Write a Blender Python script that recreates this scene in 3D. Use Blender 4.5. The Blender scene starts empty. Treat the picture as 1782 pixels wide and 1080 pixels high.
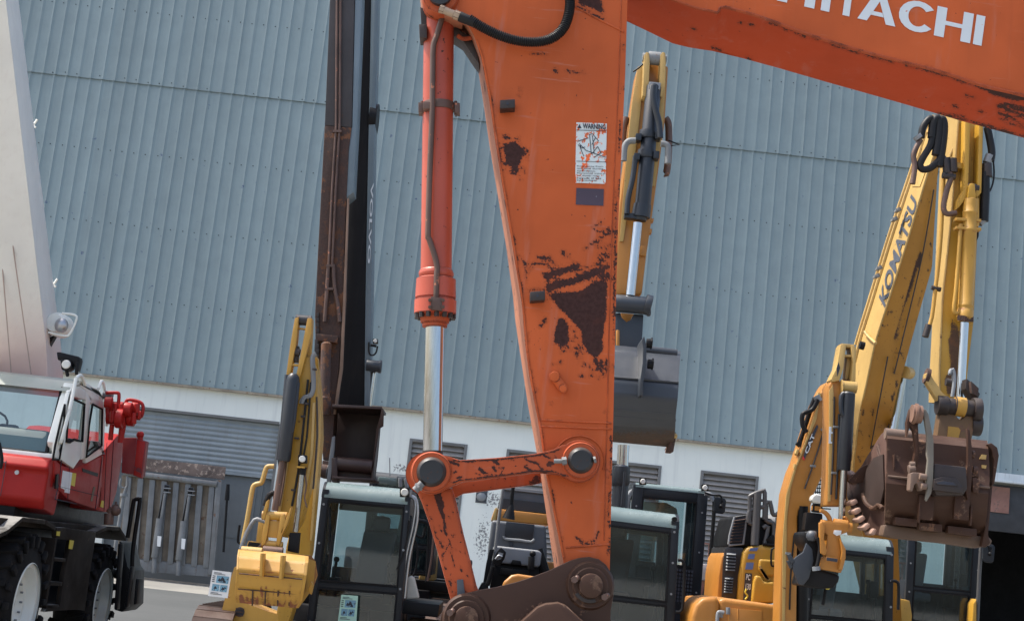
import bpy, bmesh, math, random
import numpy as np
from mathutils import Vector, Matrix
random.seed(7)
R = math.radians
scene = bpy.context.scene
# ---------------------------------------------------------------- camera
FPX = 2550.0
PITCH, ROLL = R(9.6), R(6.25)
CAM = Vector((0, 0, 1.7))
Fw = Vector((0, math.cos(PITCH), math.sin(PITCH)))
U0 = Vector((0, -math.sin(PITCH), math.cos(PITCH)))
R0 = Vector((1, 0, 0))
Rt = math.cos(ROLL)*R0 + math.sin(ROLL)*U0
Up = -math.sin(ROLL)*R0 + math.cos(ROLL)*U0
cd = bpy.data.cameras.new('camera'); cam = bpy.data.objects.new('camera', cd)
scene.collection.objects.link(cam)
cam.matrix_world = Matrix(((Rt.x, Up.x, -Fw.x, CAM.x), (Rt.y, Up.y, -Fw.y, CAM.y), (Rt.z, Up.z, -Fw.z, CAM.z), (0, 0, 0, 1)))
cd.sensor_fit = 'HORIZONTAL'; cd.sensor_width = 36.0; cd.lens = FPX/1782*36
cd.clip_start = 0.05; cd.clip_end = 2000
scene.camera = cam
# ---------------------------------------------------------------- world and sun
SUN = Vector((-0.58, 0.06, 1.0)).normalized()
w = bpy.data.worlds.new('World'); scene.world = w; w.use_nodes = True
nt = w.node_tree; bg = nt.nodes['Background']
sk = nt.nodes.new('ShaderNodeTexSky'); sk.sky_type = 'NISHITA'; sk.sun_disc = False
sk.sun_elevation = math.asin(SUN.z); sk.sun_rotation = math.atan2(SUN.x, SUN.y)
sk.air_density = 1.0; sk.dust_density = 4.0; sk.ozone_density = 0.5
nt.links.new(sk.outputs[0], bg.inputs[0]); bg.inputs[1].default_value = 0.135
sd = bpy.data.lights.new('sun', 'SUN'); sd.energy = 2.8; sd.angle = R(0.55); sd.color = (1, 0.955, 0.88)
so = bpy.data.objects.new('sun', sd); scene.collection.objects.link(so)
so.rotation_mode = 'QUATERNION'; so.rotation_quaternion = SUN.to_track_quat('Z', 'Y')
vs_ = scene.view_settings; vs_.view_transform = 'Standard'; vs_.look = 'None'; vs_.gamma = 1; vs_.use_curve_mapping = False
vs_.exposure = 1.15
scene.display_settings.display_device = 'sRGB'
# ---------------------------------------------------------------- pixel to world helpers
def ray(px, py):
    return Fw + Rt*((px-891)/FPX) + Up*((540-py)/FPX)
def P(px, py, Y):
    d = ray(px, py); return CAM + d*(Y/d.y)
def PX(px, py, X):
    d = ray(px, py); return CAM + d*(X/d.x)
def S(px, Y): return px*Y/FPX
def Zm(pts, ox, oy, s): return [(ox+x/s, oy+y/s) for x, y in pts]
def px_of(v):
    d = v-CAM; f = d.dot(Fw); return 891+FPX*d.dot(Rt)/f, 540-FPX*d.dot(Up)/f
# ---------------------------------------------------------------- object helpers
C = scene.collection
WL = {}
def empty(name, loc, label, cat, group=None):
    o = bpy.data.objects.new(name, None); C.objects.link(o); o.location = loc; o.empty_display_size = .3
    o['label'] = label; o['category'] = cat
    if group: o['group'] = group
    WL[o.name] = Vector(loc); return o
class B:
    def __init__(s): s.v = []; s.f = []; s.m = []; s.bev = []
    def add(s, vs, fs, m=0):
        n = len(s.v); s.v += [Vector(v) for v in vs]; s.f += [tuple(i+n for i in f) for f in fs]; s.m += [m]*len(fs); return s
    def loft(s, A, Bk, m=0, mside=None):
        n = len(A); s.add(A+Bk, [tuple(range(n)), tuple(range(2*n-1, n-1, -1))], m)
        k = len(s.v)-2*n; sm = m if mside is None else mside
        for i in range(n):
            j = (i+1) % n; s.f.append((k+i, k+j, k+n+j, k+n+i)); s.m.append(sm)
        return s
    def prism(s, pts, Y, t, m=0, mside=None):
        A = [P(p[0], p[1], p[2] if len(p) > 2 else Y) for p in pts]
        return s.loft(A, [a+Vector((0, t, 0)) for a in A], m, mside)
    def prismx(s, pts, X, t, m=0):
        A = [PX(p[0], p[1], X) for p in pts]
        return s.loft(A, [a+Vector((-t, 0, 0)) for a in A], m)
    def cyl(s, a, b, r, r2=None, n=20, m=0, caps=True):
        a = Vector(a); b = Vector(b); r2 = r if r2 is None else r2
        z = (b-a).normalized(); x = z.orthogonal().normalized(); y = z.cross(x)
        vs = []
        for c, rr in ((a, r), (b, r2)):
            vs += [c+(x*math.cos(2*math.pi*i/n)+y*math.sin(2*math.pi*i/n))*rr for i in range(n)]
        fs = [(i, (i+1) % n, n+(i+1) % n, n+i) for i in range(n)]
        if caps: fs += [tuple(range(n-1, -1, -1)), tuple(range(n, 2*n))]
        return s.add(vs, fs, m)
    def lathe(s, a, b, prof, n=28, m=0, cap0=True):
        a = Vector(a); b = Vector(b); z = (b-a).normalized(); x = z.orthogonal().normalized(); y = z.cross(x); L = (b-a).length
        vs = []
        for t, rr in prof:
            vs += [a+z*(t*L)+(x*math.cos(2*math.pi*i/n)+y*math.sin(2*math.pi*i/n))*rr for i in range(n)]
        fs = []
        for k in range(len(prof)-1):
            fs += [(k*n+i, k*n+(i+1) % n, (k+1)*n+(i+1) % n, (k+1)*n+i) for i in range(n)]
        fs += ([tuple(range(n-1, -1, -1))] if cap0 else [])+[tuple(range((len(prof)-1)*n, len(prof)*n))]
        return s.add(vs, fs, m)
    def tube(s, pts, r, n=10, m=0, sub=4, ribs=0):
        p = [Vector(q) for q in pts]
        if len(p) > 2 and sub > 1:
            q = [p[0]]+p+[p[-1]]; out = []
            for i in range(1, len(q)-2):
                for k in range(sub):
                    t = k/sub; a, b, c, d = q[i-1], q[i], q[i+1], q[i+2]
                    out.append(0.5*((2*b)+(c-a)*t+(2*a-5*b+4*c-d)*t*t+(3*b-a-3*c+d)*t**3))
            out.append(p[-1]); p = out
        if ribs:   # resample evenly for ribbed sleeve
            L = [0]
            for i in range(1, len(p)): L.append(L[-1]+(p[i]-p[i-1]).length)
            out = []; N = ribs*4
            for k in range(N+1):
                d = L[-1]*k/N; i = 1
                while i < len(L)-1 and L[i] < d: i += 1
                t = (d-L[i-1])/max(L[i]-L[i-1], 1e-9); out.append(p[i-1].lerp(p[i], t))
            p = out
        vs = []; x = None
        for i, c in enumerate(p):
            z = (p[min(i+1, len(p)-1)]-p[max(i-1, 0)]).normalized()
            x = z.orthogonal().normalized() if x is None else (x-z*x.dot(z)).normalized()
            y = z.cross(x); rr = r*(1+(0.13 if (i % 4) in (1, 2) else -0.1)) if ribs else r
            vs += [c+(x*math.cos(2*math.pi*k/n)+y*math.sin(2*math.pi*k/n))*rr for k in range(n)]
        fs = []
        for k in range(len(p)-1):
            fs += [(k*n+i, k*n+(i+1) % n, (k+1)*n+(i+1) % n, (k+1)*n+i) for i in range(n)]
        fs += [tuple(range(n-1, -1, -1)), tuple(range((len(p)-1)*n, len(p)*n))]
        return s.add(vs, fs, m)
    def ptube(s, pts, Y, r, **k):
        return s.tube([P(p[0], p[1], p[2] if len(p) > 2 else Y) for p in pts], r, **k)
    def box(s, lo, hi, m=0):
        (a, b, c), (d, e, f) = lo, hi
        return s.loft([Vector(q) for q in ((a, b, c), (d, b, c), (d, b, f), (a, b, f))], [Vector(q) for q in ((a, e, c), (d, e, c), (d, e, f), (a, e, f))], m)
    def obox(s, c, ex, ey, ez, m=0):
        c = Vector(c); ex = Vector(ex); ey = Vector(ey); ez = Vector(ez)
        return s.loft([c-ex-ez-ey, c+ex-ez-ey, c+ex+ez-ey, c-ex+ez-ey], [c-ex-ez+ey, c+ex-ez+ey, c+ex+ez+ey, c-ex+ez+ey], m)
    def bar(s, a, b, w, d, m=0):
        a = Vector(a); b = Vector(b); z = (b-a); n = Vector((z.z, 0, -z.x))
        n = n.normalized()*w/2 if n.length > 1e-6 else Vector((w/2, 0, 0))
        D = Vector((0, d, 0)); return s.loft([a-n, a+n, b+n, b-n], [a-n+D, a+n+D, b+n+D, b-n+D], m)
    def ball(s, c, r, m=0, n=14, sc=(1, 1, 1)):
        c = Vector(c); vs = []; fs = []
        for j in range(1, n//2):
            th = math.pi*j/(n//2)
            vs += [c+Vector((r*sc[0]*math.sin(th)*math.cos(2*math.pi*i/n), r*sc[1]*math.sin(th)*math.sin(2*math.pi*i/n), r*sc[2]*math.cos(th))) for i in range(n)]
        k = n//2-1
        for j in range(k-1): fs += [(j*n+i, j*n+(i+1) % n, (j+1)*n+(i+1) % n, (j+1)*n+i) for i in range(n)]
        fs += [tuple(range(n)), tuple(range((k-1)*n, k*n))]
        return s.add(vs, fs, m)
    def ruled(s, A, Bb, n, m=0):
        k = len(A); vs = []
        for a, b in zip(A, Bb): vs += [a.lerp(b, i/n) for i in range(n+1)]
        fs = []
        for j in range(k-1): fs += [(j*(n+1)+i, j*(n+1)+i+1, (j+1)*(n+1)+i+1, (j+1)*(n+1)+i) for i in range(n)]
        return s.add(vs, fs, m)
    def pieces(s):
        n = len(s.v); par = list(range(n))
        def find(i):
            while par[i] != i: par[i] = par[par[i]]; i = par[i]
            return i
        for f in s.f:
            a = find(f[0])
            for j in f[1:]:
                r = find(j)
                if r != a: par[r] = a
        isl = {}
        for i in range(n): isl.setdefault(find(i), []).append(i)
        ks = list(isl); 
        if len(ks) < 2 or len(ks) > 400: return [s]
        co = np.array([tuple(v) for v in s.v]); lo = np.array([co[isl[k]].min(0) for k in ks]); hi = np.array([co[isl[k]].max(0) for k in ks])
        size = (hi-lo).max(1); gap = np.maximum(0, np.maximum(lo[:, None]-hi[None], lo[None]-hi[:, None])); near = np.sqrt((gap**2).sum(2)) <= np.maximum(.018, .46*np.maximum(size[:, None], size[None]))
        lab = list(range(len(ks)))
        def f2(i):
            while lab[i] != i: lab[i] = lab[lab[i]]; i = lab[i]
            return i
        for i, j in zip(*np.nonzero(np.triu(near, 1))):
            a, b = f2(int(i)), f2(int(j))
            if a != b: lab[b] = a
        roots = sorted({f2(i) for i in range(len(ks))}, key=lambda r: -max(size[i] for i in range(len(ks)) if f2(i) == r))
        if len(roots) == 1: return [s]
        rid = {}
        for i, k in enumerate(ks):
            for v in isl[k]: rid[v] = f2(i)
        out = []
        for r in roots:
            b = B(); mp = {}
            for v in range(n):
                if rid[v] == r: mp[v] = len(b.v); b.v.append(s.v[v])
            for f, m in zip(s.f, s.m):
                if rid[f[0]] == r: b.f.append(tuple(mp[i] for i in f)); b.m.append(m)
            out.append(b)
        return out
    def out(s, name, mat, parent=None, bevel=0, seg=2, sharp=38, wear=None, kind=None, label=None, cat=None, group=None, recalc=True, nosplit=False):
        mats = mat if isinstance(mat, (list, tuple)) else [mat]
        if nosplit is False and parent is not None:
            ps = s.pieces()
            if len(ps) > 1:
                kw = dict(bevel=bevel, seg=seg, sharp=sharp, wear=wear, kind=kind, label=label, recalc=recalc, nosplit=True)
                nm = name[:-1] if name.endswith('s') and not name.endswith('ss') else name
                return [q.out(nm, mat, parent, **kw) for q in ps][0]
        c = Vector((0, 0, 0))
        for v in s.v: c += v
        c /= max(1, len(s.v))
        lo = Vector((min(v.x for v in s.v), min(v.y for v in s.v), min(v.z for v in s.v)))
        if parent is None: c.z = lo.z
        me = bpy.data.meshes.new(name); me.from_pydata([v-c for v in s.v], [], s.f)
        for mm in mats: me.materials.append(mm)
        for p, i in zip(me.polygons, s.m): p.material_index = i
        bm = bmesh.new(); bm.from_mesh(me)
        if recalc: bmesh.ops.recalc_face_normals(bm, faces=bm.faces)
        if bevel:
            ed = [e for e in bm.edges if len(e.link_faces) == 2 and e.calc_face_angle(0) > R(32)]
            try: bmesh.ops.bevel(bm, geom=ed, offset=bevel, segments=seg, profile=0.6, affect='EDGES', clamp_overlap=True)
            except Exception: pass
        for e in bm.edges:
            if len(e.link_faces) == 2 and e.calc_face_angle(0) > R(sharp): e.smooth = False
        for f in bm.faces: f.smooth = True
        bm.to_mesh(me); bm.free()
        if wear is None and any(m_.get('uses_wear') for m_ in mats): wear = lambda p: np.full(len(p), -3.)
        if wear:
            at = me.attributes.new('wear', 'FLOAT', 'POINT')
            pts = np.array([px_of(v.co+c) for v in me.vertices]); at.data.foreach_set('value', wear(pts).astype(np.float32))
        o = bpy.data.objects.new(name, me); C.objects.link(o)
        if parent is not None:
            o.parent = parent; o.location = c-WL[parent.name]
        else: o.location = c
        WL[o.name] = c
        if kind: o['kind'] = kind
        if label: o['label'] = label
        if cat: o['category'] = cat
        if group: o['group'] = group
        return o
# ---------------------------------------------------------------- wear shapes traced on the paint (signed distance, positive inside)
def seg_d(p, a, b):
    a = np.array(a, float); b = np.array(b, float); ab = b-a; t = np.clip(((p-a)@ab)/(ab@ab+1e-9), 0, 1)
    return np.linalg.norm(p-(a+t[:, None]*ab), axis=1)
def poly_sd(p, poly):
    d = np.full(len(p), 1e9); ins = np.zeros(len(p), bool); n = len(poly)
    for i in range(n):
        a, b = poly[i], poly[(i+1) % n]; d = np.minimum(d, seg_d(p, a, b))
        c = ((a[1] > p[:, 1]) != (b[1] > p[:, 1])); ins ^= c & (p[:, 0] < (b[0]-a[0])*(p[:, 1]-a[1])/((b[1]-a[1]) or 1e-9)+a[0])
    return np.where(ins, d, -d)
def wearmap(polys, lines, unit=6.0):
    def f(p):
        s = np.full(len(p), -1e3)
        for q in polys: s = np.maximum(s, poly_sd(p, q))
        for a, b, r in lines: s = np.maximum(s, r-seg_d(p, a, b))
        return np.clip(s/unit, -3, 3)
    return f
# ---------------------------------------------------------------- materials
def node(nt, t, **k):
    n = nt.nodes.new(t)
    for a, b in k.items():
        if a in n.inputs.keys(): n.inputs[a].default_value = b
        else: setattr(n, a, b)
    return n
def mixc(nt, fac, a, b, mode='MIX'):
    n = nt.nodes.new('ShaderNodeMix'); n.data_type = 'RGBA'; n.blend_type = mode
    for sock, val in ((n.inputs[0], fac), (n.inputs[6], a), (n.inputs[7], b)):
        if hasattr(val, 'is_linked') or isinstance(val, bpy.types.NodeSocket): nt.links.new(val, sock)
        else: sock.default_value = val if isinstance(val, (int, float)) else (*val, 1)
    return n.outputs[2]
def math_(nt, op, a, b=0.0, c=None, clamp=False):
    n = nt.nodes.new('ShaderNodeMath'); n.operation = op; n.use_clamp = clamp
    for i, v in enumerate((a, b) if c is None else (a, b, c)):
        if isinstance(v, bpy.types.NodeSocket): nt.links.new(v, n.inputs[i])
        else: n.inputs[i].default_value = v
    return n.outputs[0]
def noise(nt, vec, scale, detail=4, rough=.55, stretch=None):
    if stretch:
        mp = nt.nodes.new('ShaderNodeMapping'); mp.inputs['Scale'].default_value = stretch; nt.links.new(vec, mp.inputs[0]); vec = mp.outputs[0]
    n = node(nt, 'ShaderNodeTexNoise', Scale=scale, Detail=detail, Roughness=rough); nt.links.new(vec, n.inputs['Vector'])
    return n.outputs['Fac']
def ramp(nt, f, lo, hi):
    n = node(nt, 'ShaderNodeMapRange'); n.clamp = True; n.interpolation_type = 'SMOOTHSTEP'
    nt.links.new(f, n.inputs[0]); n.inputs[1].default_value = lo; n.inputs[2].default_value = hi; return n.outputs[0]
def paint(name, col, rough=.45, var=.10, wear=(.045, .022, .018), wamt=.0, wscale=6, edge=0.0, ew=.006, dust=0.0, dcol=(.38, .33, .27),
          metal=0, attr=False, bump=.08, spec=.5, streak=.0, fine=0.0, coat=0.0, scuff=0.0):
    m = bpy.data.materials.new(name); m.use_nodes = True; nt = m.node_tree; p = nt.nodes['Principled BSDF']
    tc = nt.nodes.new('ShaderNodeTexCoord'); V = tc.outputs['Object']
    big = noise(nt, V, 1.7, 3); mid = noise(nt, V, 9, 5, .6)
    c1 = tuple(x*(1-var) for x in col); c2 = tuple(min(1, x*(1+var)) for x in col)
    base = mixc(nt, ramp(nt, big, .3, .7), c1, c2)
    base = mixc(nt, math_(nt, 'MULTIPLY', ramp(nt, mid, .45, .8), .5*var+.04), base, tuple(x*.55 for x in col))
    if streak:
        st = noise(nt, V, 1.0, 4, .6, stretch=(16, 16, 1.1))
        base = mixc(nt, math_(nt, 'MULTIPLY', ramp(nt, st, .5, .78), streak), base, wear)
    g = nt.nodes.new('ShaderNodeNewGeometry'); gx = nt.nodes.new('ShaderNodeSeparateXYZ'); nt.links.new(g.outputs['Normal'], gx.inputs[0])
    dn = noise(nt, V, 3.2, 5, .65)
    if dust:
        df = math_(nt, 'MULTIPLY', math_(nt, 'MULTIPLY_ADD', ramp(nt, gx.outputs[2], .1, .9), .95, .05), ramp(nt, dn, .3, .75))
        base = mixc(nt, math_(nt, 'MULTIPLY', df, dust, clamp=True), base, dcol)
    if scuff:
        s1 = noise(nt, V, 5, 4, .6, stretch=(3, 1, .35)); s2 = noise(nt, V, 9, 3, .6, stretch=(.4, 1, 5))
        sf_ = math_(nt, 'MULTIPLY', math_(nt, 'MAXIMUM', ramp(nt, s1, .55, .75), ramp(nt, s2, .62, .72)), scuff, clamp=True)
        base = mixc(nt, sf_, base, tuple(min(1, x*.75+.10) for x in col))
    wn = noise(nt, V, wscale, 8, .68)
    fn = noise(nt, V, 60, 6, .7)
    masks = []
    if wamt: masks.append(ramp(nt, math_(nt, 'MULTIPLY_ADD', fn, .16, wn), .80-wamt*.3, .82-wamt*.3))
    if fine: masks.append(ramp(nt, math_(nt, 'MULTIPLY_ADD', noise(nt, V, 38, 3, .6), 1.0, math_(nt, 'MULTIPLY', wn, .35)), .93-fine*.1, .96-fine*.1))
    if edge:
        bv = node(nt, 'ShaderNodeBevel', Radius=ew); bv.samples = 4
        dt = nt.nodes.new('ShaderNodeVectorMath'); dt.operation = 'DOT_PRODUCT'; nt.links.new(bv.outputs[0], dt.inputs[0]); nt.links.new(g.outputs['True Normal'], dt.inputs[1])
        e = math_(nt, 'SUBTRACT', 1.0, dt.outputs['Value'])
        masks.append(math_(nt, 'MULTIPLY', ramp(nt, math_(nt, 'MULTIPLY_ADD', e, 1.8, math_(nt, 'MULTIPLY', ramp(nt, wn, .3, .7), .5)), .38, .50), ramp(nt, e, .03, .08)))
        masks[-1] = math_(nt, 'MULTIPLY', masks[-1], edge, clamp=True)
    if attr:
        m['uses_wear'] = 1
        a = nt.nodes.new('ShaderNodeAttribute'); a.attribute_name = 'wear'
        rag = math_(nt, 'MULTIPLY_ADD', math_(nt, 'SUBTRACT', noise(nt, V, 30, 5, .75), .5), 2.8, math_(nt, 'MULTIPLY_ADD', math_(nt, 'SUBTRACT', noise(nt, V, 110, 3, .7), .5), 3.2, a.outputs['Fac']))
        masks.append(ramp(nt, rag, -.05, .05))
        base = mixc(nt, math_(nt, 'MULTIPLY', ramp(nt, rag, -1.3, 0.0), .38), base, tuple(x*.5 for x in col))
    if masks:
        f = masks[0]
        for k in masks[1:]: f = math_(nt, 'MAXIMUM', f, k)
        wc = mixc(nt, ramp(nt, fn, .35, .65), wear, tuple(x*1.6 for x in wear)); wc = mixc(nt, math_(nt, 'MULTIPLY', ramp(nt, mid, .5, .72), .55), wc, (wear[0]*2.6, wear[1]*2.0, wear[2]*1.6))
        base = mixc(nt, f, base, wc)
        rr = math_(nt, 'MULTIPLY_ADD', f, .9-rough-.1, rough)
    else: rr = None
    nt.links.new(base, p.inputs['Base Color'])
    r2 = math_(nt, 'MULTIPLY_ADD', mid, .22, (rough-.11) if rr is None else math_(nt, 'SUBTRACT', rr, .11))
    nt.links.new(r2, p.inputs['Roughness'])
    p.inputs['Metallic'].default_value = metal; p.inputs['Specular IOR Level'].default_value = spec
    if coat: p.inputs['Coat Weight'].default_value = coat; p.inputs['Coat Roughness'].default_value = .12
    if bump:
        b = node(nt, 'ShaderNodeBump', Strength=bump, Distance=.01); hh = math_(nt, 'MULTIPLY_ADD', fn, .3, mid)
        if masks: hh = math_(nt, 'MULTIPLY_ADD', f, -.6, hh)
        nt.links.new(hh, b.inputs['Height']); nt.links.new(b.outputs[0], p.inputs['Normal'])
    return m
def glass(name, tint=(.56, .68, .70), refl=1.0, dirt=.0):
    m = bpy.data.materials.new(name); m.use_nodes = True; nt = m.node_tree; nt.nodes.clear()
    o = nt.nodes.new('ShaderNodeOutputMaterial'); t = node(nt, 'ShaderNodeBsdfTransparent'); t.inputs[0].default_value = (*tint, 1)
    gl = node(nt, 'ShaderNodeBsdfGlossy', Roughness=.03); gl.inputs[0].default_value = (.95, 1, 1, 1)
    fr = node(nt, 'ShaderNodeFresnel', IOR=1.5); f = math_(nt, 'MULTIPLY_ADD', fr.outputs[0], refl, .03, clamp=True)
    mx = nt.nodes.new('ShaderNodeMixShader'); nt.links.new(f, mx.inputs[0]); nt.links.new(t.outputs[0], mx.inputs[1]); nt.links.new(gl.outputs[0], mx.inputs[2])
    df = node(nt, 'ShaderNodeBsdfDiffuse'); df.inputs[0].default_value = (.22, .31, .33, 1)
    tc = nt.nodes.new('ShaderNodeTexCoord'); nn = noise(nt, tc.outputs['Object'], 2.5, 6, .65)
    mx2 = nt.nodes.new('ShaderNodeMixShader'); nt.links.new(math_(nt, 'MULTIPLY_ADD', ramp(nt, nn, .35, .8), .08+dirt, .02), mx2.inputs[0])
    nt.links.new(mx.outputs[0], mx2.inputs[1]); nt.links.new(df.outputs[0], mx2.inputs[2]); nt.links.new(mx2.outputs[0], o.inputs[0])
    return m
BRN = (.036, .016, .014)
M = {}
M['orange'] = paint('orange paint', (.49, .099, .027), .58, .14, BRN, wamt=.12, wscale=5, edge=.9, ew=.006, dust=.12, spec=.2, attr=True, fine=.55, bump=.10, scuff=.45, streak=.10)
M['orange2'] = paint('orange paint scuffed', (.41, .080, .027), .55, .12, BRN, wamt=.30, wscale=9, edge=1.0, ew=.010, dust=.12, fine=.8, bump=.10, spec=.2, streak=.25, scuff=.3, attr=True)
M['redcyl'] = paint('faded red orange paint', (.42, .070, .035), .42, .14, BRN, wamt=.22, wscale=7, edge=.9, dust=.3, dcol=(.5, .3, .26), fine=.7)
M['dusty'] = paint('dusty worn orange edge', (.42, .165, .09), .6, .15, BRN, wamt=.35, wscale=8, streak=.3, fine=.8)
M['brown'] = paint('bucket brown paint', (.052, .025, .016), .55, .12, (.085, .052, .036), wamt=.42, wscale=4, edge=.5, spec=.25, dust=.3, dcol=(.16, .11, .08), fine=.5, bump=.12)
M['dark'] = paint('dark greasy steel', (.026, .018, .016), .5, .3, (.10, .05, .03), wamt=.2, edge=.0, dust=.15, bump=.2)
M['pin'] = paint('pin end steel', (.028, .029, .032), .45, .3, (.05, .028, .02), wamt=.4, wscale=30, metal=.3, bump=.2)
M['pipe'] = paint('worn brown pipe', (.11, .065, .05), .5, .3, (.30, .12, .07), wamt=.3, wscale=20, metal=.2)
M['yellow'] = paint('yellow machine paint', (.43, .235, .022), .45, .08, (.06, .03, .015), wamt=.20, wscale=8, edge=.8, ew=.008, streak=.12, scuff=.2, dust=.2, dcol=(.5, .42, .3), fine=.5, attr=True)
M['yelworn'] = paint('worn yellow bucket paint', (.44, .24, .035), .5, .1, (.16, .055, .025), wamt=.22, wscale=6, edge=.8, ew=.01, dust=.35, dcol=(.55, .42, .28), attr=True, fine=.5, streak=.15)
M['cream'] = paint('pale yellow and sunlit face paint', (.45, .295, .095), .45, .08, (.07, .035, .018), wamt=.20, wscale=8, edge=.8, ew=.008, fine=.5, streak=.1)  # pale yellow parts; also sunlight put into lit side faces and edges
M['catyel'] = paint('amber yellow paint', (.40, .168, .026), .42, .06, (.07, .035, .02), wamt=.08, wscale=7, edge=.5, ew=.008, dust=.12, streak=.08, scuff=.15)
M['navy'] = paint('dark blue grey cylinder paint', (.014, .018, .025), .4, .1, (.1, .08, .06), wamt=.05, dust=.2, dcol=(.2, .2, .2))
M['black'] = paint('black paint', (.011, .011, .012), .4, .2, (.04, .03, .025), wamt=.08, spec=.15, dust=.08, dcol=(.2, .18, .16))
M['frame'] = paint('charcoal cab paint', (.018, .021, .026), .35, .15, (.06, .06, .06), wamt=.03, spec=.2, dust=.08, dcol=(.2, .2, .2))
M['rubber'] = paint('black rubber', (.012, .012, .013), .7, .2, (.05, .045, .04), wamt=.05, spec=.15, dust=.15, dcol=(.08, .075, .07), bump=.25)
M['hose'] = paint('hose rubber', (.012, .012, .013), .5, .2, (.06, .05, .05), wamt=.05, spec=.25, dust=.2, dcol=(.12, .11, .10))
M['greybucket'] = paint('grey black bucket paint', (.028, .034, .043), .42, .15, (.045, .030, .022), wamt=.15, wscale=5, edge=.3, dust=.2, dcol=(.14, .14, .14), attr=True)
M['grey'] = paint('mid grey panel', (.062, .070, .082), .5, .1, (.2, .2, .2), wamt=.02, dust=.3, dcol=(.3, .3, .3))
M['lgrey'] = paint('light grey panel', (.20, .215, .23), .5, .1, (.1, .1, .1), wamt=.03, dust=.2)
M['visor'] = paint('green grey visor', (.135, .185, .185), .25, .08, (.15, .17, .16), wamt=.04, spec=.6, bump=.02, dust=.25, dcol=(.34, .38, .37))
M['rust'] = paint('rusted steel', (.155, .062, .026), .8, .4, (.040, .022, .017), wamt=.95, wscale=3.4, dust=.2, dcol=(.28, .2, .14), fine=.7, bump=.3, streak=.4)
M['sootgrey'] = paint('faded dark grey steel', (.045, .040, .042), .6, .15, (.05, .035, .03), wamt=.2, streak=.4)
M['voldark'] = paint('dark charcoal boom paint', (.012, .012, .013), .55, .1, (.05, .04, .035), wamt=.12, spec=.15, bump=.03, streak=.2)
M['volblue'] = paint('blue grey boom side', (.14, .185, .215), .4, .06, (.1, .1, .1), wamt=.02, bump=.02)
M['vbucket'] = paint('dark brown bucket', (.034, .016, .013), .5, .15, (.04, .025, .022), wamt=.2, dust=.2, dcol=(.15, .1, .09))
M['white'] = paint('white crane paint', (.80, .82, .76), .35, .05, (.35, .2, .12), wamt=.03, streak=.10, bump=.02, coat=.3)
M['red'] = paint('red crane paint', (.33, .014, .011), .42, .08, (.12, .02, .015), wamt=.05, spec=.22, coat=.06, bump=.02, dust=.03, dcol=(.5, .3, .26))
M['steel'] = paint('galvanised steel', (.42, .43, .44), .35, .1, (.2, .2, .2), metal=.8, wamt=.1)
M['greysteel'] = paint('grey painted steel', (.165, .175, .18), .6, .18, (.10, .06, .04), wamt=.25, wscale=4, streak=.5, dust=.2, fine=.5)
M['tanwood'] = paint('dirty timber boards', (.20, .165, .125), .8, .3, (.10, .06, .04), wamt=.35, wscale=3, streak=.5)
M['seat'] = paint('grey seat cloth', (.10, .11, .125), .9, .1, bump=.1)
M['seatbr'] = paint('brown seat cloth', (.055, .026, .022), .9, .1, bump=.1)
M['paper'] = paint('white paper', (.72, .74, .74), .7, .02, bump=0)
M['cyan'] = paint('pale print blue', (.18, .36, .48), .7, .3, (.05, .06, .07), wamt=.5, wscale=30, bump=0)
M['ink'] = paint('dark ink', (.03, .035, .05), .7, .2, bump=0)
M['lett'] = paint('off white lettering', (.62, .67, .70), .5, .04, (.40, .12, .05), wamt=.12, wscale=22, fine=.6, bump=0)
M['blueink'] = paint('slate blue lettering', (.06, .07, .09), .5, .05, bump=0)
M['stickyel'] = paint('yellow sticker', (.62, .50, .06), .5, .05, bump=0)
M['stickred'] = paint('red sticker', (.55, .03, .03), .5, .05, bump=0)
M['decal'] = paint('weathered warning sticker', (.60, .66, .66), .6, .04, (.45, .09, .025), wamt=.60, wscale=26, fine=.9, bump=0)
M['purple'] = paint('faded purple plate', (.055, .035, .055), .4, .3, (.3, .3, .32), wamt=.03, wscale=60, bump=0)
M['glass'] = glass('cab glass')
M['glassd'] = glass('dark cab glass', (.25, .30, .30))
M['lens'] = paint('lamp lens', (.62, .62, .58), .15, .1, bump=.1, spec=.8)
M['shoe'] = paint('track shoe steel', (.12, .075, .055), .5, .2, (.10, .06, .045), wamt=.4, wscale=5, metal=.4, dust=.3)
def chrome():
    m = bpy.data.materials.new('chrome rod'); m.use_nodes = True; nt = m.node_tree; p = nt.nodes['Principled BSDF']
    tc = nt.nodes.new('ShaderNodeTexCoord'); n = noise(nt, tc.outputs['Object'], 20, 5, .6, stretch=(6, 6, .6))
    nt.links.new(mixc(nt, n, (.34, .35, .37), (.58, .60, .62)), p.inputs['Base Color']); p.inputs['Metallic'].default_value = 1
    nt.links.new(math_(nt, 'MULTIPLY_ADD', n, .15, .06), p.inputs['Roughness']); return m
M['chrome'] = chrome()
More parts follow.
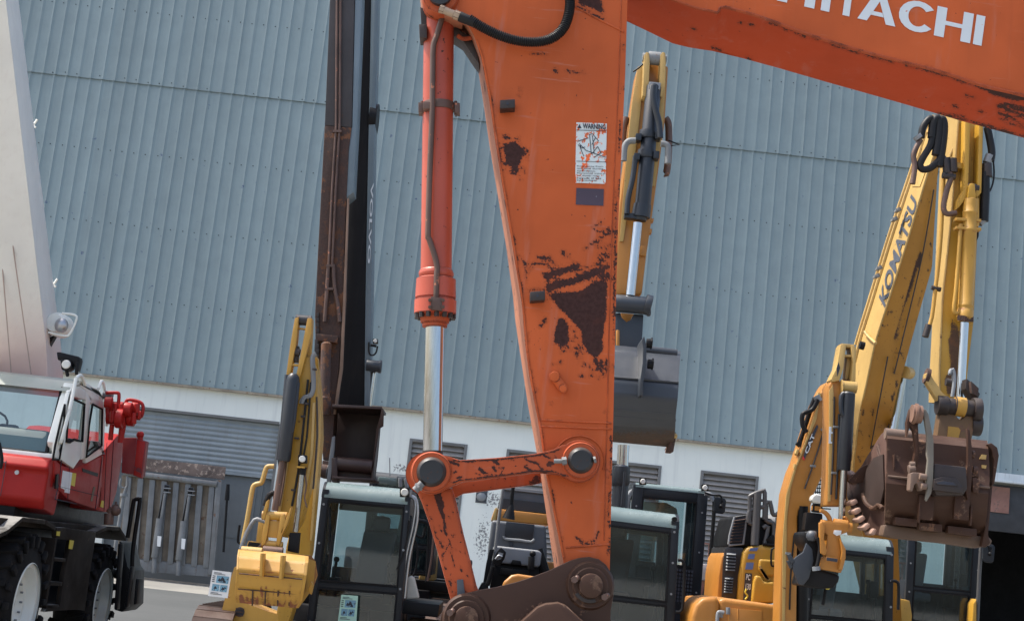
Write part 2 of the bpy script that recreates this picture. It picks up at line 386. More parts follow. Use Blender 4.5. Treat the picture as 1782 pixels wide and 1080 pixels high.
# ================================================================ ground
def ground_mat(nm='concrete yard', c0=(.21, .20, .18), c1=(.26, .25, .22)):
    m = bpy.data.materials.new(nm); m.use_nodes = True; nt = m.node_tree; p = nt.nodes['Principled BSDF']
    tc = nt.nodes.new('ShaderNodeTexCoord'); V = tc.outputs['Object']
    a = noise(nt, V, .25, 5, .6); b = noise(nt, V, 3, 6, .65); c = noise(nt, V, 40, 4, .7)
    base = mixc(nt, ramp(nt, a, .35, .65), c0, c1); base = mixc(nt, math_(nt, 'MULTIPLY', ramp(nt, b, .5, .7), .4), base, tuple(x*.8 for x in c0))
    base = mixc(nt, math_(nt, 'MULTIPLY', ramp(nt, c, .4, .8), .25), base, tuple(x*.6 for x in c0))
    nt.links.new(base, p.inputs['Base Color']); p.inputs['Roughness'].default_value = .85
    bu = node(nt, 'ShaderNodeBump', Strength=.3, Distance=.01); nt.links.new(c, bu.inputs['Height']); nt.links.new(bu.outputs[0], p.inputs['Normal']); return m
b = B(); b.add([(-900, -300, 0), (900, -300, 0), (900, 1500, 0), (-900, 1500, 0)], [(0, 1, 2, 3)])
b.out('ground', ground_mat(), kind='structure', recalc=False)  # ground outside the view kept paler to bounce light upward
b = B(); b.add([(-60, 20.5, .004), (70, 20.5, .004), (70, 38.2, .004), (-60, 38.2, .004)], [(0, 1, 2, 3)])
b.out('asphalt_yard', ground_mat('darkened yard surface', (.054, .058, .058), (.068, .072, .072)), kind='structure', recalc=False)  # darker sheet added over the yard so the ground can stay pale
# ================================================================ warehouse
WY = 45.0
def wx(px, py=850): return P(px, py, WY).x
def wz(px, py): return P(px, py, WY).z
zb = (wz(480, 684)+wz(920, 735)+wz(1400, 790))/3          # foot of the blue cladding
zt = zb+24
XL, XR = wx(140)-22, wx(1782)+16
ware = empty('warehouse', (0, WY, 0), 'long blue corrugated warehouse with white plastered base behind all the machines', 'building')
def clad_mat():
    m = paint('blue grey cladding', (.228, .298, .314), .5, .035, (.10, .13, .16), wamt=.04, wscale=3, streak=.10, bump=.02)
    return panels(m)
def panels(m):
    nt = m.node_tree; p = nt.nodes['Principled BSDF']; src = p.inputs['Base Color'].links[0].from_socket
    g = nt.nodes.new('ShaderNodeNewGeometry'); sx = nt.nodes.new('ShaderNodeSeparateXYZ'); nt.links.new(g.outputs['Position'], sx.inputs[0])
    wn = nt.nodes.new('ShaderNodeTexWhiteNoise'); wn.noise_dimensions = '1D'; nt.links.new(math_(nt, 'FLOOR', math_(nt, 'DIVIDE', sx.outputs[0], 1.134)), wn.inputs['W'])
    st = noise(nt, g.outputs['Position'], 1, 5, .6, stretch=(3.2, 1, .12)); bg_ = noise(nt, g.outputs['Position'], .12, 3, .5)
    f = math_(nt, 'MULTIPLY_ADD', wn.outputs['Value'], .09, math_(nt, 'MULTIPLY_ADD', st, .22, math_(nt, 'MULTIPLY', bg_, .20)))
    v = math_(nt, 'ADD', f, .74)
    hs = nt.nodes.new('ShaderNodeHueSaturation'); nt.links.new(v, hs.inputs['Value']); nt.links.new(src, hs.inputs['Color']); nt.links.new(hs.outputs[0], p.inputs['Base Color']); return m
M['clad'] = clad_mat(); M['screw'] = paint('screw head', (.02, .028, .035), .5, .1, bump=0)
M['cladlow'] = paint('blue grey cladding with stained foot', (.228, .298, .314), .5, .035, (.07, .10, .16), wamt=.22, wscale=3.5, streak=.10, bump=.02); panels(M['cladlow'])
per = .378; pro = [(0, 0), (.240, 0), (.292, -.032), (.302, -.036), (.365, 0)]
seam = wz(560, 180); girt = (wz(300, 505)-wz(300, 635)); 
def sheet(z0, z1, y0, off, flare=0):
    b = B(); n = int((XR-XL)/per); top = []; bot = []
    for i in range(n):
        jx = off+XL+i*per+random.uniform(-.004, .004)
        for x, y in pro: bot.append(Vector((jx+x, y0+y*random.uniform(.85, 1.1), z0))); top.append(Vector((jx+x, y0+y, z1)))
    k = len(bot); NZ = 7; vs = []
    for j in range(NZ):
        t = j/(NZ-1)
        for i in range(k):
            v = bot[i].lerp(top[i], t); v.x += .006*math.sin(t*9+i*.37)*(1 if i % 5 else .4); v.y += .0015*math.sin(t*14+i*.11); vs.append(v)
    b.add(vs, [(j*k+i, j*k+i+1, (j+1)*k+i+1, (j+1)*k+i) for j in range(NZ-1) for i in range(k-1)]); return b
def screws(b, z, y0, off, jit=.01, skip=0):
    n = int((XR-XL)/per)
    for i in range(n):
        if random.random() < skip: continue
        x = off+XL+i*per+.135+random.uniform(-.02, .02); zz = z+random.uniform(-jit, jit)
        b.cyl((x, y0-.012, zz), (x, y0+.01, zz), .017, .02, n=6, m=1)
b = sheet(zb, seam, WY-.12, 0); k = 1
z = zb+.16; screws(b, z, WY-.12, 0, .03, .15)
zz = seam
while zz-girt*k > zb+.5: screws(b, seam-girt*k+.0, WY-.12, 0); k += 1
b.out('cladding', [M['cladlow'], M['screw']], ware, label='lower tier of corrugated blue cladding')
b = sheet(seam-.06, zt, WY-.165, .03); screws(b, seam+.04, WY-.165, .1, .05, .3)
for k in range(1, 12): screws(b, seam+girt*k, WY-.165, .1)
b.out('cladding', [M['clad'], M['screw']], ware, label='upper tier of corrugated blue cladding')
b = B(); b.box((XL, WY-.19, zb-.075), (XR, WY+.05, zb-.012))
b.out('drip_flashing', paint('stained drip flashing', (.30, .26, .20), .7, .2, (.16, .10, .06), wamt=.5, wscale=8), ware)
# openings in the white wall
rd = (wx(205, 760), wx(485, 780)); rdz = (0, wz(340, 721))
lw = wx(812, 800)-wx(710, 800); lsp = (wx(1217, 850)-wx(710, 790))/3
l0 = wx(710, 790); lz = (wz(760, 1027), (wz(710, 761)+wz(1217, 818))/2)
dk = wx(1655, 930); dkz = wz(1760, 926)
cuts = [(rd[0], rd[1], 0, rdz[1])]+[(l0+i*lsp, l0+i*lsp+lw, lz[0], lz[1]) for i in range(4)]+[(dk, XR-4, 0, dkz)]
b = B(); x = XL; ty = WY+.3
for (a, c, z0, z1) in cuts:
    b.box((x, WY, 0), (a, ty, zb)); b.box((a, WY, z1), (c, ty, zb))
    if z0 > 0: b.box((a, WY, 0), (c, ty, z0))
    x = c
b.box((x, WY, 0), (XR, ty, zb))
def peel(p):
    s = np.full(len(p), -50.)
    return s
wall_m = bpy.data.materials.new('white plaster'); wall_m.use_nodes = True; nt = wall_m.node_tree; pr = nt.nodes['Principled BSDF']
g = nt.nodes.new('ShaderNodeNewGeometry'); V = g.outputs['Position']
base = mixc(nt, ramp(nt, noise(nt, V, .5, 4), .3, .7), (.77, .80, .745), (.82, .85, .79))
base = mixc(nt, math_(nt, 'MULTIPLY', ramp(nt, noise(nt, V, 1, 4, .6, stretch=(5, 5, .35)), .5, .75), .25), base, (.45, .47, .47))
sx = nt.nodes.new('ShaderNodeSeparateXYZ'); nt.links.new(V, sx.inputs[0])
cx_, cz_ = P(850, 905, WY).x, P(850, 905, WY).z
def spot(cx, cz, rx, rz):
    dx = math_(nt, 'POWER', math_(nt, 'DIVIDE', math_(nt, 'SUBTRACT', sx.outputs[0], cx), rx), 2); dz = math_(nt, 'POWER', math_(nt, 'DIVIDE', math_(nt, 'SUBTRACT', sx.outputs[2], cz), rz), 2)
    return math_(nt, 'SUBTRACT', 1.0, math_(nt, 'ADD', dx, dz), clamp=True)
m1 = math_(nt, 'MAXIMUM', spot(P(858, 868, WY).x, P(858, 868, WY).z, .45, .35), spot(P(840, 935, WY).x, P(840, 935, WY).z, .35, .9))
m1 = math_(nt, 'MAXIMUM', m1, spot(P(700, 818, WY).x, P(700, 815, WY).z, .5, .2))
pk = ramp(nt, math_(nt, 'MULTIPLY_ADD', m1, .2, noise(nt, V, 14, 5, .7)), .68, .71)
base = mixc(nt, pk, base, (.20, .20, .20)); nt.links.new(base, pr.inputs['Base Color']); pr.inputs['Roughness'].default_value = .85
b.out('plaster_wall', wall_m, ware)
M['louv'] = paint('louvre metal', (.27, .255, .24), .5, .1, (.12, .1, .08), wamt=.1, streak=.2, dust=.2)
M['louvf'] = paint('louvre frame', (.15, .15, .145), .5, .1)
for i in range(4):
    a = l0+i*lsp; c = a+lw; z0, z1 = lz
    b = B(); f = .09
    for q in (((a, WY-.03, z0), (a+f, WY+.12, z1)), ((c-f, WY-.03, z0), (c, WY+.12, z1)), ((a+f, WY-.03, z1-f), (c-f, WY+.12, z1)), ((a+f, WY-.03, z0), (c-f, WY+.12, z0+f))): b.box(*q)
    fr = b.out('louvre_window', M['louvf'], ware, bevel=.01)
    b = B(); zz = z0+f+.02
    while zz < z1-f-.1:
        b.loft([Vector((a+f, WY+.02, zz)), Vector((a+f, WY+.11, zz+.13)), Vector((a+f, WY+.125, zz+.12)), Vector((a+f, WY+.035, zz-.005))],
               [Vector((c-f, WY+.02, zz)), Vector((c-f, WY+.11, zz+.13)), Vector((c-f, WY+.125, zz+.12)), Vector((c-f, WY+.035, zz-.005))]); zz += .152
    b.box((a+f, WY+.14, z0+f), (c-f, WY+.16, z1-f)); b.out('louvre_slats', M['louv'], fr)
# roller door: half lowered curtain, frame, inner door
zc = wz(440, 826); b = B(); prof = []; z = rdz[1]
A = []; Bb = []
while z > zc:
    for dz, dy in ((0, .0), (.035, -.03), (.07, -.038), (.105, -.03), (.14, 0)): A.append(Vector((rd[0]+.05, WY+.14+dy, z-dz))); Bb.append(Vector((rd[1]-.05, WY+.14+dy, z-dz)))
    z -= .152
b.ruled(A, Bb, 2); b.box((rd[0]+.05, WY+.08, z-.02), (rd[1]-.05, WY+.16, z+.06))
b.out('roller_shutter', paint('shutter metal', (.25, .285, .30), .45, .08, (.2, .15, .1), wamt=.05, streak=.25, bump=.02), ware, sharp=60)
b = B(); b.box((rd[0], WY+.22, 0), (rd[1], WY+.28, zc+.6))
for x in (437, 448): b.box((wx(x, 900)-.02, WY+.19, 0), (wx(x, 900)+.02, WY+.22, zc+.3))
b.box((wx(390, 900), WY+.205, wz(400, 934)-.015), (wx(437, 900)-.03, WY+.22, wz(400, 934)+.015))
b.out('inner_door', paint('grey blue door sheet', (.15, .165, .17), .6, .06, (.1, .1, .1), wamt=.03, streak=.15), ware)
b = B(); b.box((rd[1]-.08, WY-.02, 0), (rd[1]+.0, WY+.10, rdz[1])); b.box((rd[0], WY-.02, rdz[1]-.02), (rd[1]-.08, WY+.1, rdz[1]+.06))
b.out('door_frame', M['louvf'], ware)
# small meter niche on the wall
c = P(838, 862, WY); b = B(); b.box((c.x-.17, WY-.012, c.z-.22), (c.x+.17, WY+.0, c.z+.24)); b.ball((c.x, WY-.05, c.z-.04), .15, m=1, sc=(1, .5, .9))
b.out('wall_box', [M['grey'], M['lgrey']], ware)
# dark doorway to the right, lintel and canopy strip
b = B(); x0 = wx(1640, 870); zf0, zf1 = dkz-.02, wz(1760, 846)
b.box((x0, WY-.22, zf0), (XR-2, WY-.002, zf1)); b.out('lintel', paint('dark stained lintel', (.035, .037, .042), .6, .25, (.14, .12, .1), wamt=.2, wscale=2), ware, bevel=.02)
b = B(); z1 = wz(1760, 843); z2 = wz(1760, 826); b.box((x0, WY-.55, z1), (XR-2, WY-.125, z1+.07)); b.box((x0, WY-.35, z1+.07), (XR-2, WY-.14, z2)); b.out('canopy_strip', paint('pale canopy', (.55, .60, .62), .4, .05, streak=.3), ware, bevel=.01)
b = B(); XX = XR-4.0
b.box((dk-.1, WY+8, 0), (XX+.1, WY+8.1, dkz+.5)); b.box((dk-.2, WY+.3, 0), (dk-.1, WY+8, dkz+.5)); b.box((XX+.1, WY+.3, 0), (XX+.2, WY+8, dkz+.5)); b.box((dk-.1, WY+.3, dkz+.4), (XX+.1, WY+8, dkz+.5))
b.out('doorway_interior', paint('dark interior', (.012, .012, .013), .9, .2, bump=0), ware)
# rusty square plate hung on the lintel
c0, c1 = P(1727, 845, WY-.3), P(1756, 893, WY-.3)
b = B(); b.box((c0.x, WY-.27, c1.z), (c1.x, WY-.225, c0.z)); b.out('wall_plate', paint('rusty plate', (.26, .13, .10), .7, .2, (.12, .08, .07), wamt=.5, wscale=5), ware, label='small faded rusty square plate')
# stub volume so the warehouse has depth
b = B(); b.box((XL, WY+.32, zb+.2), (XR, WY+40, zt-.1)); b.out('hall_body', M['clad'], ware)

# ================================================================ folded steel ramp in front of the shutter
RY = 43.6
rp = empty('steel_ramp', (P(300, 990, RY).x, RY, 0), 'folded grey steel loading ramp standing upright before the shutter', 'ramp')
b = B(); b.prism([(222, 794), (246, 796), (393, 812), (390, 834), (246, 818), (220, 815)], RY, .06); b.out('checker_lip', paint('rusty flaked lip', (.13, .095, .08), .7, .4, (.20, .175, .155), wamt=.55, wscale=9, fine=1.2), rp, bevel=.01)
b = B(); b.ptube([(215, 822), (246, 825), (378, 842)], RY-.05, .085, sub=1); b.prism([(205, 968), (231, 972), (367, 984), (366, 1003), (228, 992), (203, 988)], RY, .12)
b.prism([(376, 834), (386, 835), (372, 1000), (362, 999)], RY-.06, .1); b.out('ramp_frame', M['greysteel'], rp, bevel=.012)
for i in range(8):
    t = i*20.7; x0 = 219+t; yo = (x0-219)*.11
    b = B(); b.prism([(x0, 829+yo), (x0+9.5, 830+yo), (x0-1.0, 972+yo), (x0-11, 971+yo)], RY-.02, .10); b.out('ramp_rib', M['greysteel'], rp, bevel=.01)
b = B(); b.prism([(212, 826), (378, 846), (364, 984), (200, 966)], RY+.10, .05); b.out('ramp_boards', M['tanwood'], rp)
for x0 in (278, 320):
    b = B(); yo = (x0-219)*.11; b.prism([(x0+8, 836+yo), (x0+17, 837+yo), (x0+3, 906+yo), (x0-6, 905+yo)], RY-.1, .05, m=1)
    b.cyl(P(x0+10, 848+yo, RY-.14), P(x0, 915+yo, RY-.14), .045); b.cyl(P(x0, 895+yo, RY-.16), P(x0-9, 963+yo, RY-.16), .10); b.cyl(P(x0-9, 963+yo, RY-.16), P(x0-10, 990+yo, RY-.16), .065)
    for k in (0, 7): b.prism([(x0+6, 841+yo+k), (x0+19, 842+yo+k), (x0+19, 844+yo+k), (x0+6, 843+yo+k)], RY-.2, .04, m=2)
    st = b.out('lift_strut', [M['greysteel'], M['black'], M['lgrey']], rp, bevel=.008)
    b = B(); b.prism([(x0-4, 925+yo), (x0+3, 926+yo), (x0+1, 944+yo), (x0-5, 943+yo)], RY-.275, .006); b.out('label_plate', M['paper'], st)
b = B(); b.cyl(P(397, 842, RY-.3), P(395, 870, RY-.3), .05, .07); b.cyl(P(395, 870, RY-.3), P(389, 960, RY-.3), .035); b.out('latch_rod', M['black'], rp)
# standpipe left of the ramp with black hoop rail
b = B(); YY = 40
sp = empty('standpipe', (P(217, 905, YY).x, YY, 0), 'thin grey standpipe with bent top beside the folded ramp', 'pipe')
b.ptube([(211, 832), (209, 842), (211, 847), (219, 848), (222, 842), (221, 828)], YY, .03); b.cyl(P(220, 848, YY), P(216, 860, YY), .05); p0 = P(216, 858, YY); b.cyl(p0, (p0.x-.02, YY, 0), .055); b.cyl(P(216, 858, YY), P(215.5, 863, YY), .1)
b.out('pipe', M['greysteel'], sp)

# ================================================================ the orange excavator in the foreground
Y0 = 6.0
ox = empty('orange_excavator', (P(1900, 900, 6.3).x, 6.3, 0), 'weathered orange excavator arm, boom and brown bucket filling the foreground', 'excavator', 'excavators parked in the yard')
mp = lambda pts: [(x, y) for x, y in pts]
FL = [(-90, 728), (-25, 728), (0, 734), (14, 742), (22, 752), (25, 775), (27, 795), (40, 812), (60, 824), (104, 838), (171, 851), (240, 861), (311, 872), (430, 892), (528, 908), (600, 914), (660, 922), (730, 936), (830, 951), (900, 965), (980, 981), (1040, 990)]
FR = [(-90, 1093), (0, 1092), (130, 1088), (300, 1080), (420, 1075), (560, 1071), (740, 1067), (860, 1064), (1040, 1060)]
BL = [(-90, 735), (20, 780), (50, 800), (70, 812), (104, 829), (170, 840), (240, 850), (290, 858), (430, 881), (518, 893), (560, 897), (640, 909), (705, 919), (820, 940), (930, 956), (1010, 968), (1040, 972)]
def ip(T, y): return float(np.interp(y, [a for a, _ in T], [c for _, c in T]))
ys = sorted(set([-90+5.6*i for i in range(0, 202)]))
A = [P(ip(FL, y), y, Y0) for y in ys]; Bb = [P(ip(FR, y), y, Y0) for y in ys]
TH = .34
b = B(); b.ruled(A, Bb, 44)
# left flange face (dusty), right face, back
Lb = [P(min(ip(BL, y), ip(FL, y)-1.0), y, Y0+TH) if y > 40 else P(ip(FL, y), y, Y0)+Vector((0, TH, 0)) for y in ys]
def zo(pts): return Zm(pts, 840, 370, 3.484)
polys = [zo(q) for q in ([(358, 368), (585, 305), (592, 325), (560, 345), (385, 412)], [(385, 430), (560, 388), (650, 352), (770, 305), (780, 330), (700, 380), (600, 420), (480, 455), (385, 480)],
    [(395, 490), (500, 482), (600, 470), (690, 415), (755, 410), (752, 560), (745, 640), (730, 720), (725, 830), (690, 885), (640, 850), (600, 770), (600, 710), (545, 660), (500, 610), (455, 570)],
    [(455, 640), (500, 640), (520, 700), (510, 790), (470, 805), (430, 790), (440, 720)])]
polys += [[(1000, -20), (1042, -20), (1048, 12), (1052, 26), (1030, 14), (1008, 6)], [(876, 250), (900, 248), (912, 262), (905, 285), (890, 292), (880, 285)]]
def zl(a, c, r): (x, y), (u, v) = zo([a, c]); return ((x, y), (u, v), r/3.484)
lines = [zl((255, 320), (425, 295), 7), zl((335, 272), (405, 265), 8), zl((235, 280), (258, 318), 6), zl((488, 237), (490, 253), 10), zl((500, 265), (525, 258), 7), zl((660, 190), (785, 112), 9), zl((615, 222), (660, 192), 3),
    zl((675, 88), (715, 58), 9), zl((735, 110), (760, 97), 8), zl((695, 120), (710, 115), 7), zl((705, 265), (760, 242), 8), zl((680, 320), (775, 258), 9), zl((352, 685), (378, 650), 10), zl((745, 210), (772, 198), 7), zl((700, 207), (715, 207), 8),
    zl((690, 905), (735, 985), 9), zl((680, 880), (700, 940), 10), zl((262, 340), (262, 415), 3), zl((280, 470), (370, 470), 6), ((966, 122), (967, 124), 3.5), ((988, 124), (993, 126), 3), ((993, 126), (1018, 126), 1.6), ((905, 155), (905, 158), 2.2), ((903, 166), (903, 168), 1.5),
    ((924, 93), (952, 94), 1.3), ((878, 238), (884, 240), 3.5), ((900, 292), (896, 302), 3), ((912, 268), (918, 262), 2.5), ((1000, 8), (1050, 36), 2), ((1020, 945), (1034, 942), 2.2), ((1034, 942), (1042, 925), 1.8), ((1003, 935), (1014, 944), 2), ((1072, 330), (1068, 560), 1.2)]
for (x, y, n, sx_, sy_) in ((893, 272, 60, 16, 20), (900, 290, 26, 14, 12), (1045, 640, 40, 14, 14), (960, 480, 24, 22, 16), (1045, 480, 30, 22, 10), (1000, 570, 20, 20, 25), (1010, 610, 26, 10, 30), (985, 600, 16, 12, 16), (1058, 800, 6, 6, 60), (960, 660, 8, 20, 40), (1010, 470, 22, 30, 10)):
    for i in range(n):
        a = (random.gauss(x, sx_*.7), random.gauss(y, sy_*.7)); lines.append((a, (a[0]+random.uniform(-2, 2), a[1]+random.uniform(-2, 2)), random.uniform(.6, 2.2)))
for i in range(70):   # chips down the left and right borders of the plate
    y = random.uniform(60, 960); l = random.random() < .55; x = ip(FL, y)+random.uniform(0, 5) if l else ip(FR, y)-random.uniform(0, 5); h = random.uniform(2, 22)
    lines.append(((x, y), (x+(h*.17 if l else -h*.02), y+h), random.uniform(.6, 1.9)))
stick = b.out('stick', M['orange'], ox, wear=wearmap(polys, lines, 4.0))
b = B(); Rb = [v+Vector((0, TH, 0)) for v in Bb]; b.ruled(A[::2], Lb[::2], 5); b.out('stick_side', M['dusty'], stick, sharp=60)
b = B(); b.ruled(Bb[::4], Rb[::4], 3); b.ruled(Lb[::4], Rb[::4], 3); b.add([A[-1], Bb[-1], Rb[-1], Lb[-1]], [(0, 1, 2, 3)]); b.add([A[0], Bb[0], Rb[0], Lb[0]], [(0, 1, 2, 3)]); b.out('stick_back', M['orange2'], stick)
# weld seams and stiffener lines
b = B()
b.ptube([(ip(FL, y)+2.5, y) for y in range(70, 990, 30)], Y0-.001, .0045, n=8); b.ptube([(ip(FR, y)-11, y) for y in range(-60, 980, 40)], Y0-.0005, .0028, n=6)
for (x0, y0, x1, y1) in ((938, 730, 1064, 736), (940, 741, 1064, 746), (985, 952, 1060, 946), (1000, 12, 1086, 56)): b.ptube([(x0, y0), ((x0+x1)/2, (y0+y1)/2+.5), (x1, y1)], Y0-.001, .0042, n=8)
b.ptube([(1008+44*math.cos(a), 802+44*math.sin(a)) for a in [R(150+10*i) for i in range(24)]], Y0-.0005, .004, n=8)
b.out('weld_seam', M['orange'], stick)
# side ledges (bolt blocks)
def block(x, y, w, h, hole=True):
    b = B(); c = P(x, y, Y0-.03); ex = (P(x+w/2, y-.8, Y0-.03)-c); ez = (P(x, y-h/2, Y0-.03)-c); b.obox(c+Vector((0, .0, 0)), ex, Vector((0, .034, 0)), ez)
    o = b.out('mounting_block', M['dark'], stick, bevel=.004)
    if hole:
        b = B(); b.cyl(c+Vector((0, -.036, 0)), c+Vector((0, -.03, 0)), .0055, n=12); b.out('bolt_hole', M['ink'], o)
block(883, 185, 26, 15); block(935, 517, 26, 16)
b = B(); b.cyl(P(966, 656, Y0-.02), P(979, 675, Y0-.02), .019); b.cyl(P(965, 655, Y0-.045), P(965, 655, Y0+.01), .021); b.cyl(P(980, 676, Y0-.045), P(980, 676, Y0+.01), .017); b.out('stop_lug', M['orange'], stick, bevel=.004)
# cylinder bracket (web behind cylinder top, its shade put into the dark colour)
b = B(); b.prism([(780, 30), (800, 52), (815, 62), (828, 76), (834, 112), (822, 96), (805, 70), (790, 60), (775, 52)], Y0+.12, .14); b.out('cylinder_bracket', M['dark'], stick, bevel=.004)
# pin boss at the cylinder top
b = B(); c = P(766, -8, Y0-.03); d = Vector((0, 1, 0)); b.lathe(c, c+d*.2, [(0, .05), (0, .075), (.1, .08), (1, .08)], n=32); b.out('pin_boss', M['orange2'], stick, bevel=.003)
b = B(); b.lathe(c-d*.03, c+d*.1, [(0, .03), (.02, .05), (1, .05)]); b.out('pin', M['pin'], stick)
# bucket cylinder
YC = Y0+.13
def cp(x, y, Y=YC): return P(x, y, Y)
b = B(); r = S(27.5, YC); b.lathe(cp(764, 20), cp(759, 476), [(0, r*.8), (.01, r*1.0), (.62, r*1.0), (.985, r*1.0), (.99, r*1.08), (1, r*1.08)], n=48)
cyl = b.out('bucket_cylinder', M['redcyl'], ox, bevel=0)
b = B(); r2 = S(36, YC); b.lathe(cp(759.3, 472), cp(757, 550), [(0, r2*.82), (.04, r2*.86), (.10, r2*.86), (.14, r2*.80), (.18, r2*.97), (.60, r2), (.61, r2*.93), (.64, r2*.93), (.65, r2*1.03), (.95, r2*1.03), (.97, r2*.8), (1, r2*.7)], n=48); hd = b.out('cylinder_head', M['redcyl'], cyl)
b = B(); b.lathe(cp(757, 545), cp(756.5, 569), [(0, S(27, YC)), (.7, S(25, YC)), (.75, S(22, YC)), (1, S(22, YC))], n=40); b.out('rod_gland', M['orange2'], cyl)
b = B(); ax = (cp(757, 550)-cp(759, 472)).normalized(); c = cp(757.3, 546); x = ax.orthogonal().normalized(); y = ax.cross(x)
for i in range(14):
    a = 2*math.pi*i/14; q = c+(x*math.cos(a)+y*math.sin(a))*r2*.9; b.cyl(q-ax*.01, q+ax*.022, .011, n=6)
b.out('head_bolts', M['dark'], hd)
b = B(); b.lathe(cp(757, 565), cp(752.5, 800), [(0, S(17, YC)), (1, S(17, YC))], n=48); b.out('cylinder_rod', M['chrome'], cyl)
b = B(); b.lathe(cp(752.8, 784), cp(752.5, 800), [(0, S(17.6, YC)), (1, S(18, YC))], n=40); b.out('grease_band', M['dark'], cyl)
b = B(); b.lathe(cp(763, 180), cp(763, 194), [(0, S(29, YC)), (1, S(29, YC))], n=40)
for x in (732, 795): b.prism([(x-4, 178), (x+5, 179), (x+5, 196), (x-4, 195)], YC-.03, .06)
for x in (734, 793): b.cyl(cp(x, 176, YC), cp(x, 200, YC), .007, n=8)
b.prism([(736, 176), (757, 178), (757, 190), (736, 189)], YC-.09, .05); b.out('pipe_clamp', M['pipe'], cyl, bevel=.002)
b = B(); b.prism([(729, 42), (743, 42), (743, 66), (730, 66)], YC-.07, .1); b.prism([(731, 12), (752, 22), (752, 50), (733, 44)], YC-.04, .1); b.out('cylinder_eye', M['dark'], cyl, bevel=.004)
b = B(); yp = YC-.085; b.tube([P(x, y, yp) for x, y in ((776, 16), (771, 26), (760, 62), (754, 82), (753, 130), (752, 200), (748, 300), (745, 404), (747, 416), (757, 446), (761, 466), (760, 480), (759, 520))], .0125, n=12, sub=3)
b.prism([(750, 516), (769, 518), (769, 540), (750, 538)], YC-.108, .04)
for x in (748, 771):
    for y in (522, 534): b.cyl(P(x, y, YC-.115), P(x, y, YC-.07), .008, n=6)
b.out('oil_pipe', M['pipe'], cyl, bevel=.001)
# hose from the cylinder pipe to the boom
b = B(); hy = Y0-.05
b.tube([P(x, y, hy-d) for x, y, d in ((816, 33, 0), (840, 48, 0), (872, 63, 0), (905, 72, 0), (938, 73, 0), (962, 66, 0), (980, 50, 0), (989, 28, 0), (992, 5, 0), (990, -20, 0), (988, -60, 0))], S(8.5, hy), n=14, sub=5, ribs=84)
hs = b.out('hydraulic_hose', M['hose'], ox)
b = B(); b.tube([P(768, 16, hy), P(782, 22, hy), P(796, 27, hy), P(803, 30, hy)], S(7, hy), n=12, m=1); b.cyl(P(800, 29, hy), P(826, 40, hy), S(9.5, hy), S(9, hy), n=16); b.cyl(P(790, 25, hy), P(800, 29, hy), S(9, hy), n=6, m=1); b.cyl(P(765, 15, hy), P(773, 18, hy), S(8, hy), n=6, m=1); b.out('hose_fitting', [M['hose'], paint('tan fitting', (.36, .26, .18), .5, .2, wamt=.3, wscale=20)], hs, bevel=.001)
b = B(); b.tube([P(796, 62, Y0+.1), P(806, 68, Y0+.1), P(822, 66, Y0+.1)], S(4, Y0), n=10); b.out('rear_fitting', M['orange2'], cyl)
# links
def circ(cx, cy, r, a0, a1, n=10): return [(cx+r*math.cos(R(a0+(a1-a0)*i/n)), cy+r*math.sin(R(a0+(a1-a0)*i/n))) for i in range(n+1)]
def linkwear(x0, y0, x1, y1, n, w, seed):
    rr = random.Random(seed); L = []
    for i in range(n):
        t = rr.random(); x = x0+(x1-x0)*t+rr.uniform(-w, w)*.3; y = y0+(y1-y0)*t+rr.uniform(-w, w); a = rr.uniform(-2.5, 2.5)
        L.append(((x, y), (x+rr.uniform(-9, 9), y+a), rr.uniform(.5, 1.8)))
    return L
def dense_prism(b, pts, Y, t, n=3):
    out = []
    for i in range(len(pts)):
        a, c = pts[i], pts[(i+1) % len(pts)]; k = max(1, int(math.dist(a, c)/12))
        out += [(a[0]+(c[0]-a[0])*j/k, a[1]+(c[1]-a[1])*j/k) for j in range(k)]
    b.prism(out, Y, t)
top = [(782, 794), (800, 800), (862, 796), (930, 789), (962, 782), (978, 774)]
out1 = circ(1008, 802, 37, -130, 128, 20)+[(972, 826), (950, 823), (930, 822), (862, 831), (805, 838), (786, 846)]+circ(751, 822, 37, 55, 305, 20)+top
b = B(); dense_prism(b, out1, Y0-.075, .05); lk = b.out('link_arm', M['orange2'], ox, bevel=.005)
b = B(); dense_prism(b, [(p[0]+1, p[1]+22) for p in [(786, 800), (800, 804), (862, 800), (930, 793), (945, 790), (945, 816), (930, 820), (862, 829), (805, 836), (786, 846)]], Y0+TH+.03, .05); b.out('rear_link_plate', M['orange2'], lk, bevel=.004)
for nm, cx, cy, ro, mm in (('front', 751, 821, 27, 'pin'), ('stick', 1010, 801, 24, 'pin')):
    b = B(); c = P(cx, cy, Y0-.075); e = S(1, Y0-.08)
    b.lathe(c-Vector((0, .03, 0)), c+Vector((0, .40, 0)), [(0, (ro-5)*e), (.02, (ro-2)*e), (.05, ro*e), (1, ro*e)], n=40); pn = b.out('link_pin', M['dark'], lk)
    b = B(); b.lathe(c-Vector((0, .036, 0)), c-Vector((0, .028, 0)), [(0, (ro-7)*e), (.6, (ro-5)*e), (1, (ro-5)*e)], n=40); b.out('pin_cap', M['pin'], pn)
    b = B(); b.lathe(c-Vector((0, .016, 0)), c+Vector((0, .01, 0)), [(0, (ro+6)*e), (.3, (ro+8)*e), (1, (ro+8)*e)], n=48); b.out('boss_ring', M['orange2'], lk)
b = B(); b.cyl(P(964, 802, Y0-.1), P(984, 802, Y0-.1), .009, n=12); b.cyl(P(978, 802, Y0-.1), P(986, 801, Y0-.1), .017, n=6); b.cyl(P(1033, 800, Y0-.1), P(1037, 799, Y0-.1), .014, n=6); b.out('lock_bolt', M['greysteel'], lk)
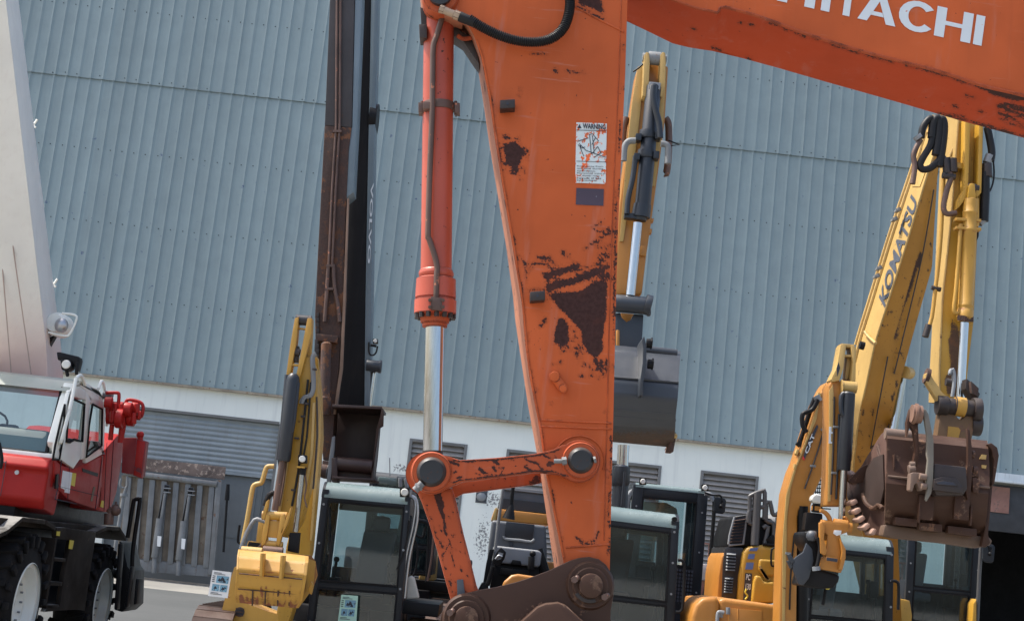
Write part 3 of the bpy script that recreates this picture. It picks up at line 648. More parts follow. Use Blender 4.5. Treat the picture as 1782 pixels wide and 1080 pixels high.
b = B(); b.cyl(P(722, 853, Y0-.1), P(735, 840, Y0-.1), .015, n=12); b.cyl(P(727, 848, Y0-.1), P(730, 845, Y0-.1), .02, n=6); b.out('lock_bolt', M['greysteel'], lk)
b = B(); b.lathe(P(744, 824, Y0+.02), P(744, 824, Y0+.42), [(0, S(38, Y0)), (1, S(38, Y0))], n=40); b.out('link_boss', M['orange2'], lk)
sd_ = [(716, 832), (724, 852), (733, 872), (746, 908), (760, 955), (775, 1010), (786, 1050), (840, 1046), (829, 1020), (818, 975), (805, 925), (796, 885), (787, 848), (770, 850), (740, 846)]
b = B(); dense_prism(b, sd_, Y0+.0, .22); sl = b.out('bucket_link', M['orange2'], ox, bevel=.014)
ly = lambda x: [(782, 794), (800, 799), (862, 796), (930, 789), (962, 782), (978, 774)]
def ends(x, up):
    sg = -1 if up else 1; v = []
    for cx, cy, r in ((751, 822, 35), (1008, 802, 35)):
        if abs(x-cx) < r: v.append(cy+sg*math.sqrt(r*r-(x-cx)**2))
    if 775 < x < 985: v.append(float(np.interp(x, [775, 800, 862, 930, 962, 978, 985], [796, 801, 798, 791, 784, 777, 774] if up else [846, 836, 829, 820, 821, 827, 830])))
    return min(v) if up else max(v)
xl_ = [718+3*i for i in range(108)]
lw_ = linkwear(775, 815, 1000, 806, 26, 26, 5)+[((980-34, 792), (958, 797), 1.6), ((912, 790), (916, 800), 1.6), ((916, 800), (936, 806), 1.8), ((936, 806), (945, 820), 1.5), ((914, 812), (930, 822), 2.0), ((835, 815), (842, 822), 3), ((860, 800), (866, 806), 3), ((858, 812), (862, 818), 2.5), ((1030, 776), (1040, 790), 2), ((728, 802), (722, 822), 2), ((780, 802), (798, 808), 2.2)]
lw_ += [((x, ends(x, True)+1.2), (x+9, ends(x+6, True)+1.5), rr_) for x in range(786, 975, 9) for rr_ in [random.uniform(.6, 1.9)]]+[((x, ends(x, False)-1.0), (x+9, ends(x+6, False)-1.0), rr_) for x in range(790, 985, 9) for rr_ in [random.uniform(.8, 2.2)]]
b = B(); A_ = [P(x, ends(x, True), Y0-.078) for x in xl_]; B_ = [P(x, ends(x, False), Y0-.078) for x in xl_]; b.ruled(A_, B_, 20); b.out('link_face', M['orange2'], lk, wear=wearmap([], lw_, 2.0))
LLs = [(852, 727), (872, 735), (908, 748), (955, 762), (1010, 777), (1040, 784)]; RLs = [(852, 786), (885, 794), (925, 803), (975, 816), (1020, 827), (1040, 831)]
yl_ = [854+4*i for i in range(46)]
sw_ = [((757, 858), (772, 900), 3.2), ((772, 900), (776, 930), 2.2), ((762, 856), (768, 880), 5), ((782, 938), (790, 985), 1.2), ((765, 940), (770, 952), 1.2)]+[((y := random.uniform(860, 1030)) and (ip(LLs, y)+random.uniform(2, 8), y), (ip(LLs, y)+random.uniform(2, 8), y+random.uniform(2, 8)), random.uniform(.5, 1.4)) for i in range(24)]+[((x := random.uniform(760, 815), y := random.uniform(880, 1030)), (x+2, y+3), random.uniform(.5, 1.6)) for i in range(26)]
b = B(); b.ruled([P(ip(LLs, y)+2.5, y, Y0-.0025) for y in yl_], [P(ip(RLs, y)-2.5, y, Y0-.0025) for y in yl_], 14); b.out('link_side_face', M['orange2'], sl, wear=wearmap([], sw_, 2.0))
b = B(); b.prism([(795, 1008), (806, 1007), (811, 1045), (796, 1046)], Y0-.012, .012); b.out('link_boss_patch', M['grey'], sl, bevel=.003)
# bucket
bt = [(764, 1100), (764, 1085), (768, 1066), (776, 1052), (790, 1040), (812, 1031), (835, 1026), (868, 1020), (900, 1012), (930, 1002), (956, 992), (975, 983), (992, 975), (1008, 970), (1025, 968), (1042, 972), (1055, 982), (1064, 997), (1067, 1015), (1068, 1035), (1063, 1062), (1062, 1100), (1090, 1230), (960, 1330), (760, 1280)]
b = B(); b.prism(bt, Y0-.06, .06); bk = b.out('bucket', M['brown'], ox, bevel=.005)
b = B(); b.prism([(880, 1110), (905, 1082), (935, 1055), (950, 1049), (972, 1047), (985, 1052), (1010, 1075), (1040, 1100), (1150, 1260), (960, 1420), (700, 1400), (740, 1240)], Y0-.16, .75); b.out('bucket_shell', M['brown'], bk, bevel=.02)
b = B(); b.prism(bt, Y0+TH+.04, .05); b.out('rear_bucket_ear', M['brown'], bk, bevel=.005)
for cx, cy, k in ((812, 1075, 1.0), (1027, 1018, 1.0)):
    c = P(cx, cy, Y0-.06); e = S(1, Y0-.08)
    b = B(); b.lathe(c-Vector((0, .012, 0)), c+Vector((0, .02, 0)), [(0, 38*e), (.4, 42*e), (1, 42*e)], n=48); b.lathe(c-Vector((0, .024, 0)), c-Vector((0, .010, 0)), [(0, 29*e), (.4, 31*e), (1, 31*e)], n=48); rg = b.out('ear_ring', M['brown'], bk)
    b = B(); b.lathe(c-Vector((0, .055, 0)), c+Vector((0, .4, 0)), [(0, 17*e), (.006, 20*e), (.03, 21*e), (1, 21*e)], n=40); pn = b.out('bucket_pin', M['brown'], bk)
    b = B()
    for a in (200, 40): q = c+Vector((0, -.035, 0))+Rt*(30*e*math.cos(R(a)))+Up*(-30*e*math.sin(R(a))); b.cyl(q-Vector((0, .02, 0)), q+Vector((0, .01, 0)), .014, n=6); b.ball(q+Vector((.01, -.01, .008)), .011)
    b.out('retaining_bolts', M['pipe'], rg)
b = B(); b.prism(circ(1027, 1018, 24, 70, 150, 6)+circ(1027, 1018, 31, 150, 70, 6), Y0-.09, .02); b.out('lock_collar', M['dark'], bk, bevel=.002)
# boom
bx = [960, 1000, 1040, 1092, 1140, 1171, 1210, 1249, 1253, 1262, 1297, 1345, 1395, 1474, 1553, 1632, 1710, 1782, 1900, 2100, 2300, 3450]
by = [-60, -46, -35, -22, -10, 2, 16, 24, 16, 15, 24, 40, 59, 85, 106, 126, 152, 169, 200, 252, 304, 640]
kx = [960, 1040, 1092, 1130, 1171, 1200, 1226, 1260, 1301, 1360, 1435, 1553, 1671, 1782, 1900, 2100, 2300, 3450]
ky = [0, 15, 37, 56, 76, 83, 87, 92, 104, 120, 142, 175, 210, 240, 272, 324, 378, 715]
xs = [960+7*i for i in range(352)]
YB, YBb = Y0+.14, Y0+.14+.46
fl = [P(x, float(np.interp(x, bx, by)), YB) for x in xs]; ft = [P(x, float(np.interp(x, [960, 2300, 3450], [-260, -100, 180])), YB) for x in xs]
bb = [P(x, float(np.interp(x, kx, ky)), YBb) for x in xs]; btp = [v+Vector((0, YBb-YB, 0)) for v in ft]
bl = []; rr = random.Random(4)
bp = [[(1716, 150), (1730, 153), (1784, 167), (1790, 178), (1760, 174), (1724, 164)]]
for i in range(46): x = rr.uniform(1735, 1800); y = 190+(x-1735)*.22+rr.gauss(0, 9); bl.append(((x, y), (x+rr.uniform(6, 22), y+rr.uniform(2, 7)), rr.uniform(.8, 2.6)))
for i in range(90):
    x = rr.choice([rr.uniform(1300, 1782), rr.uniform(1580, 1790)]); y = float(np.interp(x, bx, by))+rr.uniform(-1.5, 3); bl.append(((x, y), (x+rr.uniform(3, 26), y+rr.uniform(1, 6)), rr.uniform(.5, 1.7)))
for i in range(40): x = rr.uniform(1620, 1782); y = float(np.interp(x, kx, ky))-rr.uniform(0, 3); bl.append(((x, y), (x+rr.uniform(3, 30), y+rr.uniform(1, 8)), rr.uniform(.5, 1.6)))
for x, y in ((1240, 83), (1250, 86), (1286, 38), (1305, 42), (1204, 49), (1300, 101), (1658, 186), (1660, 184), (1704, 193), (1680, 165), (1690, 168)): bl.append(((x, y), (x+6, y+2), 1.8))
bl.append(((1590, 115), (1640, 126), 1.5))
bw = wearmap(bp, bl, 4.0)
b = B(); b.ruled(fl, ft, 26); boom = b.out('boom', M['orange'], ox, wear=bw)
b = B(); b.ruled(fl, bb, 30); b.out('boom_underside', paint('orange with underside shade', (.40, .050, .010), .6, .06, BRN, wamt=.12, fine=.4, attr=True, dust=.0, spec=.15, scuff=.3), boom, wear=bw)  # boom's own orange darkened to hold the underside shade
b = B(); b.ruled(bb[::8], btp[::8], 2); b.ruled(ft[::8], btp[::8], 2); b.add([fl[0], ft[0], btp[0], bb[0]], [(0, 1, 2, 3)]); b.add([fl[-1], ft[-1], btp[-1], bb[-1]], [(0, 1, 2, 3)]); b.out('boom_back', M['orange2'], boom)
b = B(); b.ptube([(x, float(np.interp(x, bx, by))-2.5) for x in range(1262, 2200, 45)], YB-.002, .008, n=8); b.ptube([(x, float(np.interp(x, bx, by))-2) for x in (1092, 1140, 1171, 1210, 1235, 1249, 1253, 1262)], YB-.002, .006, n=8); b.out('weld_bead', M['orange2'], boom)
# lettering on the boom, drawn as strokes
def letters(word, spans, hgt_quad, mat, parent, Y, t=.002):
    (BLx, BRx, TRx, TLx) = hgt_quad
    def Q(u, v): a = Vector(BLx).lerp(Vector(BRx), u); c = Vector(TLx).lerp(Vector(TRx), u); r = a.lerp(c, v); return (r[0], r[1])
    b = B()
    for ch, (u0, u1) in zip(word, spans):
        w = u1-u0; V = .27*w if ch != 'I' else w
        H = .135
        def poly(ps): b.prism([Q(u0+x*w, y) for x, y in ps], Y, t)
        vr = V/w
        if ch == 'I': poly([(0, 0), (1, 0), (1, 1), (0, 1)])
        if ch == 'H': poly([(0, 0), (vr, 0), (vr, 1), (0, 1)]); poly([(1-vr, 0), (1, 0), (1, 1), (1-vr, 1)]); poly([(vr, .43), (1-vr, .43), (1-vr, .43+H), (vr, .43+H)])
        if ch == 'T': poly([(0, 1-H*1.1), (1, 1-H*1.1), (1, 1), (0, 1)]); poly([(.5-vr/2, 0), (.5+vr/2, 0), (.5+vr/2, 1-H*1.1), (.5-vr/2, 1-H*1.1)])
        if ch == 'A': poly([(0, 0), (.25, 0), (.52, .72), (.52, 1), (.38, 1)]); poly([(.75, 0), (1, 0), (.64, 1), (.52, 1), (.52, .72)]); poly([(.33, .22), (.67, .22), (.625, .22+H), (.375, .22+H)])
        if ch == 'C':
            N = 16; a0, a1 = R(38), R(322)
            for i in range(N):
                p = a0+(a1-a0)*i/N; q = a0+(a1-a0)*(i+1)/N
                poly([(.52+.52*math.cos(p), .5+.52*math.sin(p)), (.52+.52*math.cos(q), .5+.52*math.sin(q)), (.52+.26*math.cos(q), .5+.34*math.sin(q)), (.52+.26*math.cos(p), .5+.34*math.sin(p))])
    return b.out('lettering', mat, parent, recalc=True)
W = 360.0
sp_ = [(1352, 1417), (1428, 1443), (1450, 1494), (1492, 1558), (1561, 1624), (1625, 1688), (1693, 1708)]
letters('HITACHI', [((a-1352)/356, (c-1352)/356) for a, c in sp_], ((1352, 1.0), (1708, 80), (1715, 29), (1359, -50)), M['lett'], boom, YB-.003)
# text helper: built-in font mapped on a quad given as pixel corners with depth
def text(word, quad, mat, parent, name='lettering', shear=0.0, bold=.02, t=.002, stretch=True):
    cu = bpy.data.curves.new('t', 'FONT'); cu.body = word; cu.offset = bold; cu.shear = shear; cu.resolution_u = 3
    o = bpy.data.objects.new('t', cu); C.objects.link(o); bpy.context.view_layer.update()
    me = bpy.data.meshes.new_from_object(o.evaluated_get(bpy.context.evaluated_depsgraph_get()))
    vs = [v.co.copy() for v in me.vertices]; fs = [tuple(p.vertices) for p in me.polygons]
    bpy.data.objects.remove(o); bpy.data.curves.remove(cu); bpy.data.meshes.remove(me)
    x0 = min(v.x for v in vs); x1 = max(v.x for v in vs); y0 = min(v.y for v in vs); y1 = max(v.y for v in vs)
    q = None if callable(quad) else [p if isinstance(p, Vector) else P(*p) for p in quad]   # BL BR TR TL
    b = B(); nv = []
    nrm = (q[1]-q[0]).cross(q[3]-q[0]).normalized() if q else None
    for v in vs:
        u = (v.x-x0)/(x1-x0); w = (v.y-y0)/(y1-y0); nv.append(quad(u, w) if q is None else q[0].lerp(q[1], u).lerp(q[3].lerp(q[2], u), w)+nrm*.002)
    b.add(nv, fs); return b.out(name, mat, parent, recalc=False)
# stickers on the stick
YS = Y0-.0025
b = B(); b.prism([(1003, 213), (1056, 215), (1054, 320), (1001, 318)], YS, .0025); dec = b.out('warning_sticker', M['decal'], stick, label='torn white warning sticker with orange showing through')
b = B(); b.prism([(1003, 327), (1051, 329), (1050, 358), (1002, 356)], YS, .0025); b.out('faded_plate', M['purple'], stick)
YT = YS-.0015
text('WARNING', [(1014, 224, YT), (1054, 226, YT), (1054, 217, YT), (1014, 215, YT)], M['ink'], dec, bold=.03)
b = B(); b.prism([(1005, 223), (1012, 223.5), (1008.5, 216)], YT, .001)
for y in (226, 280): b.prism([(1003, y), (1055, y+1.6), (1055, y+2.4), (1003, y+.8)], YT, .001)
for a in (((1026, 234), (1031, 233)), ((1031, 233), (1042, 246)), ((1026, 234), (1029, 268)), ((1031, 236), (1034, 266)), ((1030, 268), (1040, 255)), ((1040, 255), (1046, 266)), ((1046, 266), (1034, 274)), ((1005, 246), (1024, 240)), ((1008, 250), (1020, 262)), ((1020, 262), (1054, 274)), ((1010, 257), (1013, 265)), ((1013, 265), (1016, 272)), ((1006, 252), (1012, 258)), ((1012, 258), (1018, 256)), ((1036, 240), (1030, 252))):
    (x, y), (u, v) = a; b.bar(P(x, y, YT), P(u, v, YT), .0028, .001)
b.ball(P(1010, 254.5, YT), .004)
b.out('pictogram', M['ink'], dec)
for i, wd in enumerate(('Keep away from', 'machine during', 'operation.', 'Personal injury', 'or death may', 'result if hit', 'by machine.')):
    wd_ = 49*len(wd)/15.0; y = 291+i*4.1; text(wd, [(1004, y, YT), (1004+wd_, y+.9, YT), (1004+wd_, y-2.2, YT), (1004, y-3.1, YT)], M['ink'], dec, bold=.012)
# ================================================================ generic excavator pieces
def undercarriage(root, xl, xr, yf, L, h=.8, w=.45, body=None, deck=None, bz=1.05, dozer=False):
    def track(x):
        b = B(); n = 11; rr = h/2; prof = []
        for i in range(n+1): a = R(90+180*i/n); prof.append((yf+rr+rr*math.cos(a), rr+rr*math.sin(a)))
        for i in range(n+1): a = R(-90+180*i/n); prof.append((yf+L-rr+rr*math.cos(a), rr+rr*math.sin(a)))
        A = [Vector((x+.04, y, .02+z*.96)) for y, z in prof]; b.loft(A, [v+Vector((w-.08, 0, 0)) for v in A])
        o = b.out('track', M['shoe'], root, bevel=0)
        b = B(); pl = []; 
        for i in range(len(prof)):
            a = prof[i]; c = prof[(i+1) % len(prof)]; d = math.dist(a, c); k = max(1, round(d/.17))
            for j in range(k): t = j/k; pl.append((a[0]+(c[0]-a[0])*t, a[1]+(c[1]-a[1])*t, (c[0]-a[0])/max(d, 1e-6), (c[1]-a[1])/max(d, 1e-6)))
        for (y, z, ty, tz) in pl:
            nY, nZ = tz, -ty; cy, cz = y-nY*-.012, z-nZ*-.012
            b.obox((x+w/2, cy, max(.03, cz)), (w/2, 0, 0), Vector((0, ty, tz))*.072, Vector((0, nY, nZ))*.018)
            b.obox((x+w/2, cy+ty*.05+nY*.02, max(.04, cz+tz*.05+nZ*.02)), (w/2-.01, 0, 0), Vector((0, ty, tz))*.012, Vector((0, nY, nZ))*.02)
        b.out('track_shoes', M['shoe'], o, bevel=0)
    track(xl); track(xr-w)
    b = B(); b.box((xl+w, yf+L*.25, .3), (xr-w, yf+L*.75, .75)); b.cyl(((xl+xr)/2, yf+L*.5, .7), ((xl+xr)/2, yf+L*.5, bz), .45, n=28); b.out('car_body', body or M['black'], root, bevel=.02)
    b = B(); x0, x1 = xl+.05, xr-.05; b.box((x0, yf+L*.5, bz), (x1, yf+L*1.0, bz+.15)); b.out('deck', M['black'], root, bevel=.02)
    if deck:
        b = B(); n = 10; pts = [(x0, yf+L*.78), (x1, yf+L*.78)]+[(x1-(x1-x0)*.5*(1-math.cos(R(90*i/n)))*.3, yf+L*.78+L*.42*math.sin(R(90*i/n))) for i in range(1, n+1)]
        pts += [(x0+(x1-x0)*.5*(1-math.cos(R(90*i/n)))*.3, yf+L*.78+L*.42*math.sin(R(90*i/n))) for i in range(n, 0, -1)]
        A = [Vector((x, y, bz+.18)) for x, y in pts]; b.loft(A, [v+Vector((0, 0, .36)) for v in A]); b.out('counterweight', deck, root, bevel=.05)
def cabin(root, quad, Y, depth, gl=(.09, .10, .91, .62), lower=(.66, .97), visor=.09, frame=None, seat=None, side=True, vis_mat=None, split=True, seatx=.62, inner=True, wiper=True, low_solid=False, g=None, rail=False, dash=True):
    frame = frame or M['frame']; seat = seat or M['seat']; g = g or M['glass']
    q = [P(x, y, Y) for x, y in quad]   # TL TR BR BL
    def F(u, v, d=0.0): return q[0].lerp(q[1], u).lerp(q[3].lerp(q[2], u), v)+Vector((0, d, 0))
    root_c = B()
    def qb(b, u0, v0, u1, v1, d0, d1, m=0): b.loft([F(u0, v0, d0), F(u1, v0, d0), F(u1, v1, d0), F(u0, v1, d0)], [F(u0, v0, d1), F(u1, v0, d1), F(u1, v1, d1), F(u0, v1, d1)], m)
    u0, v0, u1, v1 = gl; vl0, vl1 = lower
    b = B()
    qb(b, 0, visor*.5, u0, 1, 0, .09); qb(b, u1, visor*.5, 1, 1, 0, .09); qb(b, u0, visor, u1, v0, 0.004, .09); qb(b, u0, v1, u1, vl0, .004, .07); qb(b, u0, vl1, u1, 1, .004, .09)
    for uu in (0, 1-u0*.8): qb(b, uu, visor*.6, uu+u0*.8, 1, depth-.1, depth); qb(b, uu, visor*.6, uu+u0*.8, 1, depth*.45, depth*.45+.07)
    for uu in (0, 1-u0*.5): qb(b, uu, visor*.4, uu+u0*.5, visor*1.6, .09, depth-.1); qb(b, uu, .55, uu+u0*.4, 1, .09, depth-.1)
    qb(b, u0, visor*.6, 1-u0*.8, visor*1.5, depth-.1, depth); qb(b, u0, .55, 1-u0*.8, 1, depth-.1, depth)
    cb = b.out('cab', frame, root, bevel=.012)
    h = (F(.5, visor)-F(.5, 0)).length; b = B(); n = 8; A = []; Bk = []
    for i in range(n+1):
        a = R(90*i/n); off = Vector((0, h*1.3*(1-math.sin(a)), 0)); v = visor*(1-math.cos(R(90)-a+0)*0) if 0 else visor*math.cos(a)
        off = Vector((0, h*1.2*(1-math.cos(a)), 0)); v = visor*(1-math.sin(a)); A.append(F(.0+.03, v)+off+Vector((0, -.004, 0))); Bk.append(F(.97, v)+off+Vector((0, -.004, 0)))
    A += [F(.03, 0, h*1.2), F(.03, visor, .2)]; Bk += [F(.97, 0, h*1.2), F(.97, visor, .2)]
    b.loft(A, Bk); b.out('roof_visor', vis_mat or M['visor'], cb, sharp=50)
    b = B(); A2 = [a-(Bk[i]-a)*.034 for i, a in enumerate(A)]; b.loft(A2, [a-(Bk[i]-a)*.002 for i, a in enumerate(A)]); B2 = [a+(a-A[i])*.034 for i, a in enumerate(Bk)]; b.loft([a+(a-A[i])*.002 for i, a in enumerate(Bk)], B2); b.out('visor_ends', frame, cb, sharp=50)
    b = B(); qb(b, .0, -.0, 1, visor*.45, h*1.2, depth); b.out('roof', frame, cb, bevel=.02)
    b = B(); b.add([F(u0, v0, .03), F(u1, v0, .03), F(u1, v1, .03), F(u0, v1, .03)], [(0, 1, 2, 3)]); b.out('windscreen', g, cb)
    b = B()
    if low_solid: qb(b, u0, vl0, u1, vl1, .02, .05); b.out('front_panel', frame, cb)
    else: b.add([F(u0, vl0, .03), F(u1, vl0, .03), F(u1, vl1, .03), F(u0, vl1, .03)], [(0, 1, 2, 3)]); b.out('lower_windscreen', M['glassd'] if g is M['glassd'] else g, cb)
    b = B(); b.add([F(u0, visor*1.5, depth-.05), F(1-u0, visor*1.5, depth-.05), F(1-u0, .55, depth-.05), F(u0, .55, depth-.05)], [(0, 1, 2, 3)]); b.out('rear_window', g, cb)
    for nm, uu in (('a', .02), ('b', .985)):
        b = B(); b.add([F(uu, visor, .1), F(uu, visor, depth-.1), F(uu, .6 if nm == 'a' else .95, depth-.1), F(uu, .6 if nm == 'a' else .95, .1)], [(0, 1, 2, 3)]); b.out('side_window', g, cb)
    b = B()   # rubber seals round the glass
    for (a0, b0, a1, b1) in ((u0, v0, u1, v1), (u0, vl0, u1, vl1)):
        e = .014; e2 = e*.8
        qb(b, a0, b0, a0+e, b1, -.012, .028); qb(b, a1-e, b0, a1, b1, -.012, .028); qb(b, a0+e, b0, a1-e, b0+e2, -.012, .028); qb(b, a0+e, b1-e2, a1-e, b1, -.012, .028)
    b.out('glass_seal', M['rubber'], cb)
    if inner:
        sx = seatx; zt = F(sx, .34); zb = F(sx, .80); b = B(); wv = (F(1, .5)-F(0, .5)).length
        c = F(sx, .48, depth*.62); b.obox(c, (wv*.19, 0, 0), (0, .06, 0), (0.03, 0, .34)); b.obox(c+Vector((.03, -.01, .43)), (wv*.10, 0, 0), (0, .05, 0), (0, 0, .09)); b.obox(c+Vector((-.03, -.26, -.36)), (wv*.2, 0, 0), (0, .26, 0), (0, 0, .07))
        b.out('seat', seat, cb, bevel=.05, seg=3)
        b = B(); c = F(.5, .66, depth*.45)
        for s in (-1, 1): b.obox(c+Vector((s*wv*.31, 0, -.05)), (.05, 0, 0), (0, .28, 0), (0, 0, .12)); b.cyl(c+Vector((s*wv*.31, -.2, .05)), c+Vector((s*wv*.30, -.24, .26)), .018); b.ball(c+Vector((s*wv*.30, -.24, .28)), .035)
        for s in (-.12, .05): b.cyl(F(.45+s, .95, .3), F(.45+s, .72, .24), .014)
        b.obox(F(.86, .5, .35), (.05, 0, 0), (0, .04, 0), (0, 0, .1)); b.obox(F(.5, .98, depth*.5), (wv*.42, 0, 0), (0, depth*.4, 0), (0, 0, .04)); b.out('controls', M['black'], cb, bevel=.01)
    if wiper:
        b = B(); b.cyl(F(u0+.02, v0+.04, -.02), F(u0+.12, v1-.08, -.03), .010); b.cyl(F(u0+.10, v1-.30, -.04), F(u0+.10, v1-.06, -.04), .014); b.out('wiper', M['black'], cb)
    b = B()
    for v in (.15, .4, .65, .9):
        for u in (u0*.45, 1-u0*.45): b.cyl(F(u, v, -.012), F(u, v, .01), .014, n=8)
    b.out('frame_bolts', M['lgrey'], cb)
    return cb, F
def mirror(root, x, y, w, h, Y, tilt=3, arm=None):
    b = B(); pts = [(x-w/2+1, y-h/2), (x+w/2-3, y-h/2+2), (x+w/2, y-h/2+6), (x+w/2-tilt+1, y+h/2-4), (x+w/2-tilt-3, y+h/2), (x-w/2-tilt+5, y+h/2-2), (x-w/2-tilt+1, y+h/2-6), (x-w/2-1, y-h/2+5)]
    b.prism(pts, Y, .06); m = b.out('mirror', M['frame'], root, bevel=.015)
    b = B(); b.ball(P(x+1, y+1, Y-.02), .03); b.ptube([(x+2, y-h/3), (x+4, y-h/5), (x+2, y+2)], Y-.03, .01)
    if arm: b.ptube(arm, Y, .014)
    b.out('mirror_bracket', M['black'], m)
def lamp(root, x, y, s, Y, mat=None):
    b = B(); h = s/2; b.prism([(x-h, y-h), (x+h, y-h+.8), (x+h, y+h), (x-h, y+h-.5)], Y, .09); l = b.out('work_lamp', mat or M['black'], root, bevel=.01)
    b = B(); c = P(x, y, Y); b.lathe(c-Vector((0, .012, 0)), c+Vector((0, .01, 0)), [(0, S(h*.62, Y)), (.5, S(h*.78, Y)), (1, S(h*.8, Y))], n=20); b.out('lens', M['lens'], l)
def Yi(y, T): return float(np.interp(y, [a for a, _ in T], [c for _, c in T]))
# ================================================================ rough terrain crane at the left
XS = -5.05
cr = empty('mobile_crane', (-6.2, 17, 0), 'red and white rough terrain crane with big black tyres and raised white boom', 'crane')
# boom
b = B(); YBm = 18.0
A = [P(-60, -160, 15.0), P(20, -160, 15.0), P(108, 606, YBm), P(108, 690, YBm), P(-40, 700, YBm), P(-90, 400, 17)]
Fr = [P(-90, -160, 15.2), P(-8, -160, 15.2), P(80, 600, 18.0), P(84, 660, 18.0), P(-60, 660, 18.0)]
Sd = [P(-90, -160, 16.4), P(8, -160, 16.4), P(105, 600, 19.4), P(110, 660, 19.4), P(-60, 660, 19.4)]
Sd = [Fr[0]+Vector((0, 1.2, 0)), P(13, -160, 16.4), P(106, 600, 19.2), P(111, 660, 19.2), Fr[4]+Vector((0, 1.2, 0))]
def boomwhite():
    m = paint('white boom colour redder at foot', (.76, .745, .69), .4, .04, (.3, .16, .1), wamt=.02, streak=.08, bump=.02); nt = m.node_tree; p = nt.nodes['Principled BSDF']
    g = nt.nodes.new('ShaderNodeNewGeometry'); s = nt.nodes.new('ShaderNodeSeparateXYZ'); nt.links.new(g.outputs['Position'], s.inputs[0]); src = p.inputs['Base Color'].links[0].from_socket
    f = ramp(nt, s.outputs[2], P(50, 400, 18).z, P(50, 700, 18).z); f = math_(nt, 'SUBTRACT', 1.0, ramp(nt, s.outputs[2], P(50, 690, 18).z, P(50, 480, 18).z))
    nt.links.new(mixc(nt, math_(nt, 'MULTIPLY', f, .55), src, (.62, .22, .17)), p.inputs['Base Color']); return m  # colour blends towards red at the foot of the boom
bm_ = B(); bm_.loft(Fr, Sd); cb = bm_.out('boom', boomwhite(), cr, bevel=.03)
b = B()
for (x0, x1) in ((24, 55), (2, 20)): b.tube([P(x0-40 if x0 == 2 else -2, -60, 15.2) if 0 else P(x0-30, 180, 16.6), P(x0+0, 440, 17.3), P(x1, 655, 17.96)], .008, n=6, sub=1)
b.out('boom_seam', paint('boom seam line', (.40, .30, .26), .5, .1), cb)
b = B(); b.tube([P(15, 20, 16.9), P(28, 150, 17.4), P(44, 320, 18.0), P(60, 470, 18.5), P(78, 600, 18.9)], .016, n=8, sub=3)
for t in range(9):
    y = 20+t*72; x = float(np.interp(y, [20, 150, 320, 470, 600], [15, 28, 44, 60, 78])); Yq = float(np.interp(y, [20, 600], [16.9, 18.9])); b.ball(P(x, y, Yq-.03), .03)
b.out('boom_cable', M['pipe'], cb)
for (x, y) in ((60, 216), (95, 493)):
    b = B(); Yq = float(np.interp(y, [0, 600], [17.2, 19.3])); b.ptube([(x-8, y+10), (x+5, y-8)], Yq, .015); b.ptube([(x-5, y-1), (x+2, y+6)], Yq, .012); b.out('cable_guide', M['white'], cb)
b = B(); b.ptube([(40, 272), (60, 270), (63, 274), (60, 277), (40, 277)], 18.2, .014); b.ball(P(54, 285, 18.2), .07, m=1); b.ball(P(56, 290, 18.2), .05, m=1); b.out('hook_guide', [M['white'], M['greysteel']], cb)
b = B(); c = P(98, 563, 18.2); b.lathe(c-Vector((.0, .08, 0)), c+Vector((0, .25, 0)), [(0, .05), (.02, .11), (.3, .12), (.34, .15), (1, .15)], n=28); b.ball(P(107, 566, 18.1), .085, m=1, sc=(1, 1, 1.1)); b.ptube([(108, 545), (130, 548), (133, 556), (122, 580), (112, 584), (84, 578)], 18.1, .014)
b.prism([(82, 590), (98, 580), (84, 604)], 18.3, .1, m=2); b.out('cable_reel', [M['white'], M['steel'], M['black']], cb)
# floodlight on the cab roof
b = B(); Yf = 16.3; b.prism([(98, 612), (104, 612), (137, 620), (138, 626), (133, 646), (128, 634), (122, 630), (100, 626)], Yf, .16); b.cyl(P(134, 630, Yf), P(133, 652, Yf), .02); b.cyl(P(115, 640, Yf), P(118, 655, Yf), .02)
fl_ = b.out('flood_lamp', M['black'], cr, bevel=.015); b = B(); b.prism([(104, 624), (123, 626), (125, 640), (117, 645), (106, 643)], Yf-.05, .15); b.out('lamp_housing', M['black'], fl_, bevel=.02)
b = B(); c = P(114.5, 633.5, Yf-.06); b.lathe(c, c+Vector((0, .03, 0)), [(0, .04), (.4, .05), (1, .05)]); b.out('lens', M['lens'], fl_)
# cab: side in plane X=XS, front at Y ~15.9
def sx(pts): return [PX(x, y, XS) for x, y in pts]
V3 = lambda v, dx=0, dy=0, dz=0: v+Vector((dx, dy, dz))
cab = None
side = [(96, 798), (100, 770), (122, 682), (131, 664), (140, 661), (172, 677), (181, 690), (184, 720), (182, 765), (181, 789), (128, 815), (104, 806)]
b = B(); W_ = 2.35
so_ = sx(side)
# white cab shell as ring pieces: pillars on the side plane
def sp(pts, m=0, t=.05, X=None): 
    X = XS if X is None else X; A = [PX(x, y, X) for x, y in pts]; b.loft(A, [a-Vector((t, 0, 0)) for a in A], m)
sp([(96, 796), (99, 770), (121, 684), (129, 668), (133, 671), (124, 700), (112, 752), (103, 800)])
sp([(103, 800), (112, 752), (113, 757), (107, 800)])
sp([(107, 800), (113, 757), (117, 700), (122, 680), (133, 671), (140, 672), (151, 680), (150, 696), (122, 688), (120, 692), (115, 768), (120, 770), (130, 766), (142, 770), (142, 795), (128, 815)])
sp([(142, 770), (150, 696), (151, 680), (160, 692), (157, 705), (150, 795), (142, 800)])
sp([(129, 668), (140, 661), (172, 677), (181, 690), (184, 720), (182, 765), (181, 789), (150, 806), (150, 794), (177, 779), (179, 710), (160, 703), (158, 700), (151, 680), (140, 672), (133, 671)])
cab = b.out('cab', M['white'], cr, bevel=.015)
xs0 = XS-W_
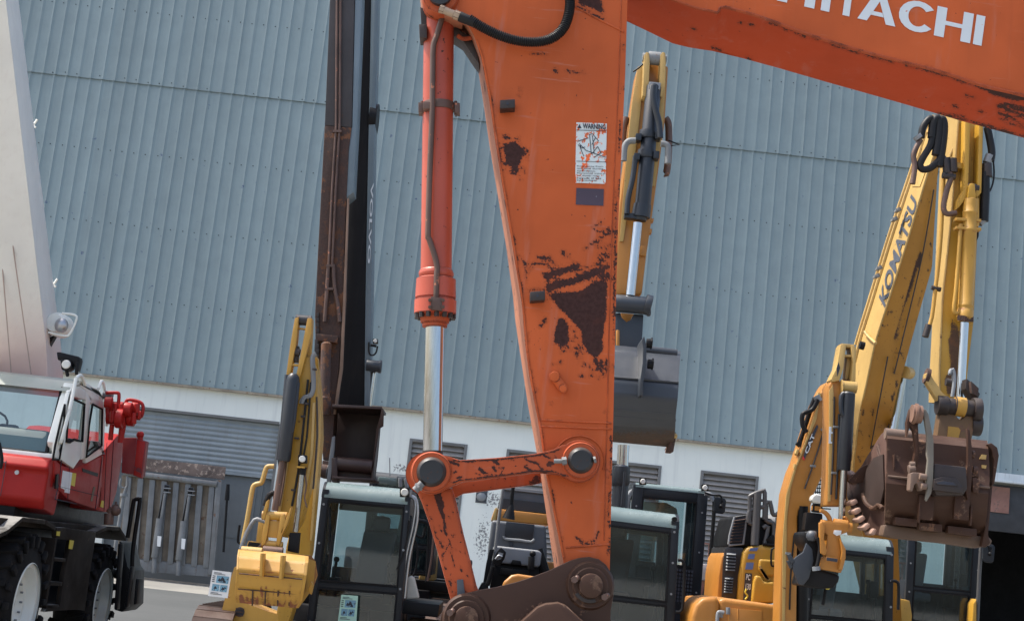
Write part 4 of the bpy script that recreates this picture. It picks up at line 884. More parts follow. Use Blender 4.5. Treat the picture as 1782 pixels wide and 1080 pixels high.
b = B(); b.loft([PX(99, 770, XS), PX(128, 667, XS), PX(134, 668, XS), PX(104, 800, XS)], [V3(PX(99, 770, XS), -.12), V3(PX(128, 667, XS), -.12), V3(PX(134, 668, XS), -.12), V3(PX(104, 800, XS), -.12)]); b.out('front_pillar', M['white'], cab, bevel=.02)
b = B(); b.add(sx([(98, 795), (113, 750), (117, 700), (122, 690), (131, 672), (172, 682), (180, 700), (178, 778), (128, 812)]), [tuple(range(9))]); b.v = [V3(v, -.03) for v in b.v]; b.out('side_windows', M['glass'], cab)
b = B()
def outline(pts, X, r): b.tube([PX(x, y, X) for x, y in pts+[pts[0]]], r, n=6, sub=1)
outline([(124, 692), (147, 703), (143, 768), (129, 764), (121, 769), (115, 768), (118, 730)], XS+.005, .016); outline([(161, 703), (178, 712), (177, 775), (150, 795), (155, 740)], XS+.005, .014); outline([(113, 700), (114, 720), (104, 798), (88, 800), (95, 770)], XS+.005, .016) if 0 else None
outline([(113, 703), (110, 760), (103, 799), (92, 799), (96, 775), (105, 735)], XS+.005, .014)
b.out('window_seal', M['rubber'], cab)
# rear and roof, inside
roofp = [PX(x, y, XS) for x, y in [(122, 682), (131, 664), (140, 661), (172, 677), (181, 690), (181, 700), (172, 690), (140, 672), (130, 676)]]
b = B(); b.loft(roofp, [V3(v, -W_) for v in roofp]); b.out('cab_roof', paint('dusty pale roof', (.34, .38, .33), .35, .1, dust=.4), cab, bevel=.02)
bk = [PX(x, y, XS) for x, y in [(179, 700), (183, 700), (183, 790), (179, 790)]]
b = B(); b.loft([V3(bk[0], 0, 0, -.5), V3(bk[1], 0, 0, -.5), bk[2], bk[3]], [V3(bk[0], -W_, 0, -.5), V3(bk[1], -W_, 0, -.5), V3(bk[2], -W_), V3(bk[3], -W_)]); b.out('cab_back', M['lgrey'], cab)
# windscreen: slanted from roof front edge to the cowl
f0 = PX(126, 676, XS); f1 = PX(98, 796, XS)
b = B(); b.add([V3(f0, -.1), V3(f0, -W_), V3(f1, -W_), V3(f1, -.1)], [(0, 1, 2, 3)]); b.out('windscreen', M['glass'], cab)
b = B(); b.tube([V3(f0, -.12), V3(f1, -.12, -.01, .03)], .022, sub=1); b.tube([V3(f1, -.12, -.01, .03), V3(f1, -W_, -.01, .03)], .025, sub=1); b.out('screen_seal', M['rubber'], cab)
b = B(); b.tube([V3(f0, .04, -.06, .12), V3(f0.lerp(f1, .25), .05, -.08, .05), V3(f0.lerp(f1, .75), .04, -.08, .02), V3(f0.lerp(f1, .78), .0, -.0, 0)], .022); b.tube([V3(f0, .04, -.06, .12), V3(f0, .03, .15, .18), V3(f0, .02, .4, .10)], .022)
r0 = PX(172, 677, XS); b.tube([V3(r0, .02, -.1, .0), V3(r0, .03, -.05, .10), V3(r0, .03, .12, .04), V3(PX(182, 720, XS), .03), V3(PX(182, 740, XS), .03)], .02); b.out('grab_rail', M['white'], cab)
b = B(); c = V3(f0, -1.0, 1.0, -.95); b.obox(c, (.24, 0, 0), (0, .07, 0), (0, .0, .34)); b.obox(c+Vector((0, -.25, -.36)), (.25, 0, 0), (0, .25, 0), (0, 0, .07)); b.obox(c+Vector((0, 0, .42)), (.13, 0, 0), (0, .05, 0), (0, 0, .09)); b.out('seat', M['seat'], cab, bevel=.05)
b = B(); c = V3(f1, -1.0, .55, .32); b.tube([c+Vector((.2*math.cos(R(a)), -.02+.1*math.sin(R(a)), .17*math.sin(R(a)))) for a in range(0, 361, 24)], .014, sub=1); b.cyl(c, c+Vector((0, -.12, -.4)), .03); b.cyl(c-Vector((.2, 0, 0)), c+Vector((.2, 0, 0)), .014); b.out('steering_wheel', M['black'], cab)
b = B(); b.box((f1.x-W_+.05, f1.y+.05, f1.z-.3), (f1.x-.15, f1.y+.35, f1.z+.30)); b.out('dashboard', paint('pale green trim', (.36, .42, .38), .6, .05), cab, bevel=.06)
b = B(); q = [V3(f1.lerp(f0, .10), -x, -.025) for x in (.92, .72)]; q2 = [V3(f1.lerp(f0, .17), -x, -.025) for x in (.92, .72)]; b.add([q[0], q[1], q2[1], q2[0]], [(0, 1, 2, 3)]); b.out('screen_sticker', M['paper'], cab)
b = B(); q = [V3(f1.lerp(f0, .115), -x, -.03) for x in (.87, .77)]; q2 = [V3(f1.lerp(f0, .155), -x, -.03) for x in (.87, .77)]; b.add([q[0], q[1], q2[1], q2[0]], [(0, 1, 2, 3)]); b.out('screen_sticker', M['cyan'], cab)
# red lower body of the cab
low = [(96, 798), (104, 807), (128, 816), (150, 806), (181, 790), (175, 886), (168, 886), (140, 877), (118, 868), (100, 850), (94, 830)]
lowv = sx(low); b = B(); b.loft(lowv, [V3(v, -.16) for v in lowv]); rb = b.out('cab_lower_body', M['red'], cr, bevel=.03)
fr_ = [V3(f1, -.02, .0, .0), V3(f1, -.02, -.12, -.03), V3(f1, -.02, -.20, -.14), V3(f1, -.02, -.14, -.19), V3(f1, -.02, -.17, -.50), V3(f1, -.02, -.10, -.60), V3(f1, -.02, .35, -.66), V3(f1, -.02, .5, -.1)]
b = B(); b.loft([V3(v, .0) for v in fr_], [V3(v, -W_-.6) for v in fr_]); b.out('front_cowl', M['red'], rb, bevel=.035, seg=4, sharp=60)
b = B(); q = V3(f1, 0, .0, .02); b.box((q.x-W_, q.y-.04, q.z-.06), (q.x-.02, q.y+.05, q.z+.02)); b.out('cowl_trim', M['white'], rb, bevel=.02)
# door lines, handle, stickers
def onside(name, pts, mat, parent, t=.006, X=None):
    b = B(); A = [PX(x, y, (X or XS)+t) for x, y in pts]; b.loft(A, [a-Vector((t*.9, 0, 0)) for a in A]); return b.out(name, mat, parent)
b = B(); b.tube([PX(x, y, XS+.002) for x, y in [(107, 800), (103, 840), (96, 868)]], .006, n=6, sub=1); b.tube([PX(x, y, XS+.002) for x, y in [(96, 868), (133, 876)]], .006, n=6, sub=1); b.tube([PX(x, y, XS+.002) for x, y in [(178, 794), (172, 840), (166, 885)]], .006, n=6, sub=1); b.out('door_gap', M['ink'], rb)
onside('vent_slot', [(143, 814), (171, 823), (170, 829), (144, 820)], M['black'], rb); onside('door_handle', [(99, 825), (103, 824), (101, 848), (97, 850)], M['black'], rb, .02)
st = onside('sticker_sheet', [(110, 818), (117, 820), (114, 852), (106, 848)], M['paper'], rb); onside('sticker_sheet', [(117.5, 820), (126, 822), (121, 858), (112.5, 856)], M['paper'], rb); onside('caution_sticker', [(126.5, 822), (133, 823), (130, 846), (123, 843)], M['stickyel'], rb)
# counter body behind the cab (sloped red housing)
b = B(); A = [PX(x, y, XS) for x, y in [(183, 782), (205, 757), (218, 756), (214, 790), (203, 858), (192, 889), (186, 891), (168, 887), (178, 830)]]
b.loft(A, [V3(v, -1.2) for v in A]); hb = b.out('rear_housing', M['red'], cr, bevel=.025)
onside('yellow_sticker', [(177, 870), (181, 871), (180, 883), (175, 881)], M['stickyel'], hb)
b = B(); b.prism([(214, 761), (238, 761), (231, 824), (211, 822)], 18.9, .7); b.prism([(238, 763), (254, 768), (246, 832), (231, 826)], 18.75, .1, m=1); b.cyl(P(244, 757, 18.8), P(244, 770, 18.8), .035, m=1); b.ball(P(244, 756, 18.8), .05, m=1); hk = b.out('winch_box', [paint('deep red paint', (.20, .015, .02), .5, .1), M['red']], cr, bevel=.01)
text('T-600L', [(233, 818, 18.72), (246, 823, 18.72), (247, 815, 18.72), (234, 811, 18.72)], M['ink'], hk, bold=.02)
# red winch and hose cluster
b = B(); Yw = 18.4
for k, (x, y, r) in enumerate(((188, 700, .07), (197, 709, .08), (207, 712, .10), (222, 712, .09), (234, 710, .085), (192, 724, .10), (208, 728, .12), (228, 727, .10), (238, 722, .06))):
    b.cyl(P(x-5, y-.5, Yw+(k%3)*.12-.1), P(x+7, y+.8, Yw+(k%3)*.12-.1), r, n=16); b.cyl(P(x+5, y-r*90, Yw-.05), P(x+4, y+r*100, Yw-.05), r*.4, n=10)
b.prism([(183, 696), (192, 700), (196, 712), (216, 708), (226, 716), (224, 738), (184, 736)], Yw+.1, .3)
wn = b.out('winch', M['red'], cr, bevel=.01)
b = B(); b.ptube([(184, 683), (203, 683), (207, 687), (206, 703)], Yw, .022); b.ptube([(217, 714), (219, 700), (225, 695), (243, 699), (249, 707), (247, 722), (241, 726), (232, 724)], Yw, .022, sub=3); b.ptube([(195, 738), (192, 765)], Yw, .03, m=0, sub=1); b.ptube([(213, 735), (209, 770)], Yw, .035, sub=1); b.ptube([(218, 735), (212, 765)], Yw, .02, sub=1); b.out('winch_rail', M['red'], wn)
b = B(); b.cyl(P(180, 686, Yw+.1), P(196, 688, Yw+.1), .05); b.out('beacon_bar', M['greysteel'], wn)
# carrier: fenders, side panels, steps
Xc = XS+.05
def cprism(name, pts, t, mat, bev=.012, X=None, parent=None):
    b = B(); A = [PX(x, y, X or Xc) for x, y in pts]; b.loft(A, [V3(a, -t) for a in A]); return b.out(name, mat, parent or cr, bevel=bev)
M['fend'] = paint('grey black carrier paint', (.020, .016, .014), .6, .2, (.16, .10, .07), wamt=.12, dust=.8, dcol=(.36, .35, .32), spec=.06)
b = B(); yk = 899
fA = [(-60, 955), (14, 921), (40, 899), (80, 904), (98, 915)]
fB = [(98, 915), (112, 917), (168, 924), (187, 915), (209, 916), (221, 935)]
tk = .05; 
for seg_ in (fA[0:5],):
    for i in range(len(seg_)-1):
        a, c = PX(*seg_[i], Xc), PX(*seg_[i+1], Xc); b.loft([a, c, V3(c, 0, 0, -tk), V3(a, 0, 0, -tk)], [V3(v, -1.0) for v in (a, c, V3(c, 0, 0, -tk), V3(a, 0, 0, -tk))])
b.out('fender', M['fend'], cr, bevel=.01, label='pale dusty fender over the front wheel')
b = B()
for i in range(2, len(fB)-1):
    a, c = PX(*fB[i], Xc), PX(*fB[i+1], Xc); b.loft([a, c, V3(c, 0, 0, -tk), V3(a, 0, 0, -tk)], [V3(v, -1.0) for v in (a, c, V3(c, 0, 0, -tk), V3(a, 0, 0, -tk))])
b.out('fender', M['fend'], cr, bevel=.01)
a, c = PX(80, 904, Xc), PX(187, 915, Xc); b = B(); b.box((Xc-2.2, min(a.y, c.y)-1.2, a.z-.10), (Xc-.12, c.y+1.0, a.z-.02)); b.out('carrier_deck', M['fend'], cr, bevel=.01)
b = B(); b.box((Xc-2.4, 14.6, .75), (Xc-.75, 21.0, a.z-.12)); b.box((-7.2, 17.0, a.z-.1), (XS-.35, 21.2, a.z+.40)); b.out('chassis', M['black'], cr, bevel=.03)
cprism('side_panel', [(112, 917), (168, 925), (158, 990), (148, 1062), (133, 1060), (78, 1064), (84, 1052), (104, 1054), (112, 1000), (124, 940), (100, 937), (98, 935), (99, 917)], .06, M['fend'])
b = B()
for q in ([(97, 936), (100, 936), (82, 1052), (78, 1052)], [(93, 970), (115, 971), (114, 977), (92, 976)], [(86, 1011), (109, 1012), (108, 1019), (85, 1018)], [(81, 1052), (103, 1051), (102, 1057), (80, 1058)]):
    A = [PX(x, y, Xc) for x, y in q]; b.loft(A, [V3(v, -.25) for v in A])
b.out('access_step', M['fend'], cr, bevel=.008)
cprism('inner_panel', [(98, 937), (125, 940), (104, 1058), (80, 1058)], .02, M['ink'], 0, X=Xc-.3); 
cprism('label_plate', [(100, 924), (105, 924), (104, 932), (99, 931)], .01, M['stickyel'], 0, X=Xc+.012); cprism('label_plate', [(122.5, 939), (129, 940), (126, 955), (120.5, 954)], .01, M['stickyel'], 0, X=Xc+.012)
def wheel(px, py, r, name='wheel', steer=0):
    c = PX(px, py, Xc-.02); ax = Vector((math.cos(steer), math.sin(steer), 0))
    b = B(); n = 40; prof = [(0, r*.58), (.02, r*.62), (.05, r*.80), (.12, r*.93), (.20, r*.97), (.80, r*.97), (.88, r*.93), (.95, r*.8), (1, r*.6)]; b.lathe(c+ax*.02, c-ax*.48, prof, n=48, cap0=False)
    w = b.out(name, M['rubber'], cr)
    t = Vector((-ax.y, ax.x, 0)); b = B()
    for i in range(22):
        for s_ in (0, 1):
            a = 2*math.pi*(i+s_*.5)/22; rad = t*math.cos(a)+Vector((0, 0, 1))*math.sin(a); tan = -t*math.sin(a)+Vector((0, 0, 1))*math.cos(a)
            cc = c+rad*r*.965-ax*(.13 if s_ == 0 else .35); b.obox(cc, ax*.115+tan*.03*(1 if s_ else -1), tan*.035, rad*.045)
            if s_ == 0: b.obox(c+rad*r*.90+ax*.012, ax*.02, tan*.035, rad*r*.085)
    b.out('tread', M['rubber'], w, bevel=.006)
    b = B(); b.lathe(c+ax*.03, c-ax*.2, [(0, r*.585), (.03, r*.60), (.10, r*.59), (.14, r*.53), (.62, r*.49), (.66, r*.40), (.60, r*.37), (.95, r*.30), (1, .02)], n=48, cap0=False); rim = b.out('rim', M['white'], w, bevel=0)
    b = B()
    for i in range(14): a = 2*math.pi*i/14; q = c-ax*.13+(t*math.cos(a)+Vector((0, 0, 1))*math.sin(a))*r*.33; b.cyl(q, q+ax*.03, .012, n=6)
    b.cyl(c-ax*.18, c-ax*.12, .07, .06, n=24); b.out('wheel_nuts', M['lgrey'], rim)
    return w
b = B()
for pts in ([(118, 868), (121, 812)], [(104, 846), (170, 862)], [(186, 770), (181, 888)], [(198, 764), (190, 886)]): b.tube([PX(x, y, XS+.003) for x, y in pts], .004, n=6, sub=1)
b.tube([f1+Vector((-.5, -.20, -.10)), f1+Vector((-.5, -.20, -.5))], .005, n=6); b.tube([f1+Vector((-.5, -.20, -.12)), f1+Vector((-W_, -.20, -.12))], .005, n=6)
b.out('panel_gap', M['ink'], rb)
b = B(); c = f1+Vector((-.35, -.215, -.22)); b.cyl(c, c+Vector((0, -.02, 0)), .025, n=12); b.out('cowl_lock', M['steel'], rb)
onside('maker_badge', [(163, 846), (166, 847), (161, 872), (158, 871)], M['tanwood'], rb)
wheel(42, 1050, .76); wheel(176, 1046, .74)
for (px, py) in ((42, 1050), (176, 1046)):
    pass
b = B(); b.prism([(207, 940), (213, 944), (222, 985), (228, 992), (226, 1052), (212, 1064), (198, 1060), (206, 1000)], 20.0, .8); b.prism([(236, 1006), (242, 1006), (238, 1050), (232, 1052)], 19.8, .3); b.prism([(205, 945), (212, 945), (204, 1060), (198, 1060)], 19.6, .15); b.prism([(226, 985), (231, 985), (222, 1056), (216, 1056)], 19.6, .15); b.out('outrigger_box', M['black'], cr, bevel=.02)
b = B(); b.ptube([(222, 935), (232, 875), (235, 869), (240, 868), (243, 873), (232, 950), (230, 985)], 19.8, .028, sub=3); b.out('hoop_rail', M['black'], cr)
b = B(); b.cyl(P(189, 912, 18.6), P(190, 893, 18.6), .06); b.cyl(P(190, 893, 18.6), P(197, 886, 18.6), .055); b.ball(P(201, 888, 18.6), .07); b.cyl(P(201, 884, 18.6), P(202, 872, 18.6), .015); b.cyl(P(196, 880, 18.6), P(206, 878, 18.6), .015); b.out('valve', M['pipe'], cr, bevel=.004)
b = B(); b.ptube([(-2, 770), (3, 798), (0, 815)], 15.5, .02); b.out('screen_wiper', M['black'], cr)
# ================================================================ small yellow excavator left of centre
def dl(b, pts, Y, t, m=0): return dense_prism(b, pts, Y, t)
sy = empty('small_yellow_excavator', (P(560, 1080, 18).x, 18, 0), 'small yellow excavator with yellow rust-lipped bucket and glass cab left of the big orange arm', 'excavator', 'excavators parked in the yard')
cabA, FA = cabin(sy, [(563, 836), (716, 850), (694, 1120), (530, 1108)], 17.0, 1.45, gl=(.075, .125, .935, .64), lower=(.68, .99), visor=.105, seat=M['seat'], seatx=.60)
lamp(sy, 704, 856, 17, 16.8)
b = B()
for d in (0, 6): b.ptube([(710+d, 862), (722+d*.5, 870), (720+d, 905), (708+d, 960), (702+d, 1000), (698+d, 1040)], 17.1, .016, sub=3)
b.ptube([(690, 990), (700, 970), (708, 940), (712, 905)], 17.0, .012, m=1); b.out('cab_guard_rail', [M['steel'], M['black']], cabA)
text('- xXllovorall -', [(632, 875, 16.98), (686, 881, 16.98), (686, 875, 16.98), (632, 869, 16.98)], M['lgrey'], cabA, name='roof_marking') if 0 else None
# boom (rising toward the camera), stick in front of it
Ys, Yb = 15.2, 16.2
b = B(); dl(b, [(540, 618), (549, 616), (556, 680), (558, 760), (549, 860), (540, 960), (500, 1090), (478, 1088), (498, 950), (520, 860), (530, 720)], Yb, .34); bmm = b.out('boom', M['yellow'], sy, bevel=.02, wear=lambda p: np.full(len(p), -3.))
b = B(); dl(b, [(546, 640), (552, 640), (558, 700), (558, 770), (549, 870), (543, 940), (539, 940), (545, 860), (550, 760), (549, 700)], Yb-.03, .03); b.out('boom_flange', M['cream'], bmm, bevel=.004)
text('KOMATSU', [(547, 758, Yb-.035), (545, 694, Yb-.035), (542, 694, Yb-.035), (544, 758, Yb-.035)], M['blueink'], bmm, bold=.01)
sp1 = [(523, 622), (541, 620), (549, 640), (552, 700), (548, 780), (538, 850), (524, 905), (512, 925), (498, 935), (478, 930), (484, 880), (492, 800), (504, 725), (514, 660)]
b = B(); dl(b, sp1, Ys, .30); stk = b.out('stick', M['yellow'], sy, bevel=.012, wear=wearmap([], [((506, 850), (500, 880), 1.5), ((497, 880), (490, 905), 1.6), ((500, 812), (498, 850), 1)], 4))
b = B(); b.prism([(514, 690), (520, 690), (503, 800), (488, 890), (482, 890), (496, 800)], Ys-.02, .03); b.prism([(544, 700), (549, 700), (545, 790), (531, 860), (526, 860), (540, 790)], Ys-.02, .03); b.out('stick_flange', M['cream'], stk, bevel=.004)
b = B()
for q in ([(513, 553), (520, 551), (515, 600), (507, 640), (503, 662), (497, 660), (500, 636), (505, 600)], [(535, 553), (543, 553), (542, 580), (533, 615), (524, 650), (519, 662), (514, 658), (518, 640), (526, 600)]): b.prism(q, Ys-.05, .16)
b.prism([(505, 632), (520, 633), (520, 637), (505, 636)], Ys-.04, .05); b.prism([(517, 569), (533, 571), (533, 574), (517, 572)], Ys, .05)
b.prism([(536, 575), (543, 578), (540, 622), (531, 640), (522, 640)], Ys+.05, .12); tw = b.out('stick_head', M['yelworn'], stk, bevel=.006, wear=lambda p: np.full(len(p), -3.))
b = B(); b.cyl(P(515, 556, Ys+.03), P(542, 558, Ys+.03), .055); b.out('head_pin', M['pin'], tw); b = B(); b.cyl(P(505, 610, Ys), P(522, 614, Ys), .04); b.prism([(510, 600), (520, 602), (518, 630), (508, 628)], Ys, .1); b.out('clevis', M['dark'], tw, bevel=.005)
b = B(); b.prism([(539, 622), (547, 618), (553, 625), (555, 650), (548, 663), (541, 655), (546, 640), (545, 630), (540, 640)], Ys+.3, .1); b.ptube([(550, 615), (544, 622), (545, 650), (545, 675), (540, 688), (533, 690), (527, 696), (525, 702)], Ys-.02, .028, m=1, sub=3); b.out('hose_loop', [M['yellow'], M['greysteel']], stk)
b = B(); b.lathe(P(511, 650, Ys-.12), P(494, 802, Ys-.12), [(0, .035), (.03, .06), (.08, .068), (.97, .068), (1, .06)], n=28); sc_ = b.out('stick_cylinder', M['navy'], sy)
b = B(); b.ptube([(500, 652), (492, 740), (485, 800)], Ys-.08, .028, sub=1); b.ptube([(519, 665), (512, 730), (508, 752)], Ys-.14, .02, sub=1); b.prism([(482, 792), (492, 794), (490, 815), (484, 812)], Ys-.1, .06); b.out('cylinder_tube', M['navy'], sc_, bevel=.003)
b = B(); b.cyl(P(492, 800, Ys-.12), P(478, 888, Ys-.12), .034); b.out('cylinder_rod', M['pipe'], sc_)
lamp(sy, 526, 798, 15, Ys-.2)
b = B(); b.prism([(516, 810), (530, 811), (530, 814), (516, 813)], Ys-.2, .2); b.out('lamp_bracket', M['yellow'], stk)
b = B(); b.cyl(P(526, 822, Ys-.12), P(514, 925, Ys-.12), .028); b.cyl(P(528, 812, Ys-.12), P(526, 826, Ys-.12), .034, m=1); bc = b.out('bucket_cylinder', [M['chrome'], M['black']], sy); b = B(); b.prism([(504, 926), (521, 926), (518, 962), (500, 958)], Ys-.16, .12); b.out('cylinder_guard', M['black'], bc, bevel=.005)
b = B(); b.ptube([(531, 826), (533, 845), (530, 865), (534, 882)], Ys-.13, .008, sub=3); b.out('grease_line', M['pipe'], stk)
for pts, r, m_ in (([(536, 660), (528, 740), (519, 820), (508, 880)], .012, 'hose'), ([(541, 665), (534, 760), (526, 800)], .010, 'hose'), ([(551, 690), (552, 760), (545, 850)], .010, 'dark'), ([(505, 740), (495, 830), (486, 880)], .010, 'pipe')):
    b = B(); b.ptube(pts, Ys-.03, r, sub=2); b.out('hydraulic_line', M[m_], stk)
for (x, y) in ((527, 722), (533, 700), (516, 760), (547, 640), (510, 850)):
    b = B(); b.prism([(x-4, y), (x+4, y+.6), (x+4, y+4), (x-4, y+3.4)], Ys-.05, .04); b.out('pipe_clip', M['dark'], stk, bevel=.004)
# linkage
b = B()
for q in ([(463, 894), (470, 896), (466, 925), (462, 945), (455, 950), (456, 928)], [(488, 896), (495, 894), (497, 905), (491, 930), (486, 950), (480, 948), (483, 925)], [(498, 900), (505, 884), (508, 880), (505, 896), (500, 912), (491, 930), (488, 925)], [(455, 900), (459, 885), (463, 872), (468, 868), (466, 882), (460, 905)]): b.prism(q, Ys-.25, .08)
b.cyl(P(456, 896, Ys-.2), P(500, 898, Ys-.2), .045); b.cyl(P(456, 945, Ys-.2), P(492, 949, Ys-.2), .04); b.prism([(467, 904), (487, 906), (484, 936), (464, 934)], Ys-.22, .1)
b.prism([(453, 965), (488, 968), (487, 980), (452, 977)], Ys-.3, .1); b.out('bucket_linkage', M['yelworn'], sy, bevel=.008, wear=wearmap([], [((476, 940), (480, 944), 3), ((470, 938), (474, 942), 2)], 4))
b = B(); b.cyl(P(458, 957, Ys-.26), P(492, 960, Ys-.26), .05); b.cyl(P(450, 950, Ys-.2), P(452, 952, Ys-.2), .05); b.out('hitch_pin', M['pipe'], sy)
for x in (474, 482, 490): pass
# bucket
def shell(rows, thick=.03):   # rows: (y, xl, xr, Y)
    b = B(); A = []; Bb = []
    T = len(rows); ysn = []
    for i in range(T-1):
        for k in range(5): t = k/5; ysn.append([rows[i][j]*(1-t)+rows[i+1][j]*t for j in range(4)])
    ysn.append(list(rows[-1]))
    for y, a, c, Y in ysn: A.append(P(a, y, Y)); Bb.append(P(c, y+(c-a)*.09, Y))
    b.ruled(A, Bb, 24); return b, A, Bb
rows = [(954, 419, 470, 14.9), (956, 418, 532, 14.75), (968, 416, 531, 14.62), (990, 415, 528, 14.55), (1015, 413, 524, 14.6), (1035, 412, 520, 14.72), (1048, 414, 514, 14.95)]
wr = wearmap([], [((420+i*9.5+random.uniform(-3, 3), 1050+i*1.1), (420+i*9.5, 1050-random.uniform(3, 14)+i*1.0), random.uniform(1, 4.2)) for i in range(12)]+[((420+i*9.5, 1046), (419+i*9.5, 1040-random.uniform(0, 16)), .8) for i in range(12)]+[((455, 1020), (452, 1034), 1), ((462, 1018), (464, 1024), 1), ((505, 1015), (502, 1035), 1.3), ((440, 1054), (505, 1062), 4.5), ((420, 1048), (440, 1053), 3)], 1.8)
b, A, Bb = shell(rows); bkt = b.out('bucket', M['yelworn'], sy, wear=wr, sharp=60)
b = B(); sidep = Bb[3:]+[P(540, 1022, 15.3), P(548, 1000, 15.35), P(544, 975, 15.3), P(536, 965, 15.1)]
b.loft(sidep, [v+Vector((.03, .012, 0)) for v in sidep]); sidl = [a+Vector((0, 0, 0)) for a in A[3:]]+[A[-1]+Vector((0, .55, .25)), A[3]+Vector((0, .5, -.05))]; b.loft(sidl, [v+Vector((-.02, 0, 0)) for v in sidl]); b.out('bucket_side', M['yelworn'], bkt, bevel=.004, wear=lambda p: np.full(len(p), -3.))
b = B(); b.tube([P(416, 997, 14.54), P(470, 1002, 14.54), P(526, 1007, 14.54)], .007, n=6, sub=1); b.tube([P(414, 1024, 14.63), P(520, 1033, 14.66)], .006, n=6, sub=1)
for x in (440, 462, 484, 504): b.tube([P(x, 1028, 14.62), P(x-1, 1052, 14.85)], .008, n=6, sub=1)
b.out('bucket_weld', M['rust'], bkt)
b = B(); b.cyl(P(420, 958, 14.8), P(456, 961, 14.8), .05); b.out('bucket_lip_tube', M['cream'], bkt)
b = B()
for q in ([(453, 962), (457, 962), (456, 1003), (451, 1001)], [(488, 966), (493, 966), (490, 1008), (485, 1006)]): b.prism(q, 14.4, .22)
b.out('bucket_ear', M['yelworn'], bkt, bevel=.004)
b = B(); b.prism([(535, 1028), (541, 1010), (545, 1018), (541, 1034)], 14.95, .1); b.out('side_cutter', M['yelworn'], bkt, bevel=.005)
# handrails on the body
b = B(); b.ptube([(477, 811), (468, 811), (463, 815), (456, 838), (451, 841), (444, 843), (439, 852), (431, 900), (422, 946)], 16.6, .028, sub=3); b.out('handrail', M['cream'], sy)
b = B(); b.ptube([(419, 954), (430, 925), (443, 904), (452, 904), (463, 908)], 15.6, .022, sub=2); b.out('handrail', M['lgrey'], sy, label='grey handrail')
b = B(); b.ptube([(417, 913), (414, 938), (416, 944), (424, 946)], 17.2, .014, sub=2); b.out('step_rail', M['black'], sy)
b = B(); b.prism([(450, 905), (462, 905), (463, 945), (445, 942)], 15.8, .2); b.prism([(432, 940), (456, 943), (450, 956), (428, 953)], 15.8, .3, m=1); b.ptube([(461, 880), (468, 862), (478, 858), (480, 870)], 15.9, .03, m=1); b.out('swing_bracket', [M['yelworn'], M['black']], sy, bevel=.01, wear=lambda p: np.full(len(p), -3.))
# blade and body below, tracks
b = B(); b.prism([(382, 1150), (386, 1060), (396, 1020), (408, 985), (412, 985), (412, 1042), (470, 1064), (486, 1068), (486, 1180)], 16.2, .5); bd = b.out('side_deck', M['yelworn'], sy, bevel=.02, wear=lambda p: np.full(len(p), -3.))
b = B(); c = P(417, 1064, 16.19); b.cyl(c, c+Vector((0, .01, 0)), S(8, 16.2), n=24)
for k in (-4, 0, 4): b.box((c.x-.045, c.y-.02, c.z+k*.0085-.007), (c.x+.045, c.y-.004, c.z+k*.0085+.007), m=1)
b.out('round_grille', [M['ink'], M['rust']], bd)
undercarriage(sy, P(343, 1060, 16.2).x, P(768, 1060, 16.4).x, 15.9, 3.2, h=.82, w=.42, deck=None, bz=.95)
# sale sheets
for (q, Yq, lab, par) in (([(370, 991), (403, 995), (396, 1040), (362, 1036)], 15.85, 'white printed sale sheet propped on the rusty track shoes', 'track'), ([(594, 1034), (623, 1036), (620, 1082), (588, 1080)], 16.85, 'pale green printed sale sheet hung in the lower glass of the small excavator cab', 'cab')):
    sh = empty('sale_sheet', P(q[3][0], q[3][1], Yq), lab, 'poster', 'printed sale sheets on the machines'); b = B(); b.prism(q, Yq, .004); pg = b.out('sheet', M['paper'] if par == 'track' else paint('pale green paper', (.42, .66, .55), .7, .02), sh)
    def lp(u, v): return (q[0][0]+(q[1][0]-q[0][0])*u+(q[3][0]-q[0][0])*v, q[0][1]+(q[1][1]-q[0][1])*u+(q[3][1]-q[0][1])*v)
    for (u0, v0, u1, v1) in ((.28, .18, .92, .46), (.12, .52, .50, .78), (.54, .52, .92, .78)):
        b = B(); b.prism([lp(u0, v0), lp(u1, v0), lp(u1, v1), lp(u0, v1)], Yq-.003, .002); b.out('printed_photo', M['cyan'], pg)
    b = B()
    for (x, y, s_) in ((.45, .34, .1), (.6, .3, .13), (.7, .38, .1), (.3, .65, .09), (.7, .66, .1), (.8, .62, .06)): b.prism([lp(x-s_, y+s_*.5), lp(x-s_*.3, y-s_*.7), lp(x+s_*.6, y-s_*.2), lp(x+s_, y+s_*.5)], Yq-.005, .001)
    for k, v in enumerate((.07, .12, .84, .89)): b.prism([lp(.1, v), lp(.5+.2*(k % 2), v), lp(.5+.2*(k % 2), v+.02), lp(.1, v+.02)], Yq-.005, .001)
    for v in (.2, .27, .34, .41): b.prism([lp(.06, v), lp(.2, v), lp(.2, v+.03), lp(.06, v+.03)], Yq-.005, .001)
    b.out('print', M['ink'], pg)

